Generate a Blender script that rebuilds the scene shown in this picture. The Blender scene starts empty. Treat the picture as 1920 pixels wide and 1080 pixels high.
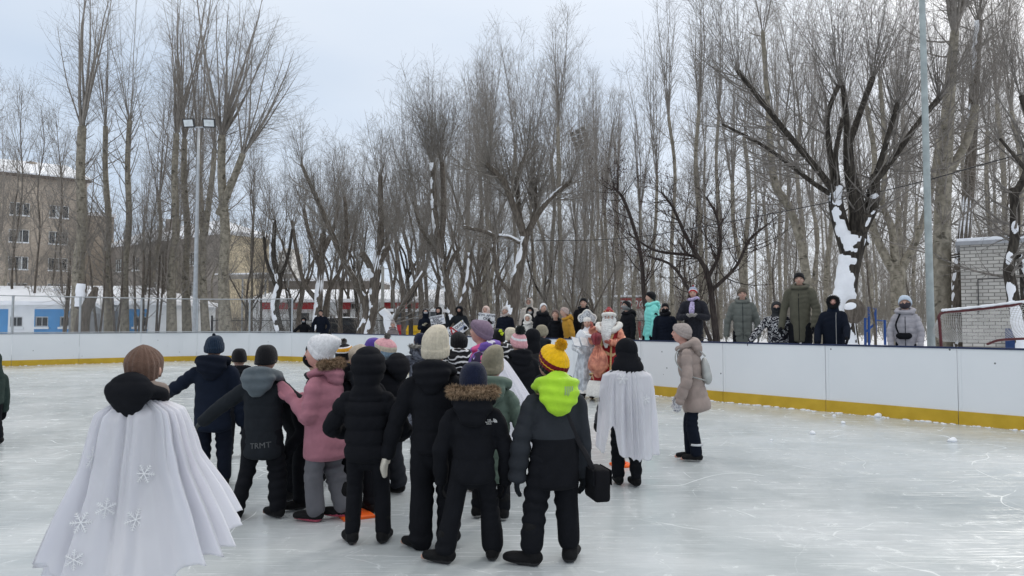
import bpy, math, random
import numpy as np
from mathutils import Matrix, Vector
C = bpy.context
SC = C.scene
COL = SC.collection
# ---------------------------------------------------------------- camera, sky, sun, exposure
F = 1400.0; PITCH = math.radians(2.74); CAMZ = 1.56
cam = bpy.data.objects.new("camera", bpy.data.cameras.new("camera"))
cam.data.sensor_width = 36; cam.data.lens = 36 * F / 1920
cam.data.clip_start = 0.05; cam.data.clip_end = 6000
cam.location = (0, 0, CAMZ); cam.rotation_euler = (math.pi / 2 + PITCH, 0, 0)
COL.objects.link(cam); SC.camera = cam
SUN_EL, SUN_ROT = math.radians(32), math.radians(38)      # low winter sun behind thin cloud, ahead and to the right
world = bpy.data.worlds.new("World"); SC.world = world; world.use_nodes = True
nt = world.node_tree; bg = nt.nodes["Background"]
sky = nt.nodes.new("ShaderNodeTexSky"); sky.sky_type = 'NISHITA'; sky.sun_disc = False
sky.sun_elevation = SUN_EL; sky.sun_rotation = SUN_ROT; sky.dust_density = 3.0; sky.air_density = 1.0
tcw = nt.nodes.new("ShaderNodeTexCoord"); mpw = nt.nodes.new("ShaderNodeMapping"); mpw.inputs['Scale'].default_value = (1, 1, 3.0)
nzw = nt.nodes.new("ShaderNodeTexNoise"); nzw.inputs['Scale'].default_value = 1.6; nzw.inputs['Detail'].default_value = 5
rmw = nt.nodes.new("ShaderNodeValToRGB")
rmw.color_ramp.elements[0].position = .35; rmw.color_ramp.elements[0].color = (4.95, 6.1, 7.7, 1)
rmw.color_ramp.elements[1].position = .72; rmw.color_ramp.elements[1].color = (6.6, 7.35, 8.4, 1)
mxw = nt.nodes.new("ShaderNodeMix"); mxw.data_type = 'RGBA'; mxw.inputs[0].default_value = .86
nt.links.new(tcw.outputs['Generated'], mpw.inputs[0]); nt.links.new(mpw.outputs[0], nzw.inputs['Vector'])
nt.links.new(nzw.outputs[0], rmw.inputs[0]); nt.links.new(sky.outputs[0], mxw.inputs[6]); nt.links.new(rmw.outputs[0], mxw.inputs[7])
# an overcast sky is brighter overhead than at the horizon
sxw = nt.nodes.new("ShaderNodeSeparateXYZ"); nt.links.new(tcw.outputs['Generated'], sxw.inputs[0])
mrw = nt.nodes.new("ShaderNodeMapRange"); mrw.inputs[1].default_value = .30; mrw.inputs[2].default_value = .95; mrw.inputs[3].default_value = 1.0; mrw.inputs[4].default_value = 1.75; nt.links.new(sxw.outputs['Z'], mrw.inputs[0])
vmw = nt.nodes.new("ShaderNodeVectorMath"); vmw.operation = 'SCALE'; mzw = nt.nodes.new("ShaderNodeMix"); mzw.data_type = 'RGBA'; mz2 = nt.nodes.new("ShaderNodeMapRange"); mz2.inputs[1].default_value = .28; mz2.inputs[2].default_value = .6; nt.links.new(sxw.outputs['Z'], mz2.inputs[0])
nt.links.new(mz2.outputs[0], mzw.inputs[0]); nt.links.new(mxw.outputs[2], mzw.inputs[6]); mzw.inputs[7].default_value = (6.9, 6.95, 7.0, 1); nt.links.new(mzw.outputs[2], vmw.inputs[0]); nt.links.new(mrw.outputs[0], vmw.inputs['Scale'])
nt.links.new(vmw.outputs[0], bg.inputs[0]); bg.inputs[1].default_value = 0.105
sun = bpy.data.objects.new("sun", bpy.data.lights.new("sun", 'SUN'))
sun.data.energy = 1.3; sun.data.angle = math.radians(14); sun.data.color = (1, .95, .88)
sd = Vector((math.sin(SUN_ROT) * math.cos(SUN_EL), math.cos(SUN_ROT) * math.cos(SUN_EL), math.sin(SUN_EL)))
sun.rotation_euler = sd.to_track_quat('Z', 'Y').to_euler(); sun.location = (0, 0, 50); COL.objects.link(sun)
SC.view_settings.view_transform = 'Standard'; SC.view_settings.look = 'None'
SC.view_settings.exposure = 0.15; SC.view_settings.gamma = 1
SC.cycles.transparent_max_bounces = 12; SC.cycles.max_bounces = 6
# ---------------------------------------------------------------- helpers
A = np.array
cp, sp = math.cos(PITCH), math.sin(PITCH)
def W(u, v, Y):
    a = (u - 960) / F; b = (540 - v) / F
    dy = cp - b * sp; dz = sp + b * cp
    k = Y / dy
    return A([a * k, Y, CAMZ + dz * k])
def G(u, v, z=0.0):
    a = (u - 960) / F; b = (540 - v) / F
    dy = cp - b * sp; dz = sp + b * cp
    k = (z - CAMZ) / dz
    return A([a * k, dy * k, z])
def tag(o, label=None, cat=None, group=None, kind=None):
    if label: o['label'] = label
    if cat: o['category'] = cat
    if group: o['group'] = group
    if kind: o['kind'] = kind
    return o
def empty(name, loc, rz=0, label=None, cat=None, group=None):
    o = bpy.data.objects.new(name, None); COL.objects.link(o); o.empty_display_size = .2
    o.location = tuple(float(c) for c in loc); o.rotation_euler = (0, 0, rz)
    return tag(o, label, cat, group)
def mk(name, V, Q=None, T=None, mats=None, MQ=None, MT=None, smooth=True, parent=None, coll=True):
    V = np.asarray(V, np.float32).reshape(-1, 3)
    Q = np.zeros((0, 4), np.int32) if Q is None or len(Q) == 0 else np.asarray(Q, np.int32)
    T = np.zeros((0, 3), np.int32) if T is None or len(T) == 0 else np.asarray(T, np.int32)
    me = bpy.data.meshes.new(name)
    me.vertices.add(len(V)); me.vertices.foreach_set('co', V.ravel())
    nl = Q.size + T.size; npz = len(Q) + len(T)
    me.loops.add(nl); me.loops.foreach_set('vertex_index', np.concatenate([Q.ravel(), T.ravel()]).astype(np.int32))
    me.polygons.add(npz)
    ls = np.concatenate([np.arange(len(Q)) * 4, Q.size + np.arange(len(T)) * 3]).astype(np.int32)
    me.polygons.foreach_set('loop_start', ls)
    if MQ is not None or MT is not None:
        mi = np.concatenate([np.zeros(len(Q)) if MQ is None else MQ, np.zeros(len(T)) if MT is None else MT]).astype(np.int32)
        me.polygons.foreach_set('material_index', mi)
    me.update(calc_edges=True); me.validate()
    me.polygons.foreach_set('use_smooth', np.full(len(me.polygons), bool(smooth)))
    for m in (mats or []): me.materials.append(m)
    if not coll: return me
    o = bpy.data.objects.new(name, me); COL.objects.link(o)
    if parent is not None: o.parent = parent
    return o
class MB:
    def __init__(s): s.V = []; s.Q = []; s.T = []; s.MQ = []; s.MT = []; s.n = 0
    def add(s, V, Q=None, T=None, m=0):
        V = np.asarray(V, float).reshape(-1, 3); s.V.append(V)
        if Q is not None and len(Q): s.Q.append(np.asarray(Q) + s.n); s.MQ.append(np.full(len(Q), m))
        if T is not None and len(T): s.T.append(np.asarray(T) + s.n); s.MT.append(np.full(len(T), m))
        s.n += len(V); return s
    def arr(s):
        return (np.concatenate(s.V), np.concatenate(s.Q) if s.Q else None, np.concatenate(s.T) if s.T else None,
                np.concatenate(s.MQ) if s.MQ else None, np.concatenate(s.MT) if s.MT else None)
    def build(s, name, mats, parent=None, smooth=False, off=None):
        V, Q, T, MQ, MT = s.arr()
        if off is not None: V = V - np.asarray(off)
        if not isinstance(mats, (list, tuple)): mats = [mats]
        return mk(name, V, Q, T, mats, MQ, MT, smooth, parent)
    def box(s, a, b, m=0, M=None):
        a = np.asarray(a, float); b = np.asarray(b, float)
        V = A([[(a, b)[i][0], (a, b)[j][1], (a, b)[k][2]] for i in (0, 1) for j in (0, 1) for k in (0, 1)])
        if M is not None: V = V @ M[:3, :3].T + M[:3, 3]
        Q = [[0, 1, 3, 2], [4, 6, 7, 5], [0, 4, 5, 1], [2, 3, 7, 6], [0, 2, 6, 4], [1, 5, 7, 3]]
        return s.add(V, Q, None, m)
    def bar(s, p, q, r, S=8, m=0):
        V, Qd, T = loft([p, q], [r, r], [r, r], S=S, n=2, capk=0.02); return s.add(V, Qd, T, m)
    def ell(s, c, r, R=None, m=0, nu=16, nv=10):
        V, Qd, T = ellipsoid(c, r, R, nu, nv); return s.add(V, Qd, T, m)
    def lo(s, *a, m=0, **k):
        V, Qd, T = loft(*a, **k); return s.add(V, Qd, T, m)
def unit(v):
    v = np.asarray(v, float); return v / (np.linalg.norm(v, axis=-1, keepdims=True) + 1e-12)
def cr(P, n):
    P = np.asarray(P, float)
    if P.ndim == 1: P = P[:, None]
    K = len(P)
    if K == 2:
        t = np.linspace(0, 1, n)[:, None]; return P[0] * (1 - t) + P[1] * t
    E = np.vstack([2 * P[0] - P[1], P, 2 * P[-1] - P[-2]])
    t = np.linspace(0, K - 1, n); i = np.minimum(t.astype(int), K - 2); f = (t - i)[:, None]
    a, b, c, d = E[i], E[i + 1], E[i + 2], E[i + 3]
    return .5 * ((2 * b) + (-a + c) * f + (2 * a - 5 * b + 4 * c - d) * f ** 2 + (-a + 3 * b - 3 * c + d) * f ** 3)
def grid(nr, S, closed=True, base=0):
    i = np.arange(nr - 1)[:, None]; j = np.arange(S if closed else S - 1)[None, :]
    j2 = (j + 1) % S
    return np.stack([i * S + j, i * S + j2, (i + 1) * S + j2, (i + 1) * S + j], -1).reshape(-1, 4) + base
def loft(P, rx, ry=None, xdir=(1, 0, 0), S=16, n=12, capk=1.0):
    P = cr(P, n); rx = np.maximum(cr(rx, n)[:, 0], 1e-4); ry = rx if ry is None else np.maximum(cr(ry, n)[:, 0], 1e-4)
    t = unit(np.gradient(P, axis=0)); X = np.asarray(xdir, float)
    Xs = []
    for k in range(n):
        x = X - t[k] * (X @ t[k])
        if np.linalg.norm(x) < .2: x = A([0, 1.0, 0.1]) - t[k] * (A([0, 1.0, 0.1]) @ t[k])
        x = unit(x); Xs.append(x); X = x
    Xs = A(Xs); Ys = np.cross(t, Xs)
    phis = np.radians([80, 55, 28])
    c0 = [P[0] - t[0] * min(rx[0], ry[0]) * capk * math.sin(p) for p in phis]; c1 = [P[-1] + t[-1] * min(rx[-1], ry[-1]) * capk * math.sin(p) for p in phis[::-1]]
    f0 = [math.cos(p) for p in phis]; f1 = f0[::-1]
    if capk < .1: f0 = [.3, .7, .97]; f1 = [.97, .7, .3]
    PP = np.vstack([c0, P, c1]); RX = np.concatenate([rx[0] * A(f0), rx, rx[-1] * A(f1)]); RY = np.concatenate([ry[0] * A(f0), ry, ry[-1] * A(f1)])
    XX = np.vstack([[Xs[0]] * 3, Xs, [Xs[-1]] * 3]); YY = np.vstack([[Ys[0]] * 3, Ys, [Ys[-1]] * 3])
    th = np.linspace(0, 2 * np.pi, S, endpoint=False)
    V = PP[:, None] + RX[:, None, None] * np.cos(th)[None, :, None] * XX[:, None] + RY[:, None, None] * np.sin(th)[None, :, None] * YY[:, None]
    nr = len(PP); V = V.reshape(-1, 3); Q = grid(nr, S)
    e0 = PP[0] - t[0] * 1e-3; e1 = PP[-1] + t[-1] * 1e-3
    V = np.vstack([V, e0, e1]); j = np.arange(S)
    T = np.vstack([np.stack([np.full(S, nr * S), (j + 1) % S, j], -1), np.stack([np.full(S, nr * S + 1), (nr - 1) * S + j, (nr - 1) * S + (j + 1) % S], -1)])
    return V, Q, T
def ellipsoid(c, r, R=None, nu=16, nv=10):
    if np.isscalar(r): r = (r, r, r)
    ph = np.linspace(0, np.pi, nv + 1)[1:-1]; th = np.linspace(0, 2 * np.pi, nu, endpoint=False)
    V = np.stack([np.sin(ph)[:, None] * np.cos(th), np.sin(ph)[:, None] * np.sin(th), np.cos(ph)[:, None] * np.ones(nu)], -1).reshape(-1, 3)
    V = np.vstack([V, [0, 0, 1], [0, 0, -1]]) * A(r)
    if R is not None: V = V @ np.asarray(R).T
    V = V + np.asarray(c, float); n = len(V); j = np.arange(nu); nr = nv - 1
    Q = grid(nr, nu)[:, ::-1]
    T = np.vstack([np.stack([np.full(nu, n - 2), j, (j + 1) % nu], -1), np.stack([np.full(nu, n - 1), (nr - 1) * nu + (j + 1) % nu, (nr - 1) * nu + j], -1)])
    return V, Q, T
def tubes(P, R, S=3):
    """P (N,K,3), R (N,K): N tapering tubes at once"""
    N, K, _ = P.shape
    T = unit(np.gradient(P, axis=1)); mt = unit(T.mean(1))
    ref = np.where(np.abs(mt[:, 2:3]) < .9, A([[0, 0, 1.0]]), A([[1.0, 0, 0]]))
    X = unit(np.cross(T, ref[:, None])); Y = np.cross(T, X)
    th = np.linspace(0, 2 * np.pi, S, endpoint=False)
    V = P[:, :, None] + R[:, :, None, None] * (np.cos(th)[None, None, :, None] * X[:, :, None] + np.sin(th)[None, None, :, None] * Y[:, :, None])
    g = grid(K, S); Q = (g[None] + (np.arange(N) * K * S)[:, None, None]).reshape(-1, 4)
    return V.reshape(-1, 3), Q
def rotx(a): c, s = math.cos(a), math.sin(a); return A([[1, 0, 0], [0, c, -s], [0, s, c]])
def roty(a): c, s = math.cos(a), math.sin(a); return A([[c, 0, s], [0, 1, 0], [-s, 0, c]])
def rotz(a): c, s = math.cos(a), math.sin(a); return A([[c, -s, 0], [s, c, 0], [0, 0, 1]])
def sn(p, f, seed=0):
    """cheap smooth noise of points, about -1..1"""
    r = np.random.RandomState(seed); out = 0
    w = p + .35 / f * np.sin(p[:, [1, 2, 0]] * f * 1.7 + seed)
    for k in range(5):
        d = unit(r.randn(3)) * f * (0.7 + .3 * k); out = out + np.sin(w @ d + r.rand() * 6.28) / (1 + .25 * k)
    return out / 2.6
# ---------------------------------------------------------------- materials
MC = {}
def N_(nt, t, **k):
    n = nt.nodes.new(t)
    for a, b in k.items(): setattr(n, a, b)
    return n
def base_mat(name):
    m = bpy.data.materials.new(name); m.use_nodes = True
    return m, m.node_tree, m.node_tree.nodes['Principled BSDF'], m.node_tree.links.new
def mat(name, col, rough=.8, var=.15, vs=6.0, bump=0.0, bs=60.0, spec=.3, metal=0, sheen=0, stretch=(1, 1, 1), detail=4, col2=None):
    key = name
    if key in MC: return MC[key]
    m, nt, b, L = base_mat(name); MC[key] = m
    tc = N_(nt, 'ShaderNodeTexCoord'); mp = N_(nt, 'ShaderNodeMapping'); mp.inputs['Scale'].default_value = stretch
    L(tc.outputs['Object'], mp.inputs[0])
    nz = N_(nt, 'ShaderNodeTexNoise'); nz.inputs['Scale'].default_value = vs; nz.inputs['Detail'].default_value = detail
    L(mp.outputs[0], nz.inputs['Vector'])
    rp = N_(nt, 'ShaderNodeValToRGB'); c = A(col)
    c2 = A(col2) if col2 is not None else np.minimum(c * (1 + var), 1)
    c1 = c * (1 - var)
    rp.color_ramp.elements[0].position = .32; rp.color_ramp.elements[1].position = .68
    rp.color_ramp.elements[0].color = (*c1, 1); rp.color_ramp.elements[1].color = (*c2, 1)
    L(nz.outputs[0], rp.inputs[0]); L(rp.outputs[0], b.inputs['Base Color'])
    b.inputs['Roughness'].default_value = rough; b.inputs['Specular IOR Level'].default_value = spec; b.inputs['Metallic'].default_value = metal
    if sheen: b.inputs['Sheen Weight'].default_value = sheen
    if bump:
        n2 = N_(nt, 'ShaderNodeTexNoise'); n2.inputs['Scale'].default_value = bs; n2.inputs['Detail'].default_value = 3
        L(mp.outputs[0], n2.inputs['Vector'])
        bp = N_(nt, 'ShaderNodeBump'); bp.inputs['Strength'].default_value = bump; bp.inputs['Distance'].default_value = .02
        L(n2.outputs[0], bp.inputs['Height']); L(bp.outputs[0], b.inputs['Normal'])
    return m
def cloth(name, col, rough=.75, bump=.25, bs=28, sheen=.06, spec=.2, var=.12):
    dk = max(col) < .06
    return mat('fabric ' + name, tuple(c * (.72 if dk else 1) for c in col), .92 if dk else rough, var, 9, bump, bs, .12 if dk else spec, 0, 0 if dk else sheen)
def knit(name, col, var=.13):
    key = 'knit ' + name
    if key in MC: return MC[key]
    m = mat(key, col, .95, var, 40, .5, 160, .1, 0, .15)
    return m
def pattern(name, cols, scale, kind='camo', rough=.75):
    """printed fabrics: cols = list of (position, colour)"""
    key = 'print ' + name
    if key in MC: return MC[key]
    m, nt, b, L = base_mat(key); MC[key] = m
    tc = N_(nt, 'ShaderNodeTexCoord'); mp = N_(nt, 'ShaderNodeMapping'); L(tc.outputs['Object'], mp.inputs[0])
    nz = N_(nt, 'ShaderNodeTexNoise'); nz.inputs['Scale'].default_value = scale; nz.inputs['Detail'].default_value = 2.5; nz.inputs['Distortion'].default_value = 1.6 if kind == 'camo' else .3
    L(mp.outputs[0], nz.inputs['Vector']); out = nz.outputs[0]
    if kind == 'swirl':
        wv = N_(nt, 'ShaderNodeTexWave'); wv.wave_type = 'RINGS'; wv.inputs['Scale'].default_value = scale * .55; wv.inputs['Distortion'].default_value = 9; wv.inputs['Detail'].default_value = 1.5; wv.inputs['Detail Scale'].default_value = 1.6
        L(mp.outputs[0], wv.inputs['Vector']); out = wv.outputs['Fac']
    if kind == 'cells':
        vo = N_(nt, 'ShaderNodeTexVoronoi'); vo.inputs['Scale'].default_value = scale
        mx = N_(nt, 'ShaderNodeMix', data_type='VECTOR'); mx.inputs[0].default_value = .12
        L(mp.outputs[0], mx.inputs[4]); L(nz.outputs[1], mx.inputs[5]); L(mx.outputs[1], vo.inputs['Vector'])
        sx = N_(nt, 'ShaderNodeSeparateColor'); L(vo.outputs['Color'], sx.inputs[0]); out = sx.outputs[0]
    rp = N_(nt, 'ShaderNodeValToRGB'); rp.color_ramp.interpolation = 'CONSTANT'; els = rp.color_ramp.elements
    els[0].position = cols[0][0]; els[0].color = (*cols[0][1], 1); els[1].position = cols[1][0]; els[1].color = (*cols[1][1], 1)
    for p, c in cols[2:]: e = els.new(p); e.color = (*c, 1)
    L(out, rp.inputs[0]); L(rp.outputs[0], b.inputs['Base Color']); b.inputs['Roughness'].default_value = rough; b.inputs['Specular IOR Level'].default_value = .2
    return m
# ---------------------------------------------------------------- the rink and its surroundings
CX = A([-10.97, 33.75]); D1 = A([.63, -.7766]); D2 = A([-.7766, -.63])      # far corner, along the right boards, along the left boards
L1, L2, RC = 52.0, 27.0, 4.75
def rr_path(off, n_arc=12, step=1.0):
    """rounded rectangle path (world xy, outward normals), starting at the far corner's end of the right side; clockwise"""
    pts = []; nrm = []
    segs = [((RC, 0), (L1 - RC, 0), (0, -1)), ((L1, RC), (L1, L2 - RC), (1, 0)), ((L1 - RC, L2), (RC, L2), (0, 1)), ((0, L2 - RC), (0, RC), (-1, 0))]
    cen = [(L1 - RC, RC), (L1 - RC, L2 - RC), (RC, L2 - RC), (RC, RC)]
    for k, (a, b, nn) in enumerate(segs):
        a = A(a); b = A(b); nn = A(nn, float); m = int(np.linalg.norm(b - a) / step)
        for t in np.linspace(0, 1, m, endpoint=False): pts.append(a + (b - a) * t); nrm.append(nn)
        a0 = math.atan2(nn[1], nn[0])
        for t in np.linspace(0, 1, n_arc, endpoint=False):
            an = a0 + t * math.pi / 2; d = A([math.cos(an), math.sin(an)]); pts.append(A(cen[k]) + RC * d); nrm.append(d)
    pts = A(pts) + A(nrm) * off; nrm = A(nrm)
    w = lambda q: q[:, :1] * D1 + q[:, 1:] * D2
    return CX + w(pts), w(nrm)
def to_rink(x, y):
    d = A([x, y]) - CX; return d @ D1, d @ D2
def outside(x, y):
    """distance outside the boards"""
    a, b = to_rink(x, y)
    qx = abs(a - L1 / 2) - (L1 / 2 - RC); qy = abs(b - L2 / 2) - (L2 / 2 - RC)
    return math.hypot(max(qx, 0), max(qy, 0)) + min(max(qx, qy), 0) - RC
def terrain(x, y):
    a, b = to_rink(x, y); d = outside(x, y)
    z = .42
    if b < 2: z += .24 * math.exp(-((a - 31.0) / 5.5) ** 2) * math.exp(-max(d, 0) / 3.5)
    # opening between the boards near the far corner: path at ice level
    g = math.hypot(x + 8.0, y - 31.0); z -= .40 * math.exp(-(g / 1.6) ** 2)
    z += .05 * math.sin(x * .31 + 1) * math.cos(y * .27) * min(1, max(0, d) / 4)
    z += .02 * math.sin(x * 1.9 + y * .6) * math.sin(y * 1.7) * min(1, max(d, 0))
    z -= .002 * max(0, d - 10)*0.5
    return max(z, -.4)
M_snow = mat('snow', (.80, .82, .86), .55, .04, 1.3, .5, 5, .4)
M_snow2 = mat('snow crust', (.82, .84, .88), .6, .03, 6, .6, 22, .3)
def make_ground():
    offs = [.045, .4, .9, 1.6, 2.6, 4, 6, 9, 13, 19, 28, 42, 65, 110, 220, 500, 1400, 4000]
    rings = []
    for o in offs:
        p, _ = rr_path(o)
        z = [terrain(x, y) if o < 300 else -.5 for x, y in p]
        rings.append(np.column_stack([p, z]))
    S = len(rings[0]); bottom = rings[0].copy(); bottom[:, 2] = -.4
    V = np.vstack([bottom] + rings); Q = grid(len(rings) + 1, S)[:, ::-1]
    tag(mk('snow_ground', V, Q, None, [M_snow]), kind='structure')
make_ground()
def ice_mat():
    m, nt, b, L = base_mat('ice')
    tc = N_(nt, 'ShaderNodeTexCoord'); O = tc.outputs['Object']
    def mp(s, r=0, l=(0, 0, 0)):
        n = N_(nt, 'ShaderNodeMapping'); n.inputs['Scale'].default_value = s; n.inputs['Rotation'].default_value = (0, 0, r); n.inputs['Location'].default_value = l; L(O, n.inputs[0]); return n.outputs[0]
    def noise(vec, s, d=4, dist=0, rough=.5):
        n = N_(nt, 'ShaderNodeTexNoise'); n.inputs['Scale'].default_value = s; n.inputs['Detail'].default_value = d; n.inputs['Distortion'].default_value = dist; n.inputs['Roughness'].default_value = rough; L(vec, n.inputs['Vector']); return n.outputs[0]
    def ramp(v, p0, p1, a=0, c=1):
        n = N_(nt, 'ShaderNodeMapRange'); n.inputs[1].default_value = p0; n.inputs[2].default_value = p1; n.inputs[3].default_value = a; n.inputs[4].default_value = c; n.interpolation_type = 'SMOOTHSTEP'; L(v, n.inputs[0]); return n.outputs[0]
    def mul(a, c):
        n = N_(nt, 'ShaderNodeMath', operation='MULTIPLY')
        for i, x in enumerate((a, c)):
            if isinstance(x, (int, float)): n.inputs[i].default_value = x
            else: L(x, n.inputs[i])
        return n.outputs[0]
    def add(a, c):
        n = N_(nt, 'ShaderNodeMath', operation='ADD'); L(a, n.inputs[0]); L(c, n.inputs[1]); n.use_clamp = True; return n.outputs[0]
    big = noise(mp((1, 1, 1)), .55, 6, .6, .62)
    streak = noise(mp((.55, 3.2, 1), .18), 2.6, 6, .4, .65)          # scraping direction
    streak2 = noise(mp((3.0, .6, 1), -.5, (3, 1, 0)), 2.2, 5, .5, .6)
    blot = noise(mp((1, 1, 1), 0, (7, 2, 0)), 5.5, 4, .8, .6)
    rp = N_(nt, 'ShaderNodeValToRGB'); els = rp.color_ramp.elements
    els[0].position = .30; els[0].color = (.37, .41, .425, 1); els[1].position = .72; els[1].color = (.62, .65, .665, 1)
    e = els.new(.5); e.color = (.485, .522, .535, 1)
    L(big, rp.inputs[0])
    fr = mul(ramp(streak, .50, .78), .26); fr2 = mul(ramp(streak2, .56, .78), .16); fb = mul(ramp(blot, .56, .76), .26)
    # long thin skate cuts and cracks
    lines = []
    for i, (s, r, dist, w, k) in enumerate([((.16, .16, .16), .3, .9, .0022, .42), ((.42, .42, .42), 1.3, .5, .0035, .26), ((1.1, 1.1, 1.1), 2.0, .25, .008, .12)]):
        vo = N_(nt, 'ShaderNodeTexVoronoi', feature='DISTANCE_TO_EDGE'); vo.inputs['Scale'].default_value = 1
        mv = mp(s, r, (i * 3.1, i, 0)); nn = N_(nt, 'ShaderNodeTexNoise'); nn.inputs['Scale'].default_value = 1.4; nn.inputs['Detail'].default_value = 3; L(mv, nn.inputs['Vector'])
        ad = N_(nt, 'ShaderNodeVectorMath', operation='MULTIPLY_ADD'); L(nn.outputs[1], ad.inputs[0]); ad.inputs[1].default_value = (dist, dist, 0); L(mv, ad.inputs[2]); L(ad.outputs[0], vo.inputs['Vector'])
        patch = ramp(noise(mp((1, 1, 1), 0, (i * 5, 9, 0)), 1.2, 3), .42, .60)
        lines.append(mul(mul(ramp(vo.outputs['Distance'], w, 0), patch), k))
    fine = []
    for i, (a, k) in enumerate([(.25, 1), (1.1, 1), (2.2, 1), (-.5, 1)]):
        fn_ = noise(mp((.5, 22, 1), a, (i, 2 * i, 0)), 2.4, 3, .25, .6); fine.append(mul(mul(ramp(fn_, .60, .68), ramp(noise(mp((1, 1, 1), 0, (i * 4, 3, 0)), .9, 2), .45, .62)), .30))
    white = fr
    for x in (fr2, fb, *lines, *fine): white = add(white, x)
    mx = N_(nt, 'ShaderNodeMix', data_type='RGBA'); L(white, mx.inputs[0]); L(rp.outputs[0], mx.inputs[6]); mx.inputs[7].default_value = (.80, .83, .84, 1)
    L(mx.outputs[2], b.inputs['Base Color'])
    rg = ramp(add(white, mul(big, .3)), .05, .7, .12, .5); L(rg, b.inputs['Roughness']); b.inputs['IOR'].default_value = 1.31; b.inputs['Specular IOR Level'].default_value = .5
    bp = N_(nt, 'ShaderNodeBump'); bp.inputs['Strength'].default_value = .25; bp.inputs['Distance'].default_value = .02
    L(add(mul(streak, .7), mul(white, .5)), bp.inputs['Height']); L(bp.outputs[0], b.inputs['Normal'])
    return m
M_ice = ice_mat()
def make_ice():
    p, _ = rr_path(.02); n = len(p)
    V = np.vstack([np.column_stack([p, np.zeros(n)]), [[*(CX + D1 * L1 / 2 + D2 * L2 / 2), 0]]]); j = np.arange(n)
    T = np.stack([np.full(n, n), (j + 1) % n, j], -1)
    tag(mk('ice', V, None, T, [M_ice], smooth=False), kind='structure')
make_ice()
# boards -----------------------------------------------------
def board_mat():
    m, nt, b, L = base_mat('white board plastic')
    tc = N_(nt, 'ShaderNodeTexCoord')
    nz = N_(nt, 'ShaderNodeTexNoise'); nz.inputs['Scale'].default_value = 1.1; nz.inputs['Detail'].default_value = 5; L(tc.outputs['Object'], nz.inputs['Vector'])
    rp = N_(nt, 'ShaderNodeValToRGB'); rp.color_ramp.elements[0].color = (.71, .735, .755, 1); rp.color_ramp.elements[1].color = (.80, .815, .83, 1); L(nz.outputs[0], rp.inputs[0])
    vo = N_(nt, 'ShaderNodeTexVoronoi'); vo.inputs['Scale'].default_value = 4.2; L(tc.outputs['Object'], vo.inputs['Vector'])
    n3 = N_(nt, 'ShaderNodeTexNoise'); n3.inputs['Scale'].default_value = .9; L(tc.outputs['Object'], n3.inputs['Vector'])
    mr = N_(nt, 'ShaderNodeMapRange'); mr.inputs[1].default_value = .075; mr.inputs[2].default_value = .05; mr.inputs[3].default_value = 0; mr.inputs[4].default_value = 1; L(vo.outputs['Distance'], mr.inputs[0])
    sx = N_(nt, 'ShaderNodeSeparateColor'); L(vo.outputs['Color'], sx.inputs[0])
    gt = N_(nt, 'ShaderNodeMath', operation='GREATER_THAN'); gt.inputs[1].default_value = .52; L(sx.outputs[0], gt.inputs[0])
    ml = N_(nt, 'ShaderNodeMath', operation='MULTIPLY'); L(mr.outputs[0], ml.inputs[0]); L(gt.outputs[0], ml.inputs[1])
    mx = N_(nt, 'ShaderNodeMix', data_type='RGBA'); L(ml.outputs[0], mx.inputs[0]); L(rp.outputs[0], mx.inputs[6]); mx.inputs[7].default_value = (.10, .10, .11, 1)
    L(mx.outputs[2], b.inputs['Base Color']); b.inputs['Roughness'].default_value = .38
    return m
M_board = board_mat()
M_yellow = mat('yellow kick strip', (.56, .355, .018), .42, .12, 3, .1, 40, .4, col2=(.60, .39, .03))
M_cap = mat('dark blue top rail', (.02, .03, .075), .4, .2, 5)
M_capg = mat('grey top rail', (.30, .32, .34), .4, .15, 5)
M_steel = mat('galvanised steel', (.42, .44, .46), .45, .12, 8, metal=.6)
M_seam = mat('dark seam', (.07, .07, .08), .7)
PATH, PN = rr_path(0, 14, .5375)      # 4 path steps = one 2.15 m panel
BH = 1.2; KH = .205
def panel(parent, P, Nn, cap):
    """one board panel following path points P with outward normals Nn"""
    n = len(P); g = .005
    P = P.copy(); t0 = unit(P[1] - P[0]); t1 = unit(P[-1] - P[-2]); P[0] = P[0] + t0 * g; P[-1] = P[-1] - t1 * g
    def wall(z0, z1, o0, o1, name, m):
        a = P + Nn * o0; b = P + Nn * o1
        prof = [np.column_stack([a, np.full(n, z0)]), np.column_stack([a, np.full(n, z1)]), np.column_stack([b, np.full(n, z1)]), np.column_stack([b, np.full(n, z0)])]
        V = np.stack(prof, 1).reshape(-1, 3); Q = grid(n, 4)
        Q = np.vstack([Q, [[3, 2, 1, 0]], [[4 * n - 4, 4 * n - 3, 4 * n - 2, 4 * n - 1]]])
        return mk(name, V, Q, None, [m], smooth=False, parent=parent)
    w = wall(.0, BH - .03, .006, .040, 'panel', M_board)
    wall(-.01, KH, -.008, .0055, 'kick_strip', M_yellow).parent = w
    wall(BH - .0295, BH, -.006, .044, 'top_rail', cap).parent = w
    # bolts up the seam
    mb = MB(); t = t0; nn = Nn[0]; q0_ = P[0] + t * .02; q1_ = P[0] + t * .05
    mb.add([[*(q + nn * o), z] for q in (q0_, q1_) for o in (-.0, .008) for z in (.25, 1.15)], [[0, 1, 5, 4], [0, 2, 3, 1], [4, 5, 7, 6], [0, 4, 6, 2], [1, 3, 7, 5]])
    for z in np.linspace(.3, 1.1, 5):
        for s in (.035,):
            p = P[0] + t * s; c = A([p[0], p[1], z]); d = A([nn[0], nn[1], 0]) * .004
            V, Q, T = loft([c - d * .5, c + d * 1.6], [.007, .007], S=8, n=2, capk=.02); mb.add(V, Q, T)
    mb.build('bolted_strip', M_board, w)
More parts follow.
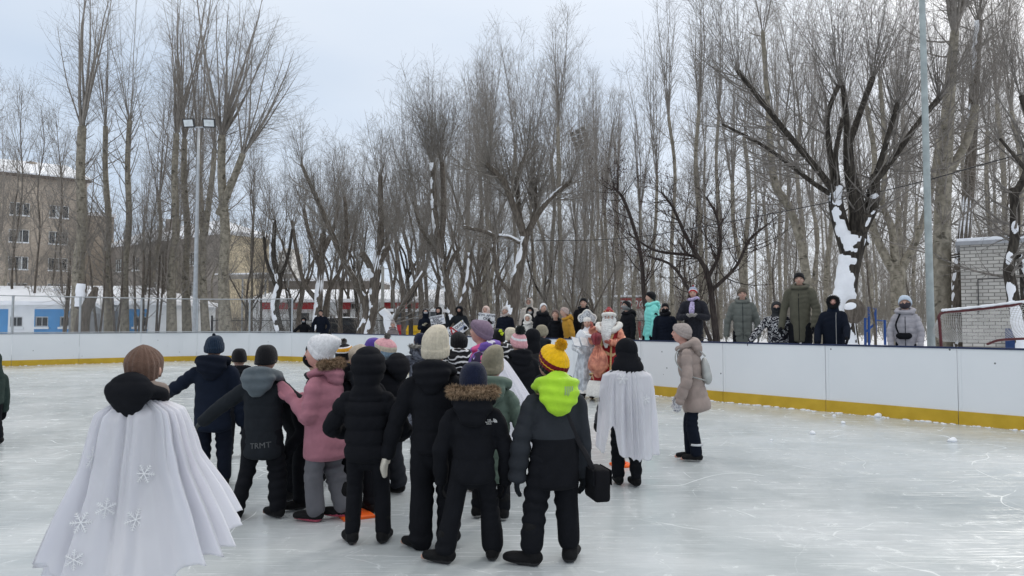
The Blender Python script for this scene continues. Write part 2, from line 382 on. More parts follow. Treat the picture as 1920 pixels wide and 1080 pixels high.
def build_boards():
    n = len(PATH)
    rootR = empty('rink_boards', (0, 0, 0), 0, 'white rink boards with yellow kick strip running along the right side', 'rink boards', 'rink boards')
    rootL = empty('rink_boards', (0, 0, 0), 0, 'white rink boards with yellow kick strip on the left, under the wire fence', 'rink boards', 'rink boards')
    fence_nodes = []
    # split index: where the left long side + far corner arc begin
    d = np.linalg.norm(PATH - (CX + D2 * (L2 - RC)), axis=1); iL = int(np.argmin(d)); iL -= (iL - 0) % 4
    for a in range(4, iL, 4):
        ids = [k % n for k in range(3 if a == 4 else a, min(a + 4, iL) + 1)]
        if len(ids) > 1: panel(rootR, PATH[ids], PN[ids], M_cap)
    k = n + 1                                # just past the corner arc; then the opening
    while k > iL:
        lo_ = max(iL, k - 4); ids = [q % n for q in range(lo_, k + 1)]
        if len(ids) > 1: panel(rootL, PATH[ids], PN[ids], M_capg)
        fence_nodes.append(k % n); k -= 4
    return fence_nodes
FN = build_boards()
def build_fence():
    root = empty('wire_fence', (0, 0, 0), 0, 'chain link safety fence on pale posts standing on top of the left rink boards', 'fence')
    H = 1.42; nodes = FN[1:14]
    pts = [np.append(PATH[k] + PN[k] * .025, BH) for k in nodes]
    for p in pts:
        mb = MB(); mb.box(p + A([-.03, -.03, 0]), p + A([.03, .03, H])); mb.build('post', M_steel, root)
    for a, b in zip(pts[:-1], pts[1:]):
        d = b - a; L = np.linalg.norm(d); t = d / L
        mb = MB(); mb.bar(a + t * .031 + A([0, 0, H - .02]), b - t * .031 + A([0, 0, H - .02]), .02); mb.bar(a + t * .031 + A([0, 0, .03]), b - t * .031 + A([0, 0, .03]), .016); mb.build('rail', M_steel, root)
        # diamond mesh
        P = []; s = .075; hh = H - .06
        for sg in (1, -1):
            for x0 in np.arange(-hh, L, s):
                x1 = x0 + hh; z0, z1 = 0, hh
                xa, xb = x0, x1
                if xa < .03: z0 += .03 - xa; xa = .03
                if xb > L - .03: z1 -= xb - (L - .03); xb = L - .03
                if xb - xa < .02: continue
                if sg < 0: za, zb = hh - z0, hh - z1
                else: za, zb = z0, z1
                P.append([a + t * xa + A([0, 0, za + .03]), a + t * xb + A([0, 0, zb + .03])])
        P = A(P); V, Q = tubes(P, np.full((len(P), 2), .0016), 3)
        mk('wire_mesh', V, Q, None, [M_steel], parent=root)
build_fence()
# snow lying along the foot of the boards and lumps on the ice
def snow_litter():
    rs = np.random.RandomState(5); mb = MB(); n = len(PATH)
    for i in list(range(20, 70)) + list(range(n - 45, n)):
        for _ in range(11 if i < 70 else 5):
            t = rs.rand(); p = PATH[i % n] * (1 - t) + PATH[(i + 1) % n] * t - PN[i % n] * (.012 + abs(rs.randn()) * .05)
            r = .006 + .016 * rs.rand() ** 2
            V, Q, T = ellipsoid((p[0], p[1], r * .2), (r * (1 + 2 * rs.rand()), r * (1 + 2 * rs.rand()), r * .7), rotz(rs.rand() * 3), 7, 5)
            mb.add(V, Q, T)
    tag(mb.build('snow_crumbs', M_snow2, None, True), kind='stuff')
    spots = [(1646, 782, .07, 'largest white snow lump lying by the yellow strip of the right boards'), (1581, 794, .04, 'small snow lump on the ice just left of the largest one'), (1524, 814, .045, 'white snow lump on the ice nearer than the others left of it'),
             (1786, 828, .06, 'lone snow lump on the ice at the far right'), (1564, 780, .03, 'tiny snow lump close to the boards'), (1446, 826, .02, 'tiny snow crumb out on the ice right of the beige coat')]
    for u, v, r, lb in spots:
        p = G(u, v); V, Q, T = ellipsoid((0, 0, 0), (r, r * .8, r * .75), None, 14, 10)
        V = V * (1 + .28 * sn(V / r, 2.4, int(u)))[:, None]; V[:, 2] = np.maximum(V[:, 2], -r * .2) + r * .2
        o = mk('snow_lump', V, Q, T, [M_snow2]); o.location = tuple(p); tag(o, lb, 'snow lump', 'snow lumps on the ice')
snow_litter()
# ---------------------------------------------------------------- buildings, poles and things beyond the boards
def brick_mat(name, c1, c2, mortar, scale=1.0, bw=.26, bh=.088, rough=.85, dv=(1, 0)):
    if name in MC: return MC[name]
    m, nt, b, L = base_mat(name); MC[name] = m
    tc = N_(nt, 'ShaderNodeTexCoord'); sx = N_(nt, 'ShaderNodeSeparateXYZ'); L(tc.outputs['Object'], sx.inputs[0])
    ad = N_(nt, 'ShaderNodeVectorMath', operation='DOT_PRODUCT'); L(tc.outputs['Object'], ad.inputs[0]); ad.inputs[1].default_value = (dv[0] - dv[1], dv[0] + dv[1], 0)
    cb = N_(nt, 'ShaderNodeCombineXYZ'); L(ad.outputs['Value'], cb.inputs['X']); L(sx.outputs['Z'], cb.inputs['Y'])
    br = N_(nt, 'ShaderNodeTexBrick'); br.inputs['Scale'].default_value = 1; br.inputs['Brick Width'].default_value = bw; br.inputs['Row Height'].default_value = bh
    br.inputs['Mortar Size'].default_value = .012 * scale; br.inputs['Color1'].default_value = (*c1, 1); br.inputs['Color2'].default_value = (*c2, 1); br.inputs['Mortar'].default_value = (*mortar, 1); br.inputs['Bias'].default_value = -.1
    L(cb.outputs[0], br.inputs['Vector'])
    nz = N_(nt, 'ShaderNodeTexNoise'); nz.inputs['Scale'].default_value = .5; nz.inputs['Detail'].default_value = 6; L(tc.outputs['Object'], nz.inputs['Vector'])
    mr = N_(nt, 'ShaderNodeMapRange'); mr.inputs[1].default_value = .3; mr.inputs[2].default_value = .7; mr.inputs[3].default_value = .72; mr.inputs[4].default_value = 1.15; L(nz.outputs[0], mr.inputs[0])
    mx = N_(nt, 'ShaderNodeMix', data_type='RGBA', blend_type='MULTIPLY'); mx.inputs[0].default_value = 1; L(br.outputs[0], mx.inputs[6]); L(mr.outputs[0], mx.inputs[7]); L(mx.outputs[2], b.inputs['Base Color'])
    b.inputs['Roughness'].default_value = rough
    return m
M_glass = mat('window glass', (.035, .04, .045), .12, .5, .8, spec=.6)
M_white = mat('white paint', (.74, .76, .77), .55, .05, 3)
M_dark = mat('dark metal', (.03, .03, .033), .5, .2, 8)
M_blue = mat('blue wall panel', (.075, .26, .52), .55, .08, 2)
M_grey = mat('grey metal panel', (.30, .31, .32), .5, .1, 2)
M_red = mat('red sign panel', (.33, .025, .03), .5, .15, 2)
M_fascia = mat('brown eaves', (.09, .07, .06), .7)
def wall_with_windows(root, P0, P1, z0, z1, rows, cols, wm, win_w, win_h, back=(0, 0)):
    """brick facade sheet with real window openings between P0 and P1 (xy); cols: positions along, rows: sill heights"""
    P0 = A(P0); P1 = A(P1); L = np.linalg.norm(P1 - P0); t = (P1 - P0) / L; nrm = A([t[1], -t[0]])      # towards the camera side
    if nrm @ (-P0) < 0: nrm = -nrm
    xs = [0.0]; zs = [z0]
    for c in cols: xs += [c - win_w / 2, c + win_w / 2]
    for r in rows: zs += [r, r + win_h]
    xs.append(L); zs.append(z1); mb = MB()
    q = lambda x, z, d=0: np.append(P0 + t * x - nrm * d, z)
    for i in range(len(xs) - 1):
        for j in range(len(zs) - 1):
            if i % 2 == 1 and j % 2 == 1: continue
            mb.add([q(xs[i], zs[j]), q(xs[i + 1], zs[j]), q(xs[i + 1], zs[j + 1]), q(xs[i], zs[j + 1])], [[0, 1, 2, 3]])
    d = .14
    for c in cols:
        for r in rows:
            a, b = c - win_w / 2, c + win_w / 2; u0, u1 = r, r + win_h
            for (x0, y0), (x1, y1) in (((a, u0), (b, u0)), ((b, u0), (b, u1)), ((b, u1), (a, u1)), ((a, u1), (a, u0))):
                mb.add([q(x0, y0), q(x1, y1), q(x1, y1, d), q(x0, y0, d)], [[0, 1, 2, 3]])
    mb.build('wall', wm, root)
    M4 = np.eye(4); M4[:3, 0] = [*t, 0]; M4[:3, 1] = [*(-nrm), 0]; M4[:3, 2] = [0, 0, 1]
    rs = np.random.RandomState(int(abs(P0[0]) * 10))
    for c in cols:
        for r in rows:
            M4[:3, 3] = q(c, r); w = win_w / 2; f = .06; k = .09
            fr = MB()
            for a, b in (((-w, 0), (-w + f, win_h)), ((w - f, 0), (w, win_h)), ((-w + f, 0), (w - f, f)), ((-w + f, win_h - f), (w - f, win_h)),
                         ((-w / 3 - f / 2, f), (-w / 3 + f / 2, win_h - f)), ((w / 3 - f / 2, f), (w / 3 + f / 2, win_h - f))):
                fr.box((a[0], k, a[1]), (b[0], k + .05, b[1]), 0, M4)
            fo = fr.build('window', M_white, root)
            gb = MB(); gb.box((-w, k + .052, 0), (w, k + .06, win_h), 0, M4); gb.build('pane', M_glass, fo)
            if rs.rand() < .6:
                cb = MB(); x0 = -w + .1 + rs.rand() * w; cb.box((x0, k + .035, .12), (x0 + w * .45, k + .048, win_h - .1), 0, M4)
                cb.build('curtain', mat('pale curtain', (.33, .34, .34), .9), fo)
            sb = MB(); sb.box((-w - .05, -.10, -.07), (w + .05, .0, -.004), 0, M4); sl = sb.build('sill', M_white, fo)
            sb = MB(); sb.box((-w - .03, -.09, -.003), (w + .03, -.0, .07), 0, M4); sb.build('snow', M_snow2, fo)
def gable(root, P0, P1, depth, z, rise, over=.4, m=None):
    P0 = A(P0); P1 = A(P1); t = unit(P1 - P0); nb = A([-t[1], t[0]])
    if nb @ P0 < 0: nb = -nb
    a = P0 - t * over - nb * over; b = P1 + t * over - nb * over; w = depth + 2 * over
    mb = MB(); H = lambda p, k, zz: [*(p + nb * k), zz]
    V = [H(a, 0, z), H(b, 0, z), H(b, w, z), H(a, w, z), H(a, 0, z + .25), H(b, 0, z + .25), H(b, w, z + .25), H(a, w, z + .25), H(a + t * 2, w / 2, z + rise), H(b - t * 2, w / 2, z + rise)]
    mb.add(V, [[0, 3, 2, 1], [0, 1, 5, 4], [1, 2, 6, 5], [2, 3, 7, 6], [3, 0, 4, 7], [4, 5, 9, 8], [6, 7, 8, 9]], [[5, 6, 9], [7, 4, 8]])
    ro = mb.build('roof', m or M_snow, root)
    mb = MB(); M4 = np.eye(4); M4[:3, 0] = [*t, 0]; M4[:3, 1] = [*nb, 0]; M4[:3, 3] = [*a, z]; Lr = np.linalg.norm(b - a)
    mb.box((0, -.03, -.22), (Lr, -.003, .1), 0, M4); mb.build('eaves', M_fascia, ro)
    return ro
def boxwalls(root, P0, P1, depth, z0, z1, m, front=False):
    """side and back walls behind a facade"""
    P0 = A(P0); P1 = A(P1); t = unit(P1 - P0); nb = A([-t[1], t[0]])
    if nb @ P0 < 0: nb = -nb
    c = [P0, P1, P1 + nb * depth, P0 + nb * depth]; mb = MB()
    for i in range(0 if front else 1, 4):
        a, b = c[i], c[(i + 1) % 4]; mb.add([[*a, z0], [*b, z0], [*b, z1], [*a, z1]], [[0, 1, 2, 3]])
    mb.build('wall', m, root)
def building_left():
    Y0, Y1 = 75.7, 79.9; P1 = A([(157 - 960) / F * Y1, Y1]); P0_ = A([(0 - 960) / F * Y0, Y0]); t = unit(P1 - P0_); P0 = P0_ - t * 24
    root = empty('apartment_building', (0, 0, 0), 0, 'five storey brown brick apartment block with a snowy roof at the far left', 'building', 'apartment blocks')
    bm = brick_mat('buff brick', (.50, .42, .33), (.37, .30, .235), (.33, .29, .25), 1.4, dv=(.82, .57))
    L = np.linalg.norm(P1 - P0); r = np.linalg.norm(P1 - P0_)
    cols = [r * 30 / 157 + 24, r * 102 / 157 + 24 + .1]; cols = sorted([cols[0] - 4.0 * k for k in range(1, 6)] + cols)
    sc = 78 / F
    rows = [CAMZ + (607 - v) * sc for v in (605, 556, 507, 457, 407)]
    wall_with_windows(root, P0, P1, -.4, 16.9, rows, cols, bm, 1.75, 1.35)
    boxwalls(root, P0, P1, 12, -.4, 16.9, bm); gable(root, P0, P1, 12, 16.9, 2.6)
    nb = A([-t[1], t[0]])
    if nb @ P0 < 0: nb = -nb
    q0 = P1 + nb * 3 + t * .01; q1 = q0 + t * 3.0; boxwalls(root, q0, q1, 9, -.4, 13.6, bm, True); mb = MB()
    M4 = np.eye(4); M4[:3, 0] = [*t, 0]; M4[:3, 1] = [*nb, 0]; M4[:3, 3] = [*q0, 13.61]; mb.box((.01, -.2, 0), (3.2, 9.2, .35), 0, M4); mb.build('annex_roof', M_snow, root)
    mb = MB(); p = P0_ + t * 2 + nb * 5; mb.box((p[0], p[1], 17.6), (p[0] + .7, p[1] + .7, 19.3)); mb.build('chimney', bm, root)
def building_mid():
    root = empty('apartment_building', (0, 0, 0), 0, 'three storey building with a grey left face and a pale yellow right face', 'building', 'apartment blocks')
    c = A([(412 - 960) / F * 70, 70.0]); l = A([(258 - 960) / F * 79, 79.0]); r = A([(503 - 960) / F * 74.5, 74.5])
    t = unit(l - c); l = c + t * 22
    gm = brick_mat('grey brown brick', (.30, .265, .235), (.25, .22, .195), (.24, .22, .2), 1.2)
    ym = brick_mat('pale yellow brick', (.72, .61, .42), (.66, .55, .37), (.52, .45, .34), 1.0)
    zt = 10.0
    wall_with_windows(root, l, c, -.4, zt, [1.2, 4.2, 7.2], [2.5, 6.2, 9.9, 13.6, 17.3], gm, 1.5, 1.4)
    wall_with_windows(root, c, r, -.4, zt, [], [], ym, 1.4, 1.4)
    far = r + (l - c); mb = MB()
    for a, b in ((r, far), (far, l)): mb.add([[*a, -.4], [*b, -.4], [*b, zt], [*a, zt]], [[0, 1, 2, 3]])
    mb.build('wall', gm, root)
    cen = (c + r + l + far) / 4; mb = MB(); q = [p + unit(p - cen) * .6 for p in (c, r, far, l)]
    V = [[*p, zt + .003] for p in q] + [[*p, zt + .3] for p in q] + [[*((q[0] + q[1]) / 2 * .8 + (q[2] + q[3]) / 2 * .2), zt + 2.0], [*((q[0] + q[1]) / 2 * .2 + (q[2] + q[3]) / 2 * .8), zt + 2.0]]
    mb.add(V, [[3, 2, 1, 0], [0, 1, 5, 4], [1, 2, 6, 5], [2, 3, 7, 6], [3, 0, 4, 7], [5, 6, 9, 8], [7, 4, 8, 9]], [[4, 5, 8], [6, 7, 9]]); ro = mb.build('roof', M_snow, root)
    for k in (.3, .55):
        p = c * (1 - k) + l * k + (r - c) * .35; mb = MB(); mb.box((p[0] - .5, p[1] - .4, zt + .6), (p[0] + .5, p[1] + .4, zt + 2.6)); mb.build('chimney', gm, ro)
def building_shed():
    root = empty('changing_pavilion', (0, 0, 0), 0, 'long single storey white pavilion with blue panels and a snowy roof behind the wire fence', 'pavilion')
    Y = 45.0; X = lambda u: (u - 960) / F * Y; Z = lambda v: CAMZ + (607 - v) / F * Y
    xl, xr, zt = X(0) - 16, X(318), Z(572)
    Zb = -.3; mb = MB()
    wins = [(X(20), X(43)), (X(67), X(91)), (X(113), X(137)), (X(251), X(277))]; wz0, wz1 = Z(612.5), Z(593.5)
    edges = [xl, X(-150), X(-120), X(-70), X(-40), X(0 + 16), X(65), X(152), X(228), X(277.5), xr]
    cols = [0, 1, 0, 1, 1, 0, 1, 0, 1, 0]
    xs = sorted(set([round(e, 4) for e in edges] + [round(c, 4) for w in wins for c in w]))
    def wcol(x):
        for i in range(len(edges) - 1):
            if edges[i] <= x < edges[i + 1]: return cols[i]
        return 0
    zs = [Zb, wz0, wz1, Z(579.5), zt]
    for i in range(len(xs) - 1):
        xm = (xs[i] + xs[i + 1]) / 2
        for j in range(4):
            if j == 1 and any(a < xm < b for a, b in wins): continue
            mb.add([[xs[i], Y, zs[j]], [xs[i + 1], Y, zs[j]], [xs[i + 1], Y, zs[j + 1]], [xs[i], Y, zs[j + 1]]], [[0, 1, 2, 3]], m=0 if j == 3 else wcol(xm))
    mb.add([[xr, Y, Zb], [xr, Y + 7, Zb], [xr, Y + 7, zt], [xr, Y, zt]], [[0, 1, 2, 3]]); mb.add([[xl, Y, Zb], [xl, Y + 7, Zb], [xl, Y + 7, zt], [xl, Y, zt]], [[3, 2, 1, 0]]); mb.add([[xl, Y + 7, Zb], [xr, Y + 7, Zb], [xr, Y + 7, zt], [xl, Y + 7, zt]], [[0, 1, 2, 3]])
    mb.build('wall', [M_white, M_blue], root)
    for a, b in wins:
        f = .06; fr = MB()
        for p, q in (((a, wz0), (a + f, wz1)), ((b - f, wz0), (b, wz1)), ((a + f, wz0), (b - f, wz0 + f)), ((a + f, wz1 - f), (b - f, wz1)), (((a + b) / 2 - .02, wz0 + f), ((a + b) / 2 + .02, wz1 - f))): fr.box((p[0], Y + .03, p[1]), (q[0], Y + .08, q[1]))
        fo = fr.build('window', M_white, root); g = MB(); g.box((a, Y + .082, wz0), (b, Y + .09, wz1)); g.build('pane', M_glass, fo)
        g = MB(); g.box((a - .08, Y - .08, wz0 - .14), (b + .08, Y - .003, wz0 - .01)); g.build('sill', M_white, fo)
        P = []
        hh = wz1 - wz0 - .04; ww = b - a
        for sg in (1, -1):
            for x0 in np.arange(-hh, ww, .12):
                xa, xb = x0, x0 + hh; z0, z1 = 0, hh
                if xa < 0: z0 -= xa; xa = 0
                if xb > ww: z1 -= xb - ww; xb = ww
                if xb - xa < .02: continue
                P.append([[a + xa, Y + .012, wz0 + .02 + (z0 if sg > 0 else hh - z0)], [a + xb, Y + .012, wz0 + .02 + (z1 if sg > 0 else hh - z1)]])
        P = A(P); V, Q = tubes(P, np.full((len(P), 2), .006), 3); mk('grille', V, Q, None, [M_dark], parent=fo)
    # snow roof: mono pitch with thick snow lip
    ins = 3.2; zb = Z(553) + .75
    V = [[xl - .3, Y - .45, zt], [xr + .25, Y - .45, zt], [xr + .25, Y + 7.4, zt], [xl - .3, Y + 7.4, zt], [xl - .3, Y - .42, zt + .24], [xr + .2, Y - .42, zt + .24], [xr + .2, Y + 7.3, zt + .24], [xl - .3, Y + 7.3, zt + .24], [xl + 3, Y + 4, zb], [xr - 3.2, Y + 4, zb]]
    mb = MB(); mb.add(V, [[0, 3, 2, 1], [0, 1, 5, 4], [1, 2, 6, 5], [2, 3, 7, 6], [3, 0, 4, 7], [4, 5, 9, 8], [6, 7, 8, 9]], [[5, 6, 9], [7, 4, 8]]); mb.build('roof', M_snow, root)
    # vestibule with arched top
    x0, x1 = X(160), X(222); yv = Y - 1.6; cx = (x0 + x1) / 2; n = 13; zz = Z(584); top = [(x0 + (x1 - x0) * k / (n - 1), zz + .42 * math.sin(math.pi * k / (n - 1)) ** .8) for k in range(n)]
    V = []; Q = []
    for i, (x, z) in enumerate(top): V += [[x, yv, Zb], [x, yv, z], [x, Y - .003, z], [x, Y - .003, Zb]]
    Q = list(grid(n, 4)) + [[3, 2, 1, 0], [4 * n - 4, 4 * n - 3, 4 * n - 2, 4 * n - 1]]
    mb = MB(); mb.add(V, Q); mb.build('vestibule', M_grey, root)
    V = []
    for x, z in top: V += [[x * 1.0 + (x - cx) * .08, yv - .25, z + .01], [x + (x - cx) * .08, yv - .25, z + .22], [x + (x - cx) * .08, Y - .46, z + .22], [x + (x - cx) * .08, Y - .46, z + .01]]
    mb = MB(); mb.add(V, Q); mb.build('canopy_snow', M_snow, root)
    mb = MB(); mb.box((cx - 1.0, yv - .04, Zb), (cx + .75, yv - .003, zz - .15)); d = mb.build('door', mat('grey door', (.22, .225, .23), .5), root)
    mb = MB(); mb.box((cx - .85, yv - .09, 1.0), (cx - .81, yv - .045, 1.25)); mb.build('handle', M_steel, d)
    for u in (58, 241):
        mb = MB(); mb.box((X(u) - .35, Y + 2.6, zt + .3), (X(u) + .35, Y + 3.3, zt + 1.0)); v_ = mb.build('roof_vent', M_dark, root)
        mb = MB(); mb.ell((X(u), Y + 2.95, zt + 1.06), (.42, .42, .16)); mb.build('snow', M_snow2, v_, True)
        mb = MB(); mb.bar((X(u), Y + 2.95, zt + 1.0), (X(u), Y + 2.95, zt + 1.6), .06); mb.build('pipe', M_dark, v_)
def text_obj(body, size, mt, M4, name='lettering', parent=None, extr=.004, font_shear=0, bold=0):
    cu = bpy.data.curves.new('t', 'FONT'); cu.body = body; cu.size = size; cu.align_x = 'CENTER'; cu.align_y = 'CENTER'; cu.extrude = extr; cu.shear = font_shear; cu.offset = bold; cu.resolution_u = 2
    o = bpy.data.objects.new('t', cu); COL.objects.link(o); dg = bpy.context.evaluated_depsgraph_get(); me = bpy.data.meshes.new_from_object(o.evaluated_get(dg))
    bpy.data.objects.remove(o); me.transform(M4 if isinstance(M4, Matrix) else Matrix(M4.tolist())); me.name = name; me.materials.clear(); me.materials.append(mt)
    r = bpy.data.objects.new(name, me); COL.objects.link(r)
    if parent is not None: r.parent = parent
    return r
def frame4(x, y, z, o):
    M4 = np.eye(4); M4[:3, 0] = x; M4[:3, 1] = y; M4[:3, 2] = z; M4[:3, 3] = o; return M4
def shops():
    Y = 62.0; X = lambda u, Y=Y: (u - 960) / F * Y; Z = lambda v, Y=Y: CAMZ + (607 - v) / F * Y
    root = empty('shop_building', (0, 0, 0), 0, 'low white shop with a red fascia and snow covered roof behind the dark car', 'shop', 'low shop buildings')
    x0, x1 = X(470), X(812); mb = MB(); mb.box((x0, Y, -.4), (x1, Y + 9, Z(567))); mb.build('wall', M_white, root)
    for a, b in ((X(490), X(596)), (X(637), X(658)), (X(718), X(785))):
        mb = MB(); mb.box((a, Y - .25, Z(580)), (b, Y - .003, Z(567.5))); mb.build('fascia', M_red, root)
    mb = MB(); mb.box((X(660), Y - .15, Z(579)), (X(670), Y - .003, Z(570))); mb.build('emblem', M_dark, root)
    for a, b in ((X(644), X(655)), (X(560), X(580)), (X(684), X(696))):
        mb = MB(); mb.box((a, Y - .08, Z(600)), (b, Y - .003, Z(587))); mb.build('window', M_glass, root)
    mb = MB(); mb.box((X(636.5), Y - .1, Z(600)), (X(640.5), Y - .003, Z(581))); mb.build('sign_strip', M_red, root)
    zt = Z(567); V = [[x0 - .3, Y - .6, zt + .001], [x1 + .3, Y - .6, zt + .001], [x1 + .3, Y + 9.4, zt + .001], [x0 - .3, Y + 9.4, zt + .001], [x0 - .3, Y - .55, zt + .25], [x1 + .3, Y - .55, zt + .25], [x1 + .3, Y + 9.4, zt + 1.5], [x0 - .3, Y + 9.4, zt + 1.5]]
    mb = MB(); mb.add(V, [[0, 3, 2, 1], [0, 1, 5, 4], [1, 2, 6, 5], [2, 3, 7, 6], [3, 0, 4, 7], [4, 5, 6, 7]]); mb.build('roof', M_snow, root)
    # building with brown roof further back
    Y2 = 88.0; root = empty('long_building', (0, 0, 0), 0, 'long low brown building with a snowy flat roof beyond the red and white shop', 'building')
    mb = MB(); mb.box((X(500, Y2), Y2, -.5), (X(705, Y2), Y2 + 10, Z(527, Y2))); mb.build('wall', mat('brown wall', (.16, .14, .125), .8, .2, 1), root)
    mb = MB(); mb.box((X(499, Y2), Y2 - .4, Z(527, Y2) + .003), (X(706, Y2), Y2 + 10.3, Z(522, Y2))); mb.build('roof', M_snow, root)
    for k in range(9):
        mb = MB(); a = X(512 + k * 21, Y2); mb.box((a, Y2 - .1, Z(556, Y2)), (a + .75, Y2 - .003, Z(543, Y2))); mb.build('window', M_glass, root)
    Y3 = 230.0; root = empty('tower_block', (0, 0, 0), 0, 'tiny pale high rise block far away just right of the pale yellow building', 'building')
    mb = MB(); mb.box((X(520, Y3), Y3, -1), (X(546, Y3), Y3 + 12, Z(470, Y3))); mb.box((X(528, Y3), Y3 + 2, Z(470, Y3) + .002), (X(538, Y3), Y3 + 9, Z(464, Y3))); mb.build('wall', mat('pale tower wall', (.6, .58, .54), .8), root)
    for r in range(9):
        for c in range(4):
            mb = MB(); xx = X(522.5 + c * 6, Y3); zz = Z(477 + r * 8, Y3); mb.box((xx, Y3 - .1, zz), (xx + .45, Y3 - .003, zz + .6)); mb.build('window', M_glass, root)
    # red shop sign building on the right of the costumed pair
    Y = 64.0; X = lambda u: (u - 960) / F * 64.0; Z = lambda v: CAMZ + (607 - v) / F * 64.0
    root = empty('shop_building', (0, 0, 0), 0, 'small kiosk shop with white script lettering on a red sign, seen between the trees', 'shop', 'low shop buildings')
    mb = MB(); mb.box((X(1136), Y, -.4), (X(1212), Y + 6, Z(557))); mb.build('wall', mat('grey white shop wall', (.5, .5, .48), .7), root)
    mb = MB(); mb.box((X(1135), Y - .3, Z(557) + .003), (X(1213), Y + 6.2, Z(553.5))); mb.build('roof', M_snow, root)
    mb = MB(); mb.box((X(1158), Y - .12, Z(579)), (X(1209), Y - .003, Z(559))); sg = mb.build('sign', M_red, root)
    text_obj('стерфи', .98, M_white, frame4([1, 0, 0], [0, 0, 1], [0, -1, 0], [X(1185), Y - .14, Z(569)]), 'lettering', sg, .012, .3, .01)
    mb = MB(); mb.box((X(1190), Y - .9, -.1), (X(1198), Y - .35, Z(602))); mb.build('red_box', M_red, root)
def iron_fence():
    Y = 49.0; x0, x1 = (398 - 960) / F * Y, (1215 - 960) / F * Y; L = x1 - x0; M_b = MB()
    root = empty('iron_fence', (0, 0, 0), 0, 'black iron railing fence of thin upright bars in the snow behind the rink', 'fence')
    n = 330; xs = np.linspace(x0, x1, n); P = A([[[x, Y, -.1], [x, Y, 1.95]] for x in xs]); V, Q = tubes(P, np.full((n, 2), .014), 4)
    tag(mk('bars', V, Q, None, [M_dark], parent=root), kind='stuff')
    for k, x in enumerate(np.linspace(x0, x1, 12)):
        mb = MB(); mb.box((x - .05, Y - .05, -.2), (x + .05, Y + .05, 2.1)); mb.build('post', M_dark, root)
    for z in (.35, 1.75):
        mb = MB(); mb.box((x0, Y - .02, z), (x1, Y + .02, z + .04)); mb.build('rail', M_dark, root)
def car():
    Y = 53.0; u = 631; root = empty('parked_car', ((u - 960) / F * Y, Y, .3), .05, 'dark hatchback car parked behind the black iron fence', 'car')
    prof = [(-2.1, .35), (-2.15, .75), (-2.0, 1.0), (-1.1, 1.12), (-.55, 1.55), (.3, 1.66), (1.3, 1.6), (1.95, 1.15), (2.1, .85), (2.08, .35)]
    def ext(name, prof, w, m, taper=.0):
        V = []; n = len(prof)
        for s in (-1, 1):
            for x, z in prof: V.append([x, s * (w - (taper if z > 1.2 else 0)), z])
        Q = [[i, (i + 1) % n, n + (i + 1) % n, n + i] for i in range(n)]; mb = MB(); c = len(V); V += [[0, -w * .98, .8], [0, w * .98, .8]]
        T = [[c, (i + 1) % n, i] for i in range(n)] + [[c + 1, n + i, n + (i + 1) % n] for i in range(n)]; mb.add(V, Q, T); return mb.build(name, m, root)
    ext('body', prof, .86, mat('black car paint', (.02, .02, .023), .25, .1, 3, spec=.6), .12)
    for s in (-1, 1):
        mb = MB(); mb.add([[-.95, s * .875, 1.12], [-.5, s * .80, 1.48], [.3, s * .80, 1.56], [1.2, s * .80, 1.5], [1.6, s * .875, 1.15]], None, [[0, 1, 2], [0, 2, 4], [2, 3, 4]]); mb.build('side_window', M_glass, root)
    for x in (-1.35, 1.3):
        for s in (-1, 1):
            mb = MB(); mb.bar((x, s * .70, .33), (x, s * .88, .33), .33, 20); w = mb.build('wheel', mat('tyre rubber', (.02, .02, .02), .8), root)
            mb = MB(); mb.bar((x, s * .86, .33), (x, s * .90, .33), .19, 12); mb.build('rim', M_steel, w)
    mb = MB(); mb.box((-2.16, -.75, .72), (-2.08, -.45, .86)); mb.build('headlight', M_white, root)
    mb = MB(); mb.box((-2.16, .45, .72), (-2.08, .75, .86)); mb.build('headlight', M_white, root)
    mb = MB(); mb.ell((.4, 0, 1.68), (1.2, .7, .07)); mb.build('roof_snow', M_snow2, root, True)
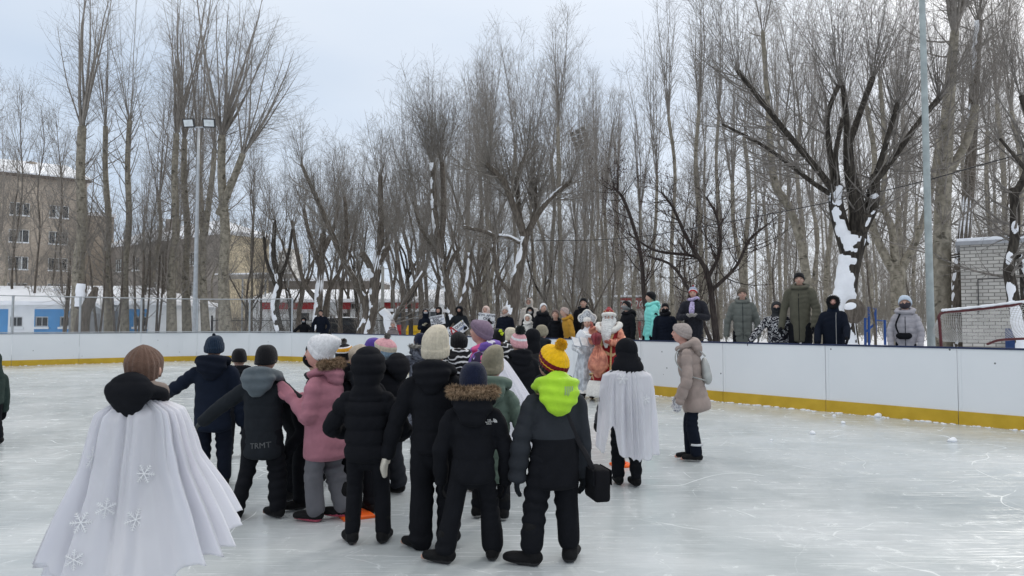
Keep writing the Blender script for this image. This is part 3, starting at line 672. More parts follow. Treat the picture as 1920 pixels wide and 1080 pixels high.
def stall():
    Y = 46.0; X = lambda u: (u - 960) / F * Y; Z = lambda v: CAMZ + (607 - v) / F * Y
    root = empty('metal_pavilion', (0, 0, 0), 0, 'grey metal pavilion with small windows under a white snowy roof beyond the boards', 'pavilion')
    x0, x1 = X(722), X(818)
    mb = MB(); mb.box((x0, Y, -.2), (x1, Y + 3, Z(596))); mb.build('wall', mat('dull grey sheet', (.12, .122, .13), .5, .1, 4), root)
    mb = MB(); mb.box((x0 - .1, Y - .25, Z(584.5)), (x1 + .4, Y + 3.2, Z(579))); mb.build('roof', M_snow, root)
    n = 8
    for k in range(n + 1):
        x = x0 + (x1 - x0) * k / n; mb = MB(); mb.box((x - .03, Y + .02, Z(596)), (x + .03, Y + .08, Z(584.5) - .002)); mb.build('mullion', M_steel, root)
    mb = MB(); mb.box((x0 + .05, Y + .2, Z(596) + .002), (x1 - .05, Y + .25, Z(584.5) - .004)); mb.build('glazing', mat('grey glazing', (.16, .18, .19), .2, .2, 2), root)
    mb = MB(); mb.box((x0, Y - .06, Z(597)), (x1, Y - .003, Z(595))); mb.build('rail', M_steel, root)
    Yb = 40.0
    for u0, u1, v, m, lb in ((763, 787, 610, mat('yellow plastic', (.62, .38, .01), .45), 'yellow plastic bin standing in the snow in front of the grey pavilion'), (745, 758, 609, mat('red plastic', (.35, .015, .03), .45), 'crimson bin standing left of the yellow one')):
        a = (u0 - 960) / F * Yb; b = (u1 - 960) / F * Yb; zt = CAMZ + (607 - v) / F * Yb; w = (b - a) / 2
        rt = empty('salt_bin', ((a + b) / 2, Yb, .3), 0, lb, 'bin', 'coloured bins'); h = zt - .3
        mb = MB(); mb.add([[-w * .85, -.3, 0], [w * .85, -.3, 0], [w * .85, .3, 0], [-w * .85, .3, 0], [-w, -.36, h * .72], [w, -.36, h * .72], [w, .36, h * .72], [-w, .36, h * .72]], [[3, 2, 1, 0], [0, 1, 5, 4], [1, 2, 6, 5], [2, 3, 7, 6], [3, 0, 4, 7], [4, 5, 6, 7]]); mb.build('tub', m, rt)
        mb = MB(); mb.add([[-w * 1.04, -.40, h * .73], [w * 1.04, -.40, h * .73], [w * 1.04, .40, h * .73], [-w * 1.04, .40, h * .73], [-w * .8, -.2, h], [w * .8, -.2, h], [w * .8, .3, h], [-w * .8, .3, h]], [[3, 2, 1, 0], [0, 1, 5, 4], [1, 2, 6, 5], [2, 3, 7, 6], [3, 0, 4, 7], [4, 5, 6, 7]]); mb.build('lid', m, rt)
def brick_shed():
    Y = 20.0; X = lambda u: (u - 960) / F * Y; Z = lambda v: CAMZ + (607 - v) / F * Y
    root = empty('brick_shed', (0, 0, 0), 0, 'white silicate brick shed with a snow covered flat roof at the right edge', 'shed')
    bm = brick_mat('white silicate brick', (.56, .54, .50), (.43, .415, .385), (.21, .20, .185), 1.0, .26, .095, dv=(.85, -.527))
    x0 = X(1803); t = unit(A([1, -.62])); nbk = A([.62, 1.]) / 1.18; zt = Z(460)
    P = [A([x0, Y]), A([x0, Y]) + t * 5.5, A([x0, Y]) + t * 5.5 + nbk * 5, A([x0, Y]) + nbk * 5]
    mb = MB()
    for i in range(4):
        a, b = P[i], P[(i + 1) % 4]; mb.add([[*a, -.3], [*b, -.3], [*b, zt], [*a, zt]], [[0, 1, 2, 3]])
    mb.build('wall', bm, root)
    c = sum(P) / 4; mb = MB()
    for k, (z0, z1, o) in enumerate(((zt + .002, zt + .10, .14), (zt + .102, zt + .24, .10))):
        q = [p + unit(p - c) * o for p in P]; V = [[*p, z0] for p in q] + [[*p, z1] for p in q]
        if k == 1: V[4][2] -= .06; V[5][2] += .03
        (mb if k == 0 else mb).add(V, [[3, 2, 1, 0], [0, 1, 5, 4], [1, 2, 6, 5], [2, 3, 7, 6], [3, 0, 4, 7], [4, 5, 6, 7]], m=k)
    mb.build('roof', [mat('roof sheet', (.3, .31, .33), .5), M_snow2], root)
    # lighter plinth band and cable conduit
    p0 = P[0] - A([.0, .02]); mb = MB(); a = X(1824) ; yy = Y - .25; mb.bar([a, yy, Z(525)], [a, yy, Z(590)], .012); mb.bar([a, yy, Z(525)], [a + .8, yy - .5, Z(523)], .012); mb.build('conduit', M_dark, root)
    mat_b = mat('blue mat', (.02, .05, .16), .6, .2, 5)
    mb = MB(); M4 = frame4([*t, 0], [0, 1, 0], [0, 0, 1], [X(1849) - .1, Y - 1.0, .45]); mb.box((0, 0, 0), (.82, .14, Z(615) - .45), 0, M4); V, Q, T, mq, mt = mb.arr()
    o = mk('gym_mat', V, Q, T, [mat_b], smooth=False); tag(o, 'dark blue padded mat leaning against the white brick shed', 'mat')
    bv = o.modifiers.new('b', 'BEVEL'); bv.width = .03; bv.segments = 2
    # snow bank by the shed
    for (u, v, r, lb) in ((1778, 634, .5, 'low snow heap beside the foot of the white brick shed'),):
        p = W(u, v, 18.3); V, Q, T = ellipsoid((0, 0, 0), (r * 1.6, r, r * .45), None, 24, 14); V = V * (1 + .1 * sn(V, 3, 4))[:, None]; o = mk('snow_heap', V, Q, T, [M_snow2]); o.location = (p[0], p[1], .5); tag(o, lb, 'snow heap')
def goal():
    Y = 12.3; P = lambda u, v, Y=Y: W(u, v, Y)
    root = empty('hockey_goal', tuple(P(1840, 650)), 0, 'red ice hockey goal with white netting and snow on its bar behind the right boards', 'goal')
    off = A(root.location); mr = mat('red goal paint', (.085, .014, .017), .45, .2, 8, spec=.4)
    z0 = .45; g0 = P(1768, 640); g0[2] = z0
    bar = [g0, P(1762, 610), P(1760, 596), P(1768, 586), P(1800, 583, 12.2), P(1850, 578, 12.0), P(1900, 572, 11.7), P(1960, 566, 11.4)]; e = bar[-1].copy(); e[2] = z0; bar.append(e + A([.02, 0, 0]))
    V, Q, T = loft(bar, [.024] * len(bar), S=10, n=60); mk('frame', V - off, Q, T, [mr], parent=root)
    back = [P(1852, 645, 13.0), P(1880, 637, 12.9), P(1960, 634, 12.6)]; back[0][2] = max(back[0][2], .5)
    V, Q, T = loft(back, [.022] * 3, S=10, n=14); mk('base_bar', V - off, Q, T, [mr], parent=root)
    # snow on the bar
    top = cr(bar[3:8], 40); rs = np.random.RandomState(2); V, Q, T = loft(top + A([0, 0, .035]), .03 + .02 * rs.rand(40), .018 + .01 * rs.rand(40), S=8, n=40); mk('snow', V - off, Q, T, [M_snow2], parent=root)
    # net: sagging sheet of cords from the bar back and down
    nu, nv = 44, 26; b0 = cr(bar[2:8], nu); b1 = cr([P(1770, 640, 13.3), P(1850, 640, 13.2), P(1960, 634, 12.8)], nu); G_ = np.zeros((nu, nv, 3))
    for j in range(nv):
        t = j / (nv - 1); G_[:, j] = b0 * (1 - t) + b1 * t; G_[:, j, 1] += .25 * math.sin(math.pi * t); G_[:, j, 2] -= .05 * math.sin(math.pi * t)
    G_ += .012 * sn(G_.reshape(-1, 3), 9, 3).reshape(nu, nv)[..., None]
    a, q1 = tubes(G_, np.full((nu, nv), .0035), 3); b, q2 = tubes(G_.transpose(1, 0, 2).copy(), np.full((nv, nu), .0035), 3)
    mb = MB(); mb.add(a, q1); mb.add(b, q2); mb.build('net', mat('net cord', (.42, .42, .41), .8), root, off=off)
def poles():
    Y = 34.0; x = (366 - 960) / F * Y; zt = CAMZ + (607 - 235) / F * Y; root = empty('floodlight_pole', (x, Y, .35), 0, 'slim grey pole with two square floodlights among the tall poplars on the left', 'light pole', 'light poles')
    mb = MB(); mb.lo([(0, 0, 0), (0, 0, zt - .35)], [.12, .055], S=14, n=6, capk=.02); mb.build('pole', M_steel, root, True)
    mb = MB(); mb.box((-.42, -.03, zt - .38), (.5, .03, zt - .32)); mb.build('crossbar', M_steel, root)
    lens = mat('floodlight glass', (.62, .66, .68), .3)
    for s, xx in ((-1, -.43), (1, .50)):
        M4 = frame4(*[tuple(c) for c in (rotz(.12 * s) @ rotx(.35)).T], [xx, -.06, zt - .16]); mb = MB(); mb.box((-.27, -.06, -.2), (.27, .06, .2), 0, M4); h = mb.build('floodlight', M_dark, root)
        mb = MB(); mb.box((-.22, -.064, -.15), (.22, -.061, .15), 0, M4); mb.build('lens', lens, h); mb = MB(); mb.bar((xx, 0, zt - .35), (xx, -.02, zt - .2), .02); mb.build('bracket', M_steel, h)
    p = W(1746, 640, 13.2); root = empty('lamp_pole', (p[0], p[1], .4), 0, 'thick grey steel pole behind the right boards beside the woman in light grey', 'light pole', 'light poles')
    mb = MB(); mb.lo([(0, 0, 0), (0, 0, 11)], [.068, .040], S=18, n=8, capk=.02); mb.build('pole', mat('weathered zinc', (.33, .37, .37), .5, .15, 6, metal=.3), root, True)
    mb = MB(); mb.lo([(0, 0, 10.8), (-.1, .1, 11.2), (-.9, .5, 11.35)], [.05, .04, .035], S=10, n=12); mb.build('arm', M_steel, root, True)
    mb = MB(); mb.box((-1.4, .3, 11.3), (-.8, .7, 11.42)); mb.build('lamp_head', M_dark, root)
    Y = 50.; p = W(717, 600, Y); root = empty('concrete_pole', (p[0], Y, .2), 0, 'pale concrete pole behind the snow covered forked tree trunk', 'pole')
    mb = MB(); mb.lo([(0, 0, 0), (0, 0, 5.2)], [.13, .10], S=12, n=4, capk=.02); mb.build('pole', mat('concrete', (.4, .4, .38), .8), root, True); mb = MB(); mb.bar((0, 0, 5.2), (0, 0, 5.5), .03); mb.bar((-.4, 0, 5.05), (.4, 0, 5.05), .03); mb.build('crossarm', M_steel, root)
    # stadium light rack behind the trees
    Y = 75.; root = empty('light_mast', (*W(1090, 600, Y)[:2], .2), 0, 'old lattice mast with a tilted rack of square floodlights high among the poplar tops', 'light mast')
    o = A(root.location); zc = W(1088, 262, Y)[2] - .2
    mb = MB()
    for sx in (-.5, .5):
        for sy in (-.5, .5): mb.bar((sx, sy, 0), (sx * .5, sy * .5, zc - 1), .05, 6)
    for k in range(14):
        z = zc * k / 14; s = .5 - .25 * k / 14
        for a, b in (((-s, -s), (s, -s)), ((s, -s), (s, s)), ((s, s), (-s, s)), ((-s, s), (-s, -s))): mb.bar((a[0], a[1], z), (b[0], b[1], z + zc / 14), .025, 4)
    mb.build('lattice', M_steel, root); R = roty(-.3) @ rotz(-.6)
    M4 = frame4(*[tuple(c) for c in R.T], [0, 0, zc]); 
    for r in range(4):
        mb = MB(); mb.box((-.9, -.05, r * .55 - 1.0), (1.0, .05, r * .55 - .94), 0, M4); mb.build('rack_bar', M_dark, root)
        for c in range(3):
            mb = MB(); mb.box((-.85 + c * .65, -.2, r * .55 - .92), (-.45 + c * .65, .1, r * .55 - .58), 0, M4); mb.build('floodlight', M_dark, root)
    # basketball board
    Y = 52.; p = W(284, 538, Y); root = empty('basketball_hoop', (p[0], Y, .2), 0, 'black basketball backboard with a white outline behind the pavilion roof', 'basketball hoop'); h = p[2] - .2
    mb = MB(); mb.box((-.34, -.03, h - .27), (.34, .03, h + .27)); mb.build('backboard', M_dark, root)
    mb = MB()
    for a, b in (((-.37, -.3), (-.34, .3)), ((.34, -.3), (.37, .3)), ((-.34, .27), (.34, .3)), ((-.34, -.3), (.34, -.27))): mb.box((a[0], -.045, h + a[1]), (b[0], .035, h + b[1]))
    mb.build('frame', M_white, root); mb = MB(); mb.bar((0, .3, 0), (0, .3, h), .06); mb.bar((0, .3, h - .1), (0, .03, h - .1), .04); mb.build('post', M_dark, root)
    mb = MB(); a = [(.23 * math.cos(t), -.3 + .23 * math.sin(t), h - .22) for t in np.linspace(0, 6.28, 20)]; V, Q, T = loft(a, [.012] * 20, S=6, n=30); mb.add(V, Q, T); mb.build('rim', M_red, root)
    # outdoor gym bars far right
    Y = 41.; root = empty('outdoor_gym_bars', (*W(1640, 620, Y)[:2], .3), 0, 'blue outdoor exercise bars standing in the snow among the trees', 'exercise bars'); o = A(root.location); mbm = mat('blue bar paint', (.02, .07, .25), .5)
    def L_(u, v): return W(u, v, Y) - o
    for u, vt in ((1622, 596), (1629, 575), (1641, 577), (1659, 600)):
        a = L_(u, 620); a[2] = 0; mb = MB(); mb.bar(a, L_(u, vt), .07); mb.build('upright', mbm, root)
    mb = MB(); mb.bar(L_(1624, 622), L_(1641, 606), .06); mb.bar(L_(1629, 577), L_(1641, 579), .03); mb.bar(L_(1622, 598), L_(1629, 598), .03); mb.bar(L_(1641, 600), L_(1659, 602), .03); mb.build('crossbar', mbm, root)
    # pale fence far right
    Y = 60.; root = empty('mesh_fence', (0, 0, 0), 0, 'pale wire fence crossing the park behind the blue exercise bars', 'fence'); x0, x1 = W(1230, 600, Y)[0], W(1900, 600, Y)[0]
    for x in np.arange(x0, x1, 2.6): mb = MB(); mb.bar((x, Y, 0), (x, Y, 2.0), .03, 6); mb.build('post', M_steel, root)
    P = [[[x0, Y, z], [x1, Y, z]] for z in np.arange(.4, 2.0, .16)] + [[[x, Y, .3], [x, Y, 1.95]] for x in np.arange(x0, x1, .25)]; P = A(P); V, Q = tubes(P, np.full((len(P), 2), .006), 3); mk('mesh', V, Q, None, [M_steel], parent=root)
    # insulated overhead pipe with snow
    Y = 64.; root = empty('heating_pipe', (0, 0, 0), 0, 'raised insulated heating pipe with snow on top in front of the pale yellow building', 'pipe'); a = W(405, 519, Y); b = W(548, 517, Y)
    mb = MB(); mb.bar(a, b, .22, 12); mb.build('pipe', mat('pipe wrap', (.35, .33, .3), .7), root, True); mb = MB(); V, Q, T = loft([a + A([0, 0, .2]), b + A([0, 0, .2])], [.2, .2], [.1, .1], xdir=(0, 1, 0), S=8, n=3); mb.add(V, Q, T); mb.build('snow', M_snow2, root, True)
    for k in np.linspace(.05, .95, 4): p = a * (1 - k) + b * k; mb = MB(); mb.bar((p[0], p[1], 0), (p[0], p[1], p[2] - .2), .08, 6); mb.build('support', M_steel, root)
    # overhead cable
    pts = [W(2300, 205, 17.), W(1920, 288, 19.), W(1655, 358, 22.), W(1300, 428, 28.), W(1150, 448, 33.), W(1000, 450, 38.), W(850, 440, 44.)]
    V, Q, T = loft(pts, [.016] * 7, S=5, n=70); tag(mk('overhead_cable', V, Q, T, [M_dark]), 'black cable sagging across the trees from the upper right', 'cable')
building_left(); building_mid(); building_shed(); shops(); iron_fence(); car(); stall(); brick_shed(); goal(); poles()
def cones():
    m = mat('orange cone plastic', (.85, .13, .012), .45, .08, 6, spec=.4)
    for u, v, s, rz, lb in ((666, 968, .86, .5, 'orange training cone on the ice between the boots of the crowd'), (1166, 874, .72, .2, 'orange training cone on the ice behind the child in the white cape')):
        p = G(u, v); root = empty('training_cone', p, rz, lb, 'cone', 'orange cones'); h = .15 * s
        mb = MB(); b = .15 * s; V = []
        for z, w in ((0.002, b), (.02, b), (.028, b * .93)):
            for k in range(4): a = math.pi / 4 + k * math.pi / 2; V.append([w * 1.414 * math.cos(a), w * 1.414 * math.sin(a), z])
        mb.add(V, list(grid(3, 4)) + [[3, 2, 1, 0], [8, 9, 10, 11]]); mb.build('base', m, root)
        V, Q, T = loft([(0, 0, .025), (0, 0, h + .01)], [.075 * s, .016 * s], S=20, n=6, capk=.05); mk('cone_body', V, Q, T, [m], parent=root)
cones()
# ---------------------------------------------------------------- trees
def bark(name, c, c2, streak=1.0, stretch=(6, 6, 1.2), rings=0.0):
    """bark: long ridges, mottling, and (poplar, aspen) dark branch scars and lenticel bars"""
    m, nt, b, L = base_mat('bark ' + name); tc = N_(nt, 'ShaderNodeTexCoord')
    def nz(sc, s, d=5, dist=0):
        mp = N_(nt, 'ShaderNodeMapping'); mp.inputs['Scale'].default_value = sc; L(tc.outputs['Object'], mp.inputs[0]); n = N_(nt, 'ShaderNodeTexNoise'); n.inputs['Scale'].default_value = s; n.inputs['Detail'].default_value = d; n.inputs['Distortion'].default_value = dist; L(mp.outputs[0], n.inputs['Vector']); return n.outputs[0]
    rp = N_(nt, 'ShaderNodeValToRGB'); rp.color_ramp.elements[0].position = .34; rp.color_ramp.elements[1].position = .66; rp.color_ramp.elements[0].color = (*(A(c) * .8), 1); rp.color_ramp.elements[1].color = (*c2, 1)
    ridge = nz(stretch, 3.0, 6, .4); L(ridge, rp.inputs[0]); out = rp.outputs[0]
    def dark(fac_src, p0, p1, k):
        nonlocal out
        mr = N_(nt, 'ShaderNodeMapRange'); mr.inputs[1].default_value = p0; mr.inputs[2].default_value = p1; mr.inputs[4].default_value = k; L(fac_src, mr.inputs[0]); mx = N_(nt, 'ShaderNodeMix', data_type='RGBA'); L(mr.outputs[0], mx.inputs[0]); L(out, mx.inputs[6]); mx.inputs[7].default_value = (*(A(c) * .28), 1); out = mx.outputs[2]
    if rings: dark(nz((1.6, 1.6, 9), 2.2, 3), .60, .68, rings); dark(nz((2.2, 2.2, 3.2), 1.3, 2), .64, .70, rings)
    dark(nz((1, 1, .35), .9, 3), .52, .75, .35)
    L(out, b.inputs['Base Color']); b.inputs['Roughness'].default_value = .9; b.inputs['Specular IOR Level'].default_value = .15
    bp = N_(nt, 'ShaderNodeBump'); bp.inputs['Strength'].default_value = .8; bp.inputs['Distance'].default_value = .03; L(ridge, bp.inputs['Height']); L(bp.outputs[0], b.inputs['Normal'])
    return m
B_pop = bark('poplar', (.21, .19, .15), (.33, .30, .245), 1, (2.5, 2.5, 1.6), .75)
B_popd = bark('poplar twig', (.22, .20, .175), (.31, .285, .26))
B_old = bark('old willow', (.030, .026, .023), (.075, .066, .056))
B_oldt = bark('willow shoot', (.15, .138, .125), (.23, .212, .195))
B_mid = bark('grey elm', (.088, .075, .062), (.165, .142, .12))
B_midt = bark('elm twig', (.19, .172, .152), (.27, .25, .225))
B_app = bark('apple', (.035, .028, .027), (.07, .058, .052))
def rs3(rs, n): return unit(rs.randn(n, 3))
def interp(P, R, i, t):
    K = P.shape[1]; x = t * (K - 1); k = np.minimum(x.astype(int), K - 2); f = (x - k)[:, None]
    p = P[i, k] * (1 - f) + P[i, k + 1] * f; r = R[i, k] * (1 - f[:, 0]) + R[i, k + 1] * f[:, 0]; d = unit(P[i, k + 1] - P[i, k]); return p, r, d
def sprout(rs, P, R, n, t0, t1, ang, L, K=4, up=.05, wob=.12, rr=.55, rmin=.0028, rmax=9, tp=1.0, Lt=.5):
    """n side branches on the branches P,R"""
    ln = np.linalg.norm(np.diff(P, axis=1), axis=2).sum(1); w = ln / ln.sum(); i = rs.choice(len(P), n, p=w)
    t = t0 + (t1 - t0) * rs.rand(n) ** tp; p, r, d = interp(P, R, i, t)
    s = rs3(rs, n); s = unit(s - d * (s * d).sum(1, keepdims=True)); a = np.radians(ang[0] + (ang[1] - ang[0]) * rs.rand(n))[:, None]
    dd = unit(d * np.cos(a) + s * np.sin(a)); l = (L[0] + (L[1] - L[0]) * rs.rand(n)) * (1 - Lt * t)
    Q = np.zeros((n, K, 3)); Q[:, 0] = p
    for k in range(1, K):
        Q[:, k] = Q[:, k - 1] + dd * (l / (K - 1))[:, None]; dd = unit(dd + A([0, 0, up]) + rs.randn(n, 3) * wob)
    r0 = np.clip(r * rr, rmin, rmax); RR = r0[:, None] * np.linspace(1, .35, K)[None] ; RR = np.maximum(RR, rmin * .8)
    return Q, RR
def fan(rs, p, d, n, ang, L, r, K=6, up=.07, wob=.065):
    """shoots from one pollarded head"""
    d = unit(d); s = rs3(rs, n); s = unit(s - d * (s @ d)[:, None]); a = np.radians(ang * np.sqrt(rs.rand(n)))[:, None]
    dd = unit(d * np.cos(a) + s * np.sin(a)); l = L * (.55 + .45 * rs.rand(n)) * (1 - .25 * a[:, 0]); Q = np.zeros((n, K, 3)); Q[:, 0] = p + s * .06 * rs.rand(n, 1)
    for k in range(1, K):
        Q[:, k] = Q[:, k - 1] + dd * (l / (K - 1))[:, None]; dd = unit(dd + A([0, 0, up]) + rs.randn(n, 3) * wob)
    R = (r * (.5 + .5 * rs.rand(n)))[:, None] * np.linspace(1, .16, K)[None]; return Q, np.maximum(R, .003)
def crown_mesh(name, sets, m, parent, off=0):
    mb = MB()
    for P, R, S in sets:
        V, Q = tubes(P, R, S); mb.add(V - off, Q)
    return mb.build(name, m, parent, True)
def limb_tube(pts, r, n=None, S=10, seed=0):
    n = n or 4 * len(pts); V, Q, T = loft(pts, r, S=S, n=n, capk=.6)
    f = sn(V, 2.2, seed); r_ = np.mean(r); return V + (.10 * r_ * f)[:, None] * unit(V - np.repeat(V.mean(0)[None], len(V), 0)) * A([1, 1, .2]), Q, T
def snow_shell(pts, r, rs, cover=.5, side=(-.6, -.5, .5), h=.035, S=30):
    """irregular snow plastered on one side of a limb"""
    n = 14 * len(pts); P = cr(pts, n); R = cr(r, n)[:, 0]; t = unit(np.gradient(P, axis=0)); X = unit(np.cross(t, A([.3, 1, .2]))); Y = np.cross(t, X); th = np.linspace(0, 2 * np.pi, S, endpoint=False)
    D = np.cos(th)[None, :, None] * X[:, None] + np.sin(th)[None, :, None] * Y[:, None]; s = unit(A(side)); f = (D @ s)
    base = P[:, None] + D * R[:, None, None]; nz = sn(base.reshape(-1, 3), 3.2, rs.randint(99)).reshape(n, S) * .55 + sn(base.reshape(-1, 3), 14, rs.randint(99)).reshape(n, S) * .45
    nz = nz + .45 * sn(P, 1.7, rs.randint(99))[:, None]; mask = np.clip((f + nz - (1.26 - .86 * cover)) * 1.8, -1, 1); mk_ = np.clip((mask + .1) / 1.1, 0, 1); hh = -.012 + (h * .8 + .012) * np.sqrt(mk_); V = P[:, None] + D * (R[:, None] + hh)[..., None]
    return V.reshape(-1, 3), grid(n, S)
def tree(label, base, limbs, trunkm, twigm, seed, heads=(), side=(), twigs=(0, 0, 0), snow=(), group=None, cat='tree', name='bare_tree', berries=None, extra=None):
    """limbs: (list of world points, radii). heads: (limb idx, n, angle, length, r, dir or None). side: (limb idx, n, t0,t1, ang, L)."""
    rs = np.random.RandomState(seed); root = empty(name, base, 0, label, cat, group); off = A(root.location)
    mb = MB(); 
    for k, (pts, r) in enumerate(limbs):
        V, Q, T = limb_tube(A(pts), r, seed=seed + k); mb.add(V - off, Q, T)
    mb.build('trunk', trunkm, root, True)
    sets = []
    for (i, n, ang, L, r, d) in heads:
        r = r * (.5 if n > 8 and r < .06 else 1.0); n = int(n * (.62 if n > 16 else .85 if n > 10 else 1))
        p = A(limbs[i][0][-1]); dd = unit(p - A(limbs[i][0][-2])) if d is None else A(d, float); dd = unit(dd + A([0, 0, .6]))
        sets.append((*fan(rs, p, dd, n, ang, L, r), 5))
    for (i, n, t0, t1, ang, L) in side:
        P = cr(A(limbs[i][0]), 10)[None]; R = cr(limbs[i][1], 10)[:, 0][None]; sets.append((*sprout(rs, P, R, n, t0, t1, ang, L, 6, .14, .06, .35, .006, .03), 5))
    if sets:
        P1 = np.concatenate([s[0] for s in sets]); R1 = np.concatenate([s[1] for s in sets])
        n2, n3, tl = twigs; n2 = int(n2 * .45); n3 = int(n3 * .55); P2, R2 = sprout(rs, P1, R1, n2, .08, .99, (26, 66), (tl * .45, tl * 1.1), 5, .045, .13, .5, .0036, .010); out = [(P1, R1, 5), (P2, R2, 3)]
        if n3: P3, R3 = sprout(rs, P2, R2, n3, .15, .95, (25, 55), (tl * .2, tl * .45), 3, .06, .1, .6, .0026, .006); out.append((P3, R3, 3))
        crown_mesh('crown', out, twigm, root, off)
        if berries:
            n, r = berries; i = rs.randint(0, len(P2), n); p, _, _ = interp(P2, R2, i, rs.rand(n)); mbb = MB(); o = A([[1, 0, 0], [-1, 0, 0], [0, 1, 0], [0, -1, 0], [0, 0, 1], [0, 0, -1.0]])
            V = (p[:, None] - off - A([0, 0, .02]) + o[None] * r).reshape(-1, 3); f = A([[0, 2, 4], [2, 1, 4], [1, 3, 4], [3, 0, 4], [2, 0, 5], [1, 2, 5], [3, 1, 5], [0, 3, 5]]); T = (f[None] + (np.arange(n) * 6)[:, None, None]).reshape(-1, 3)
            tag(mk('berries', V, None, T, [mat('dried berries', (.05, .022, .022), .8)], parent=root), kind='stuff')
    if snow:
        mb = MB()
        for (i, cover, sd_, h) in snow:
            V, Q = snow_shell(limbs[i][0], limbs[i][1], rs, cover, sd_, h); mb.add(V - off, Q)
        mb.build('snow', M_snow2, root, True)
    return root
def px(pts, Y, dY=0.0):
    """pixel polyline [(u,v,width_px)] at depth Y (drifting by dY) -> points and radii"""
    n = len(pts); P = [W(u, v, Y + dY * k / max(1, n - 1)) for k, (u, v, w) in enumerate(pts)]
    return P, [w * (Y) / F / 2 for u, v, w in pts]
def pollard(label, u, vb, uh, vh, w, Y, seed, nlead=9, vt=-60, spread=16, extra=(), lean=0, tw=(420, 900, 1.9), low=12, group=None):
    """tall poplar cut back once: straight pale trunk, a knot, then a sheaf of upright leaders"""
    P, R = px([(u, vb, w * 1.15), (u * .7 + uh * .3 - 2.5, vb * .65 + vh * .35, w * .82), (u * .45 + uh * .55 + 3, vb * .45 + vh * .55, w * .74), (u * .2 + uh * .8 - 2, vb * .2 + vh * .8, w * .64), (uh, vh, w * .60)], Y); w = w * .9
    P[0][2] = min(P[0][2], .3)
    L = (vh - vt) / F * Y * 1.02; limbs = [(P, R)]
    for e in extra: limbs.append(px(e, Y, -.5))
    heads = [(0, nlead, spread, L, R[-1] * .46, (lean, 0, 1.0)), (0, nlead + 3, spread * 3.0, L * .42, R[-1] * .2, (lean, 0, 1.0))] + [(k + 1, max(5, nlead // 2), spread * 1.1, L * .8, limbs[k + 1][1][-1] * .42, None) for k in range(len(extra))]
    return tree(label, (P[0][0], P[0][1], P[0][2]), limbs, B_pop, B_popd, seed, heads, [(0, low * 3, .12, 1.0, (25, 65), (1.0, 4.2))], tw, group=group)
TG = 'tall pollarded poplars on the left'
pollard('pale poplar whose shoots start from a knot above the brown brick building corner', 148, 650, 154, 240, 25, 38, 1, 11, -130, 20, lean=-.03, group=TG, tw=(875, 1950, 3.0))
pollard('slim poplar, second from the left beside the brick building', 205, 650, 198, 238, 15, 40, 2, 9, -110, 13, group=TG, tw=(650, 1300, 2.7))
pollard('slim poplar with a small snow cap on its knot, left of the floodlight pole', 234, 650, 243, 226, 15, 39, 3, 9, -110, 17, group=TG, tw=(700, 1430, 3.0))
pollard('poplar immediately left of the floodlight pole', 322, 650, 331, 252, 18, 40, 4, 12, -110, 14, group=TG, tw=(950, 2080, 2.7))
pollard('poplar directly behind the floodlight pole', 352, 650, 346, 262, 17, 42, 5, 10, -90, 12, group=TG, tw=(800, 1560, 2.7))
pollard('thick poplar right of the floodlight pole, its wide crown leaning out to the right', 424, 660, 416, 256, 24, 37, 6, 24, -90, 26, extra=[[(412, 400, 16), (440, 330, 13), (455, 290, 12)]], lean=.16, group=TG, tw=(2125, 4680, 3.0))
pollard('poplar forking low between the floodlight pole and the thickest poplar', 388, 655, 372, 300, 16, 41, 7, 8, -60, 14, extra=[[(384, 440, 12), (398, 330, 10), (402, 280, 9)]], group=TG, tw=(750, 1560, 2.7))
tree('broken leaning stump with a snow plastered cut face in front of the white pavilion', (*W(150, 640, 36)[:2], .2), [px([(152, 640, 26), (157, 590, 24), (172, 560, 17), (180, 540, 9)], 36), px([(151, 575, 18), (152, 552, 19), (154, 532, 15)], 36)], B_mid, B_midt, 77, [], [], (0, 0, 0), [(1, .95, (0, -1, .2), .05)], name='tree_stump')
SH = 'thin shrub stems behind the wire fence'
rs0 = np.random.RandomState(9)
for k in range(6):
    u = [183, 216, 255, 268, 292, 118][k]; Y = 37 + k * .7; vt = [330, 380, 300, 350, 420, 430][k]
    L0 = px([(u, 640, 5), (u - 8 + 3 * k, 560, 4), (u - 16 + 6 * k, 480, 3)], Y); L1_ = px([(u + 3, 640, 4), (u + 12, 550, 3.4), (u + 14, 470, 2.5)], Y)
    tree(['thin multi stemmed shrub left of the vestibule door', 'thin shrub in front of the vestibule door', 'tallest thin shrub in front of the right blue panel', 'thin shrub leaning right before the blue panel', 'small thin shrub by the right end of the white pavilion', 'thin shrub in front of the left blue panel'][k],
         (*W(u, 640, Y)[:2], .3), [L0, L1_], B_mid, B_midt, 30 + k, [(0, 9, 22, (480 - vt) / F * Y, .02, (0, 0, 1)), (1, 8, 24, (470 - vt) / F * Y, .02, (0.1, 0, 1))], [(0, 7, .2, 1, (25, 60), (1.2, 3.0)), (1, 7, .2, 1, (25, 60), (1.2, 3.0))], (380, 700, 1.3), name='shrub', cat='shrub', group=SH)
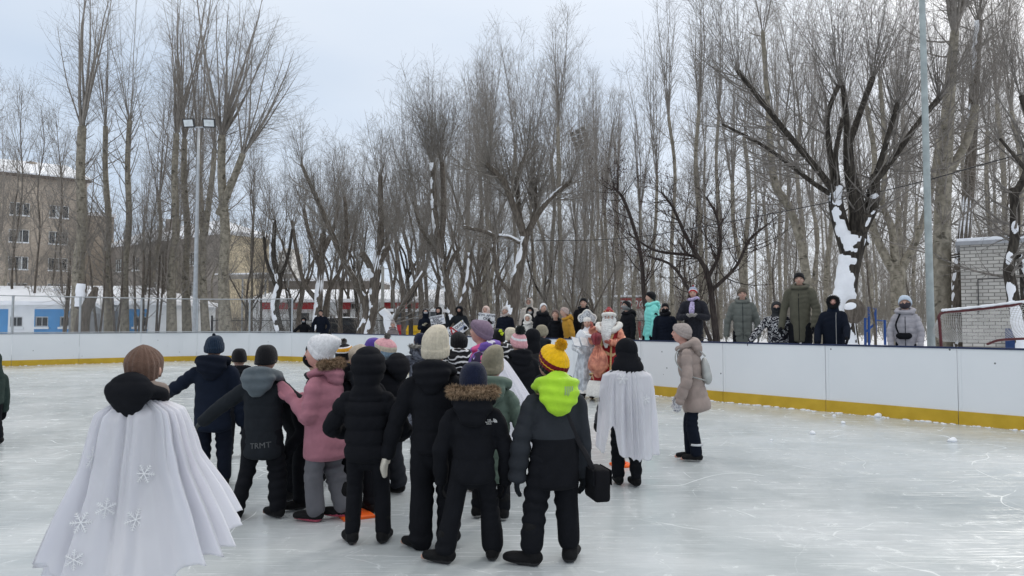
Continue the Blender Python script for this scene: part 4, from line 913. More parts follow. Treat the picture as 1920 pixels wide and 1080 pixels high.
# middle: pollarded, crooked, snow plastered trees
def px3(*a): return px(*a)
MS = (-.75, -.35, .35)
MG = 'pollarded old trees behind the middle of the boards'
tree('dark crooked tree with snow clinging to its twisted trunk, right of the wire fence', (*W(527, 640, 36)[:2], .3), [px([(530, 640, 17), (516, 575, 14), (524, 530, 13), (513, 480, 10), (514, 414, 9)], 36), px([(520, 540, 10), (500, 490, 6), (495, 445, 5)], 36), px([(524, 525, 8), (540, 480, 6), (548, 430, 5)], 36)], B_old, B_midt, 41,
     [(0, 9, 24, 3.2, .03, None), (1, 7, 26, 3.0, .025, None), (2, 7, 26, 3.0, .025, None)], [(0, 10, .4, 1, (30, 70), (1, 2.6))], (450, 900, 1.3), [(0, .42, MS, .05)], group=MG)
tree('dark tree whose round broom of shoots rises above the man in the board opening', (*W(592, 640, 39)[:2], .3), [px([(592, 640, 17), (598, 560, 15), (602, 500, 13), (606, 440, 12)], 39), px([(600, 500, 10), (580, 440, 8), (570, 395, 7)], 39, 1), px([(603, 480, 9), (625, 430, 7), (634, 385, 6)], 39, -1), px([(592, 560, 10), (570, 530, 8), (556, 470, 7), (548, 415, 6)], 39), px([(610, 640, 10), (612, 560, 9), (640, 500, 7), (655, 440, 6)], 40)], B_mid, B_midt, 42,
     [(0, 22, 26, 5.6, .05, (0, 0, 1)), (1, 15, 26, 4.6, .04, (-.15, 0, 1)), (2, 15, 26, 4.6, .04, (.1, 0, 1)), (3, 10, 24, 3.4, .03, None), (4, 10, 22, 3.4, .03, None)], [(0, 14, .4, 1, (30, 60), (1, 3))], (2400, 4200, 1.5), [(0, .3, MS, .05), (4, .35, MS, .04)], group=MG)
tree('snow plastered double trunk whose left limb sweeps far up to the left', (*W(690, 640, 31)[:2], .35), [px([(672, 640, 20), (688, 590, 17), (676, 546, 14), (643, 485, 12), (602, 391, 9), (566, 310, 6)], 31), px([(686, 640, 18), (700, 580, 17), (702, 520, 17), (712, 465, 14), (714, 400, 11), (713, 330, 9)], 31), px([(702, 520, 14), (690, 492, 13), (679, 476, 14)], 31, -.3), px([(706, 500, 11), (724, 468, 13), (728, 460, 9)], 31), px([(645, 490, 9), (650, 430, 8), (646, 370, 6)], 31, .6)], B_mid, B_midt, 43,
     [(1, 18, 26, 3.4, .035, (0, 0, 1)), (0, 12, 24, 3.0, .03, None), (2, 7, 26, 2.6, .03, (-.3, 0, 1)), (3, 9, 24, 4.2, .04, (.4, 0, 1)), (4, 12, 22, 3.2, .03, (0, 0, 1))], [(0, 20, .35, 1, (25, 55), (1.5, 3.6)), (1, 12, .3, 1, (25, 60), (1.2, 3.4))], (2100, 3600, 1.5), [(1, .6, MS, .06), (0, .36, (-.3, -.3, .8), .05), (2, .8, MS, .07), (3, .6, MS, .05)], group=MG)
tree('short leaning stub trunk capped with snow beside the grey pavilion', (*W(750, 640, 29)[:2], .35), [px([(742, 640, 22), (728, 600, 19), (716, 582, 18)], 29), px([(728, 640, 13), (738, 600, 11), (762, 560, 9), (795, 510, 8)], 29), px([(757, 640, 9), (755, 560, 8), (748, 500, 7), (742, 455, 6)], 29)], B_mid, B_midt, 44,
     [(1, 12, 26, 3.2, .03, (.1, 0, 1)), (2, 12, 24, 3.4, .03, (0, 0, 1))], [(1, 12, .2, 1, (30, 60), (1, 2.6))], (900, 1500, 1.3), [(0, .65, (-.3, -.6, .7), .05), (1, .35, (-.4, -.2, .8), .04)], group=MG)
tree('snowy forked tree with a tall dense broom of shoots behind the people holding signs', (*W(848, 640, 29)[:2], .4), [px([(850, 640, 21), (848, 585, 18), (836, 526, 14), (824, 477, 13), (815, 390, 11), (812, 306, 10)], 29), px([(824, 480, 11), (832, 400, 10), (829, 306, 9)], 29, .4), px([(852, 600, 13), (870, 560, 11), (880, 510, 9), (882, 474, 9)], 29), px([(836, 526, 9), (846, 490, 8), (862, 465, 7)], 29), px([(834, 520, 9), (820, 480, 8), (790, 430, 6), (775, 380, 5)], 29)], B_mid, B_midt, 45,
     [(0, 34, 30, 4.6, .04, (-.1, 0, 1)), (1, 26, 28, 4.6, .035, (.12, 0, 1)), (2, 4, 24, 1.6, .02, None), (3, 10, 26, 3.0, .03, (.3, 0, 1)), (4, 12, 22, 3.6, .03, (-.1, 0, 1))], [(0, 12, .3, 1, (25, 60), (1.2, 3.4))], (3600, 6000, 1.5), [(0, .52, MS, .06), (2, .6, MS, .05), (3, .55, (-.4, -.3, .8), .05)], group=MG)
tree('big forked tree with snow lined cut limbs, left of the person with the silver headdress', (*W(955, 640, 26)[:2], .45), [px([(950, 650, 26), (962, 571, 23), (974, 502, 18), (985, 445, 16)], 26), px([(985, 450, 13), (962, 385, 12), (944, 340, 11), (912, 308, 9)], 26, -.6), px([(985, 450, 12), (974, 400, 10), (970, 335, 9), (986, 291, 8)], 26, .6), px([(988, 440, 13), (1003, 400, 10), (1003, 345, 9)], 26, .3), px([(992, 432, 12), (1010, 400, 10), (1036, 368, 8), (1071, 341, 8)], 26, -.5), px([(965, 560, 9), (935, 520, 8), (926, 470, 8), (922, 440, 7), (868, 425, 6)], 26, -.4), px([(974, 455, 7), (955, 445, 6), (935, 442, 5)], 26)], B_mid, B_midt, 46,
     [(1, 14, 32, 3.4, .03, (-.2, 0, 1)), (2, 20, 26, 4.6, .035, (.0, 0, 1)), (3, 18, 26, 4.0, .03, (.1, 0, 1)), (4, 12, 34, 3.2, .03, (.5, 0, .8)), (5, 9, 26, 2.4, .02, (-.2, 0, 1))], [(1, 22, .3, 1, (30, 60), (1, 3.4)), (2, 16, .3, 1, (20, 50), (1, 3.4)), (3, 16, .3, 1, (20, 50), (1, 3.4)), (4, 20, .3, 1, (30, 60), (1, 3.4)), (5, 14, .3, 1, (40, 90), (1, 2.2))], (4000, 4400, 1.4), [(0, .5, MS, .05), (1, .4, (-.3, -.1, 1), .045), (4, .4, (-.2, -.1, 1), .03), (5, .5, (-.4, -.3, 1), .05), (6, .7, (0, 0, 1), .04)], group=MG)
# the big willow on the right
Yw = 19.5
wl = [px([(1590, 660, 44), (1583, 600, 42), (1586, 540, 38), (1596, 480, 40), (1604, 445, 44)], Yw), px([(1590, 470, 30), (1573, 410, 28), (1566, 372, 26), (1572, 350, 20)], Yw), px([(1606, 460, 34), (1609, 400, 31), (1601, 361, 27), (1592, 311, 20), (1590, 262, 17)], Yw),
      px([(1612, 440, 22), (1630, 400, 22), (1636, 370, 24), (1641, 330, 18)], Yw), px([(1568, 365, 14), (1545, 333, 12), (1505, 285, 11), (1467, 239, 10), (1383, 133, 8)], Yw, -1.2), px([(1565, 368, 11), (1522, 341, 9), (1439, 278, 7), (1355, 233, 5)], Yw, .8),
      px([(1568, 360, 14), (1560, 310, 11), (1551, 240, 10), (1556, 200, 9), (1572, 161, 9)], Yw, .5), px([(1572, 352, 10), (1567, 290, 9), (1576, 240, 8), (1578, 222, 6)], Yw, -.5), px([(1590, 270, 14), (1586, 210, 11), (1580, 161, 9)], Yw, -.4), px([(1591, 270, 14), (1606, 230, 12), (1622, 185, 11), (1636, 147, 12)], Yw, .8),
      px([(1641, 335, 14), (1652, 300, 11), (1667, 250, 10), (1683, 194, 9)], Yw, -.6), px([(1640, 340, 14), (1665, 310, 12), (1700, 261, 11), (1730, 220, 10), (1762, 183, 12)], Yw, .6), px([(1625, 455, 12), (1618, 440, 16), (1625, 405, 20)], Yw, -.4)]
tree('huge dark willow on the right, snow plastered trunk, thick cut limbs spraying long shoots', (*W(1590, 660, Yw)[:2], .45), wl, B_old, B_oldt, 50,
     [(4, 26, 26, 4.4, .022, (-.35, 0, 1)), (5, 12, 26, 3.6, .016, (-.6, 0, .7)), (6, 34, 30, 4.2, .022, (-.25, 0, 1)), (7, 6, 24, 2.6, .015, None), (8, 30, 28, 4.4, .022, (-.02, 0, 1)), (9, 44, 34, 4.4, .026, (.2, 0, 1)), (10, 26, 32, 3.6, .02, (.15, 0, 1)), (11, 46, 34, 4.2, .026, (.45, 0, .9)), (12, 4, 30, 1.2, .01, None)],
     [(4, 26, .3, 1, (25, 60), (1.6, 3.4)), (5, 20, .3, 1, (25, 60), (1.2, 3.0)), (6, 8, .2, 1, (25, 55), (1.2, 3)), (10, 9, .2, 1, (25, 55), (1.2, 3)), (11, 16, .2, 1, (25, 60), (1.4, 3.2)), (3, 8, .2, 1, (40, 80), (1.2, 2.6)), (1, 10, .2, 1, (50, 90), (1.0, 2.6)), (2, 6, .2, .9, (40, 80), (1, 2.2))],
     (4600, 7000, 1.2), [(0, .88, (-.8, -.55, .15), .05), (1, .22, (-.2, -.9, .5), .05), (3, .3, (.2, -.9, .5), .05), (12, .5, (.6, -.7, .4), .05), (5, .25, (0, 0, 1), .02)], name='willow_tree')
# snow covered stump knob in front of the willow
p = W(1603, 582, 18.9); V, Q, T = ellipsoid((0, 0, 0), (.25, .2, .30), None, 32, 20); V = V * (1 + .24 * sn(V, 5, 8) + .10 * sn(V, 14, 2))[:, None]
o = mk('tree_burl', V, Q, T, [B_mid]); o.location = (p[0], p[1], p[2] - .06); tag(o, 'knobbly burl wearing a cap of snow at the foot of the huge willow', 'tree burl')
V, Q, T = ellipsoid((-.05, -.02, .14), (.25, .22, .15), None, 32, 18); V = V * (1 + .16 * sn(V, 7, 3) + .07 * sn(V, 18, 4))[:, None]; s_ = mk('snow', V, Q, T, [M_snow2], parent=o)
Y = 30.; tree('pale grey tree forking into three behind the woman in the light grey coat', (*W(1682, 640, Y)[:2], .3), [px([(1685, 650, 30), (1684, 570, 27), (1683, 505, 26)], Y), px([(1676, 510, 17), (1650, 460, 15), (1632, 400, 13), (1640, 300, 10), (1625, 200, 8)], Y), px([(1680, 505, 16), (1672, 430, 13), (1655, 380, 10), (1660, 300, 9), (1650, 150, 7)], Y), px([(1690, 505, 17), (1722, 440, 13), (1745, 360, 11), (1760, 260, 9)], Y)], B_pop, B_popd, 51,
     [(1, 12, 16, 5.5, .04, (0, 0, 1)), (2, 12, 16, 5.5, .04, (0, 0, 1)), (3, 12, 16, 5.0, .04, (.1, 0, 1))], [(1, 20, .2, 1, (30, 70), (1.2, 3)), (2, 16, .2, 1, (30, 70), (1.2, 3)), (3, 16, .2, 1, (30, 70), (1.2, 3))], (1500, 2400, 1.6), [])
Y = 22.; tree('thick straight grey trunk just right of the steel pole', (*W(1775, 650, Y)[:2], .3), [px([(1767, 650, 36), (1765, 560, 33), (1767, 420, 30), (1772, 300, 27), (1778, 200, 22), (1790, 60, 15)], Y), px([(1775, 330, 18), (1810, 270, 15), (1830, 200, 13)], Y)], B_pop, B_popd, 52, [(0, 16, 22, 6, .07, (0, 0, 1)), (1, 14, 24, 4.6, .04, (.2, 0, 1))], [(0, 40, .25, 1, (45, 95), (1.4, 3.4))], (1900, 3200, 1.5), [])
Y = 24.; tree('dark bodied tall trunk at the left corner of the white brick shed', (*W(1800, 650, Y)[:2], .3), [px([(1797, 650, 30), (1795, 580, 28), (1805, 470, 24), (1818, 330, 20), (1826, 180, 17), (1835, 40, 14)], Y)], B_mid, B_midt, 53, [(0, 14, 22, 5, .05, (0, 0, 1))], [(0, 34, .25, 1, (45, 95), (1.2, 3.0))], (1400, 2200, 1.4), [(0, .25, (-.9, -.1, .1), .03)])
Y = 16.; tree('crooked dark tree plastered with snow in front of the white brick shed', (*W(1905, 670, Y)[:2], .45), [px([(1925, 670, 27), (1908, 600, 22), (1897, 540, 20), (1892, 500, 19), (1902, 450, 17), (1903, 390, 17), (1900, 355, 14)], Y), px([(1902, 365, 14), (1925, 320, 13), (1930, 240, 12), (1915, 180, 9)], Y), px([(1905, 480, 12), (1918, 500, 14), (1922, 560, 15), (1930, 640, 18)], Y, 1), px([(1925, 320, 8), (1900, 290, 6), (1875, 260, 5)], Y)], B_old, B_oldt, 54,
     [(1, 16, 34, 3.0, .02, (0, 0, 1)), (3, 12, 30, 2.6, .015, (-.3, 0, 1))], [(0, 22, .4, 1, (50, 95), (.8, 2.2)), (1, 12, .2, 1, (30, 70), (.8, 2.4))], (900, 1500, 1.0), [(0, .70, (-.7, -.7, .2), .05), (2, .5, (.2, -.9, .2), .05)])
Y = 27.; tree('grey trunk leaning left then straightening, between the tall man and the willow', (*W(1530, 640, Y)[:2], .4), [px([(1535, 640, 24), (1520, 580, 20), (1512, 520, 17), (1500, 450, 16), (1480, 390, 15), (1455, 350, 15), (1447, 300, 13), (1440, 200, 10), (1430, 60, 8)], Y)], B_pop, B_popd, 55, [(0, 12, 20, 4, .04, (0, 0, 1))], [(0, 34, .3, 1, (30, 80), (1.2, 3.2))], (1100, 1800, 1.5), [])
# dark fruiting tree
Y = 30.; al = [px([(1345, 650, 14), (1338, 590, 12), (1332, 540, 11), (1322, 500, 10)], Y), px([(1324, 505, 9), (1290, 450, 7), (1262, 390, 5), (1240, 360, 4)], Y), px([(1328, 520, 8), (1350, 470, 6), (1345, 410, 5), (1325, 370, 4)], Y, 1), px([(1334, 545, 8), (1380, 500, 6), (1405, 450, 5), (1440, 420, 3)], Y, -1), px([(1322, 500, 7), (1300, 480, 6), (1230, 470, 5), (1180, 440, 3)], Y, 1), px([(1333, 640, 8), (1300, 560, 6), (1262, 500, 5), (1215, 480, 4)], Y, -.5), px([(1222, 640, 10), (1208, 560, 8), (1200, 470, 7), (1172, 380, 6), (1150, 350, 4)], Y + 2)]
tree('low spreading dark tree dotted with dried berries behind the spectators', (*W(1345, 650, Y)[:2], .4), al, B_app, B_app, 56, [(k, 12, 60, 2.6, .02, None) for k in range(1, 7)], [(k, 22, .15, 1, (35, 80), (1.0, 2.8)) for k in range(1, 7)], (2400, 4200, 1.0), [], berries=(2600, .022), name='apple_tree')
# repeated background trees ------------------------------------------------
def proto_poplar(seed, H, knot, r, nl, sp, tw):
    rs = np.random.RandomState(seed); b = A([[0, 0, -.3], [.15 * rs.randn(), .15 * rs.randn(), knot * .4], [.2 * rs.randn(), .2 * rs.randn(), knot * .75], [.2 * rs.randn(), .2 * rs.randn(), knot]]); R = [r * 1.15, r, r * .85, r * .8]
    mb = MB(); V, Q, T = limb_tube(b, R, 12, 8, seed); mb.add(V, Q, T); tr = mk('trunk', *mb.arr()[:3], mats=[B_pop], coll=False)
    P0, R0 = fan(rs, b[-1], A([0, 0, 1.0]), nl, sp, (H - knot) * 1.05, r * .32, 7, .06, .05); P1, R1 = sprout(rs, cr(b, 10)[None], cr(R, 10)[:, 0][None], 22, .3, 1, (35, 80), (1, 4.0), 5, .12, .06, .2, .006, .03)
    PA = np.concatenate([P0, np.stack([cr(p, 7) for p in P1])]); RA = np.concatenate([R0, np.stack([cr(p, 7)[:, 0] for p in R1])])
    P2, R2 = sprout(rs, PA, RA, tw[0], .08, .98, (22, 50), (tw[2] * .5, tw[2]), 4, .10, .09, .5, .005, .012); P3, R3 = sprout(rs, P2, R2, tw[1], .15, .95, (25, 55), (tw[2] * .2, tw[2] * .45), 3, .06, .1, .6, .004, .006)
    mb = MB()
    for P, R_, S in ((PA, RA, 4), (P2, R2, 3), (P3, R3, 3)): V, Q = tubes(P, R_, S); mb.add(V, Q)
    return tr, mk('crown', *mb.arr()[:3], mats=[B_popd], coll=False), H
def proto_fan(seed, H, tm, cm, tw):
    rs = np.random.RandomState(seed); r = .15; k = 2.6; mb = MB(); P = A([[0, 0, -.3], [.1, 0, k * .5], [-.1, .1, k]]); heads = []; V, Q, T = limb_tube(P, [r * 1.2, r, r * .9], 8, 8, seed); mb.add(V, Q, T)
    for i in range(4):
        a = rs.rand() * 6.28; l = 1.2 + rs.rand() * 2; e = P[-1] + A([math.cos(a) * l * .6, math.sin(a) * l * .6, l]); m_ = (P[-1] + e) / 2 + rs.randn(3) * .15; V, Q, T = limb_tube(A([P[-1], m_, e]), [r * .6, r * .45, r * .4], 8, 6, seed + i); mb.add(V, Q, T); heads.append((e, unit(e - m_)))
    tr = mk('trunk', *mb.arr()[:3], mats=[tm], coll=False); PA = []; RA = []
    for e, d in heads: p, r_ = fan(rs, e, d + A([0, 0, 1.2]), 11, 34, (H - e[2]) * 1.05, .022, 6, .07, .07); PA.append(p); RA.append(r_)
    PA = np.concatenate(PA); RA = np.concatenate(RA); P2, R2 = sprout(rs, PA, RA, tw[0], .08, .98, (22, 48), (tw[2] * .5, tw[2]), 4, .1, .09, .5, .005, .012); P3, R3 = sprout(rs, P2, R2, tw[1], .15, .95, (25, 55), (tw[2] * .2, tw[2] * .45), 3, .06, .1, .6, .004, .006); mb = MB()
    for P, R_, S in ((PA, RA, 4), (P2, R2, 3), (P3, R3, 3)): V, Q = tubes(P, R_, S); mb.add(V, Q)
    return tr, mk('crown', *mb.arr()[:3], mats=[cm], coll=False), H
POP = [proto_poplar(100 + k, 20, [8.5, 10, 11.5, 7.5, 12.5][k], [.13, .11, .125, .10, .13][k], [8, 7, 6, 9, 7][k], [11, 9, 13, 14, 10][k], (330, 900, 2.6)) for k in range(5)]
FAN = [proto_fan(200 + k, 10, [B_mid, B_old, B_mid][k], B_midt, (380, 900, 1.4)) for k in range(3)]
def put(proto, u, Y, vt, rz, label, group, name='bare_tree', wide=1.0):
    tr, cr_, H = proto; x = (u - 960) / F * Y; h = CAMZ - .3 + (607 - vt) / F * Y; s = h / H
    root = empty(name, (x, Y, .25), rz, label, 'tree', group); sx = min(s, 1.15) * wide; root.scale = (sx, sx, s)
    PUTS.append((root, u, Y, ('slender twiggy sapling' if 'sapling' in name else 'broom shaped bare tree' if 'broom' in group else ('tall straight poplar' if Y < 45 else 'distant pale poplar'))))
    for nm, me in (('trunk', tr), ('crown', cr_)):
        o = bpy.data.objects.new(nm, me); COL.objects.link(o); o.parent = root
rt = np.random.RandomState(77)
LP_ = 'tall straight poplars in the wood beyond the rink'
prof_u = [-200, 0, 60, 120, 520, 560, 600, 740, 790, 860, 930, 990, 1060, 1100, 1130, 1190, 1240, 1300, 2200]
prof_v = [-20, 120, 120, -60, 60, 400, 330, 280, 160, 120, -10, 40, -40, 60, 70, 70, 0, -60, -80]
poplab = 'tall bare poplar with a pale straight trunk standing in the wood beyond the rink'
us = []
LM = [(70, 'the brown brick block'), (160, 'the snow faced broken stump'), (255, 'the right blue panel'), (368, 'the floodlight pole'), (470, 'the pale yellow wall'), (597, 'the opening in the boards'), (690, 'the snow plastered double trunk'), (775, 'the yellow bin'), (860, 'the tilted placard'), (965, 'the big forked tree'), (1100, 'the silver headdress'), (1222, 'the mint green jacket'), (1300, 'the red, white and blue hat'), (1392, 'the grey green parka'), (1500, 'the tall man in olive'), (1590, 'the huge dark willow'), (1746, 'the thick steel pole'), (1850, 'the white brick shed')]
PUTS = []
def name_puts():
    """give every repeated tree a label of its own: kind, order and side of the nearest landmark"""
    gr = {}
    for o, u, Y, noun in PUTS:
        k = min(range(len(LM)), key=lambda i: abs(LM[i][0] - u)); gr.setdefault((noun, k, u < LM[k][0]), []).append((abs(u - LM[k][0]), o))
    for (noun, k, left), L in gr.items():
        L.sort(key=lambda q: q[0])
        for i, (_, o) in enumerate(L):
            w = ['just', 'second', 'third', 'fourth', 'fifth', 'sixth', 'seventh', 'eighth', 'ninth', 'tenth'][min(i, 9)]; o['label'] = f"{noun}, {w} {'left' if left else 'right'} of {LM[k][1]}"
for u, Y, w in [(925, 44, 1), (1000, 60, 1), (1020, 52, 1), (1048, 42, 1), (1080, 56, 1), (1122, 46, 1), (1140, 58, 1), (1160, 70, 1), (1195, 50, 1), (1238, 40, 1), (1262, 54, 1), (1312, 44, 1), (1350, 58, 1), (1385, 38, 1.0), (1408, 32, 1), (1440, 50, 1), (1475, 60, 1), (1533, 36, 1), (1556, 34, 1), (1505, 46, 1), (1625, 46, 1), (1720, 50, 1), (1850, 34, 1), (1885, 38, 1), (1915, 30, 1), (1940, 44, 1), (1985, 26, 1), (1700, 62, 1), (900, 60, 1), (870, 66, 1), (960, 66, 1)]:
    vt = np.interp(u, prof_u, prof_v) + rt.randn() * 18; put(POP[rt.randint(5)], u, Y, vt, rt.rand() * 6.28, poplab, LP_); us.append(u)
for k in range(34):
    u = 880 + 1150 * rt.rand(); Y = 48 + 45 * rt.rand(); vt = np.interp(u, prof_u, prof_v) + 20 + abs(rt.randn()) * 60; put(POP[rt.randint(5)], u, Y, vt, rt.rand() * 6.28, poplab, LP_)
for k in range(8):
    u = -60 + 560 * rt.rand(); Y = 50 + 14 * rt.rand(); vt = 110 + 160 * rt.rand(); put(POP[rt.randint(5)], u, Y, vt, rt.rand() * 6.28, 'slender bare poplar standing further back between the pavilion and the apartment blocks', 'slender poplars on the left')
for u, Y in ((-30, 30), (-75, 36), (470, 46), (290, 48)): put(POP[rt.randint(5)], u, Y, np.interp(u, prof_u, prof_v) + 120 * (u > 430), rt.rand() * 6.28, 'slender bare poplar standing further back between the pavilion and the apartment blocks', 'slender poplars on the left')
fl = 'bare broom shaped tree standing further back behind the middle of the boards'
for k, (u, Y, vt) in enumerate([(470, 44, 420), (545, 50, 390), (563, 44, 250), (640, 48, 250), (668, 55, 240), (690, 52, 300), (735, 46, 250), (765, 50, 180), (790, 44, 165), (800, 56, 150), (835, 60, 140), (870, 48, 130), (900, 46, 135), (770, 38, 320), (890, 38, 260), (935, 40, 300), (1020, 44, 330), (655, 62, 330), (615, 60, 260), (710, 66, 320), (1075, 36, 420), (1110, 44, 400), (1000, 34, 470), (780, 64, 210), (820, 52, 200)]):
    put(FAN[k % 3], u, Y, vt, rt.rand() * 6.28, fl, 'broom shaped trees behind the rink', wide=.85)
# saplings: thin stems with fine twigs all the way up
def proto_sap(seed, H):
    rs = np.random.RandomState(seed); b = np.cumsum(np.vstack([[0, 0, -.3], np.column_stack([.16 * rs.randn(6), .16 * rs.randn(6), np.full(6, H / 6)])]), 0); R = np.linspace(.075, .012, 7); P = cr(b, 14)[None]; RR = cr(R, 14)[:, 0][None]
    tr = mk('trunk', *tubes(P, RR, 7), mats=[B_mid], coll=False); P1, R1 = sprout(rs, P, RR, 34, .12, .98, (22, 48), (1.4, 3.6), 6, .07, .1, .5, .005, .02); P2, R2 = sprout(rs, P1, R1, 300, .1, .98, (25, 60), (.5, 1.5), 4, .05, .13, .6, .004, .008); P3, R3 = sprout(rs, P2, R2, 520, .1, .95, (25, 60), (.25, .6), 3, .04, .1, .6, .0035, .005); mb = MB()
    for p, r_, S in ((P1, R1, 4), (P2, R2, 3), (P3, R3, 3)): V, Q = tubes(p, r_, S); mb.add(V, Q)
    return tr, mk('crown', *mb.arr()[:3], mats=[B_midt], coll=False), H
SAP = [proto_sap(300 + k, 9) for k in range(4)]
for k, (u, Y, vt) in enumerate([(12, 48, 150), (38, 50, 260), (62, 47, 180), (92, 50, 240), (120, 47, 200), (172, 48, 280), (262, 46, 300), (300, 47, 260), (8, 52, 300), (455, 44, 300), (482, 45, 330), (515, 47, 350), (560, 42, 430), (640, 42, 420), (668, 40, 440), (770, 40, 400), (800, 39, 430), (890, 38, 400), (925, 37, 420), (1040, 38, 380), (1072, 40, 330), (1105, 37, 400), (1140, 41, 350), (1205, 40, 380), (1275, 42, 300), (1340, 44, 280), (1452, 40, 330), (1480, 36, 380), (1640, 38, 330), (1712, 38, 360), (1845, 30, 330), (1870, 34, 250), (1225, 34, 420), (985, 42, 360)]):
    put(SAP[k % 4], u, Y, vt, rt.rand() * 6.28, 'slender bare sapling with fine twigs all the way up its thin stem', 'slender saplings beyond the rink', 'bare_sapling')
# far wood that reads as one mass
def far_wood():
    rs = np.random.RandomState(3); n = 620; u = np.where(rs.rand(n) < .82, 820 + 1300 * rs.rand(n), -200 + 760 * rs.rand(n)); Y = 85 + 60 * rs.rand(n); x = (u - 960) / F * Y; H = (6 + 13 * rs.rand(n)) * np.where(u < 820, .5, 1.0)
    P = np.stack([np.column_stack([x + rs.randn(n) * .15 * k, Y, H * k / 4]) for k in range(5)], 1); R = (.07 + .06 * rs.rand(n))[:, None] * np.linspace(1, .2, 5)[None]
    P1, R1 = sprout(rs, P, R, n * 34, .08, .98, (20, 60), (1.5, 4.2), 4, .12, .1, .4, .010, .03); P2, R2 = sprout(rs, P1, R1, n * 44, .1, .95, (25, 60), (.6, 1.5), 3, .05, .1, .6, .009, .014)
    m = 900; u2 = np.where(rs.rand(m) < .75, 760 + 1250 * rs.rand(m), 330 + 430 * rs.rand(m)); Y2 = 50 + 25 * rs.rand(m); Pb = np.stack([np.column_stack([(u2 - 960) / F * Y2 + rs.randn(m) * .3 * k, Y2 + rs.randn(m) * .2 * k, (1 + 5.0 * rs.rand(m)) * k / 3]) for k in range(4)], 1); Rb = np.full((m, 4), .02) * np.linspace(1, .4, 4); Pc, Rc = sprout(rs, Pb, Rb, m * 20, .05, 1, (20, 60), (.8, 2.2), 4, .1, .1, .6, .006, .012)
    mb = MB()
    for p, r, s in ((P, R, 5), (P1, R1, 3), (P2, R2, 3), (Pb, Rb, 3), (Pc, Rc, 3)): V, Q = tubes(p, r, s); mb.add(V, Q)
    tag(mb.build('distant_wood', mat('distant bark', (.22, .20, .17), .9, .3, .3), None, True), 'mass of thin bare trees and undergrowth filling the far background of the park', 'wood', kind='stuff')
far_wood(); name_puts()
# brush twigs poking out of the snow just behind the boards on the right
p = W(1618, 645, 15.5); rs = np.random.RandomState(6); n = 9; P = np.zeros((n, 5, 3)); P[:, 0] = p + rs.randn(n, 3) * A([.12, .1, 0]); P[:, 0, 2] = .5; dd = unit(A([[.5, 0, .8]]) + rs.randn(n, 3) * .6); dd[:, 2] = abs(dd[:, 2])
for k in range(1, 5): P[:, k] = P[:, k - 1] + dd * .16; dd = unit(dd + rs.randn(n, 3) * .2)
R = np.full((n, 5), .005) * np.linspace(1, .4, 5); P1, R1 = sprout(rs, P, R, 90, .1, 1, (30, 60), (.1, .35), 3, .02, .1, .6, .002, .003); mb = MB()
for a, b in ((P, R), (P1, R1)): V, Q = tubes(a, b, 4); mb.add(V - p, Q)
o = mb.build('twiggy_bush', B_oldt, None, True); o.location = tuple(p); tag(o, 'small twiggy bush in the snow behind the boards, right of the woman in navy', 'bush')
# ---------------------------------------------------------------- people
TMP = bpy.data.scenes.new('tmp'); TVL = TMP.view_layers[0]
def remesh(parts, vox, smooth=3, fac=.5):
    """union of closed pieces (V,Q,T) -> one continuous surface"""
    mb = MB()
    for p in parts: mb.add(*p)
    V, Q, T, _, _ = mb.arr(); me = mk('tmpm', V, Q, T, coll=False); o = bpy.data.objects.new('tmpo', me); TMP.collection.objects.link(o)
    m = o.modifiers.new('r', 'REMESH'); m.mode = 'VOXEL'; m.voxel_size = vox; m.adaptivity = 0
    if smooth: s = o.modifiers.new('s', 'SMOOTH'); s.factor = fac; s.iterations = smooth
    TVL.update(); dg = TVL.depsgraph; e = o.evaluated_get(dg); em = e.to_mesh()
    n = len(em.vertices); co = np.empty(n * 3, np.float32); em.vertices.foreach_get('co', co); co = co.reshape(-1, 3).astype(float)
    nr = np.empty(n * 3, np.float32); em.vertex_normals.foreach_get('vector', nr); nr = nr.reshape(-1, 3).astype(float)
    li = np.empty(len(em.loops), np.int32); em.loops.foreach_get('vertex_index', li); lt = np.empty(len(em.polygons), np.int32); em.polygons.foreach_get('loop_total', lt); ls = np.empty(len(em.polygons), np.int32); em.polygons.foreach_get('loop_start', ls)
    q = ls[lt == 4]; t = ls[lt == 3]; Qo = li[q[:, None] + np.arange(4)]; To = li[t[:, None] + np.arange(3)] if len(t) else None
    e.to_mesh_clear(); bpy.data.objects.remove(o); bpy.data.meshes.remove(me)
    return co, nr, Qo, To
def smoothstep(a, b, x): t = np.clip((x - a) / (b - a), 0, 1); return t * t * (3 - 2 * t)
def bone_s(co, bones):
    """nearest bone index, length along it"""
    best = np.full(len(co), 1e9); S = np.zeros(len(co)); I = np.zeros(len(co), int); D = np.zeros((len(co), 3))
    for k, (a, b, s0, rad) in enumerate(bones):
        a = A(a); b = A(b); d = b - a; L = np.linalg.norm(d); u = d / L; t = np.clip((co - a) @ u, -.05, L + .05); dist = np.linalg.norm(co - a - t[:, None] * u, axis=1) / rad
        m = dist < best; best[m] = dist[m]; S[m] = s0 + t[m]; I[m] = k; D[m] = u
    return I, S, D
def puff(co, nr, bones, band=.085, amp=.010, seed=0, wr=.004):
    I, S, D = bone_s(co, bones); ph = S + .006 * sn(co, 9, seed); f = np.abs(np.sin(np.pi * ph / band)) ** .45
    return co + nr * (amp * (f - .8) + wr * sn(co, 26, seed + 1) * (f ** 2) + wr * .6 * sn(co, 60, seed + 5) * f)[:, None]
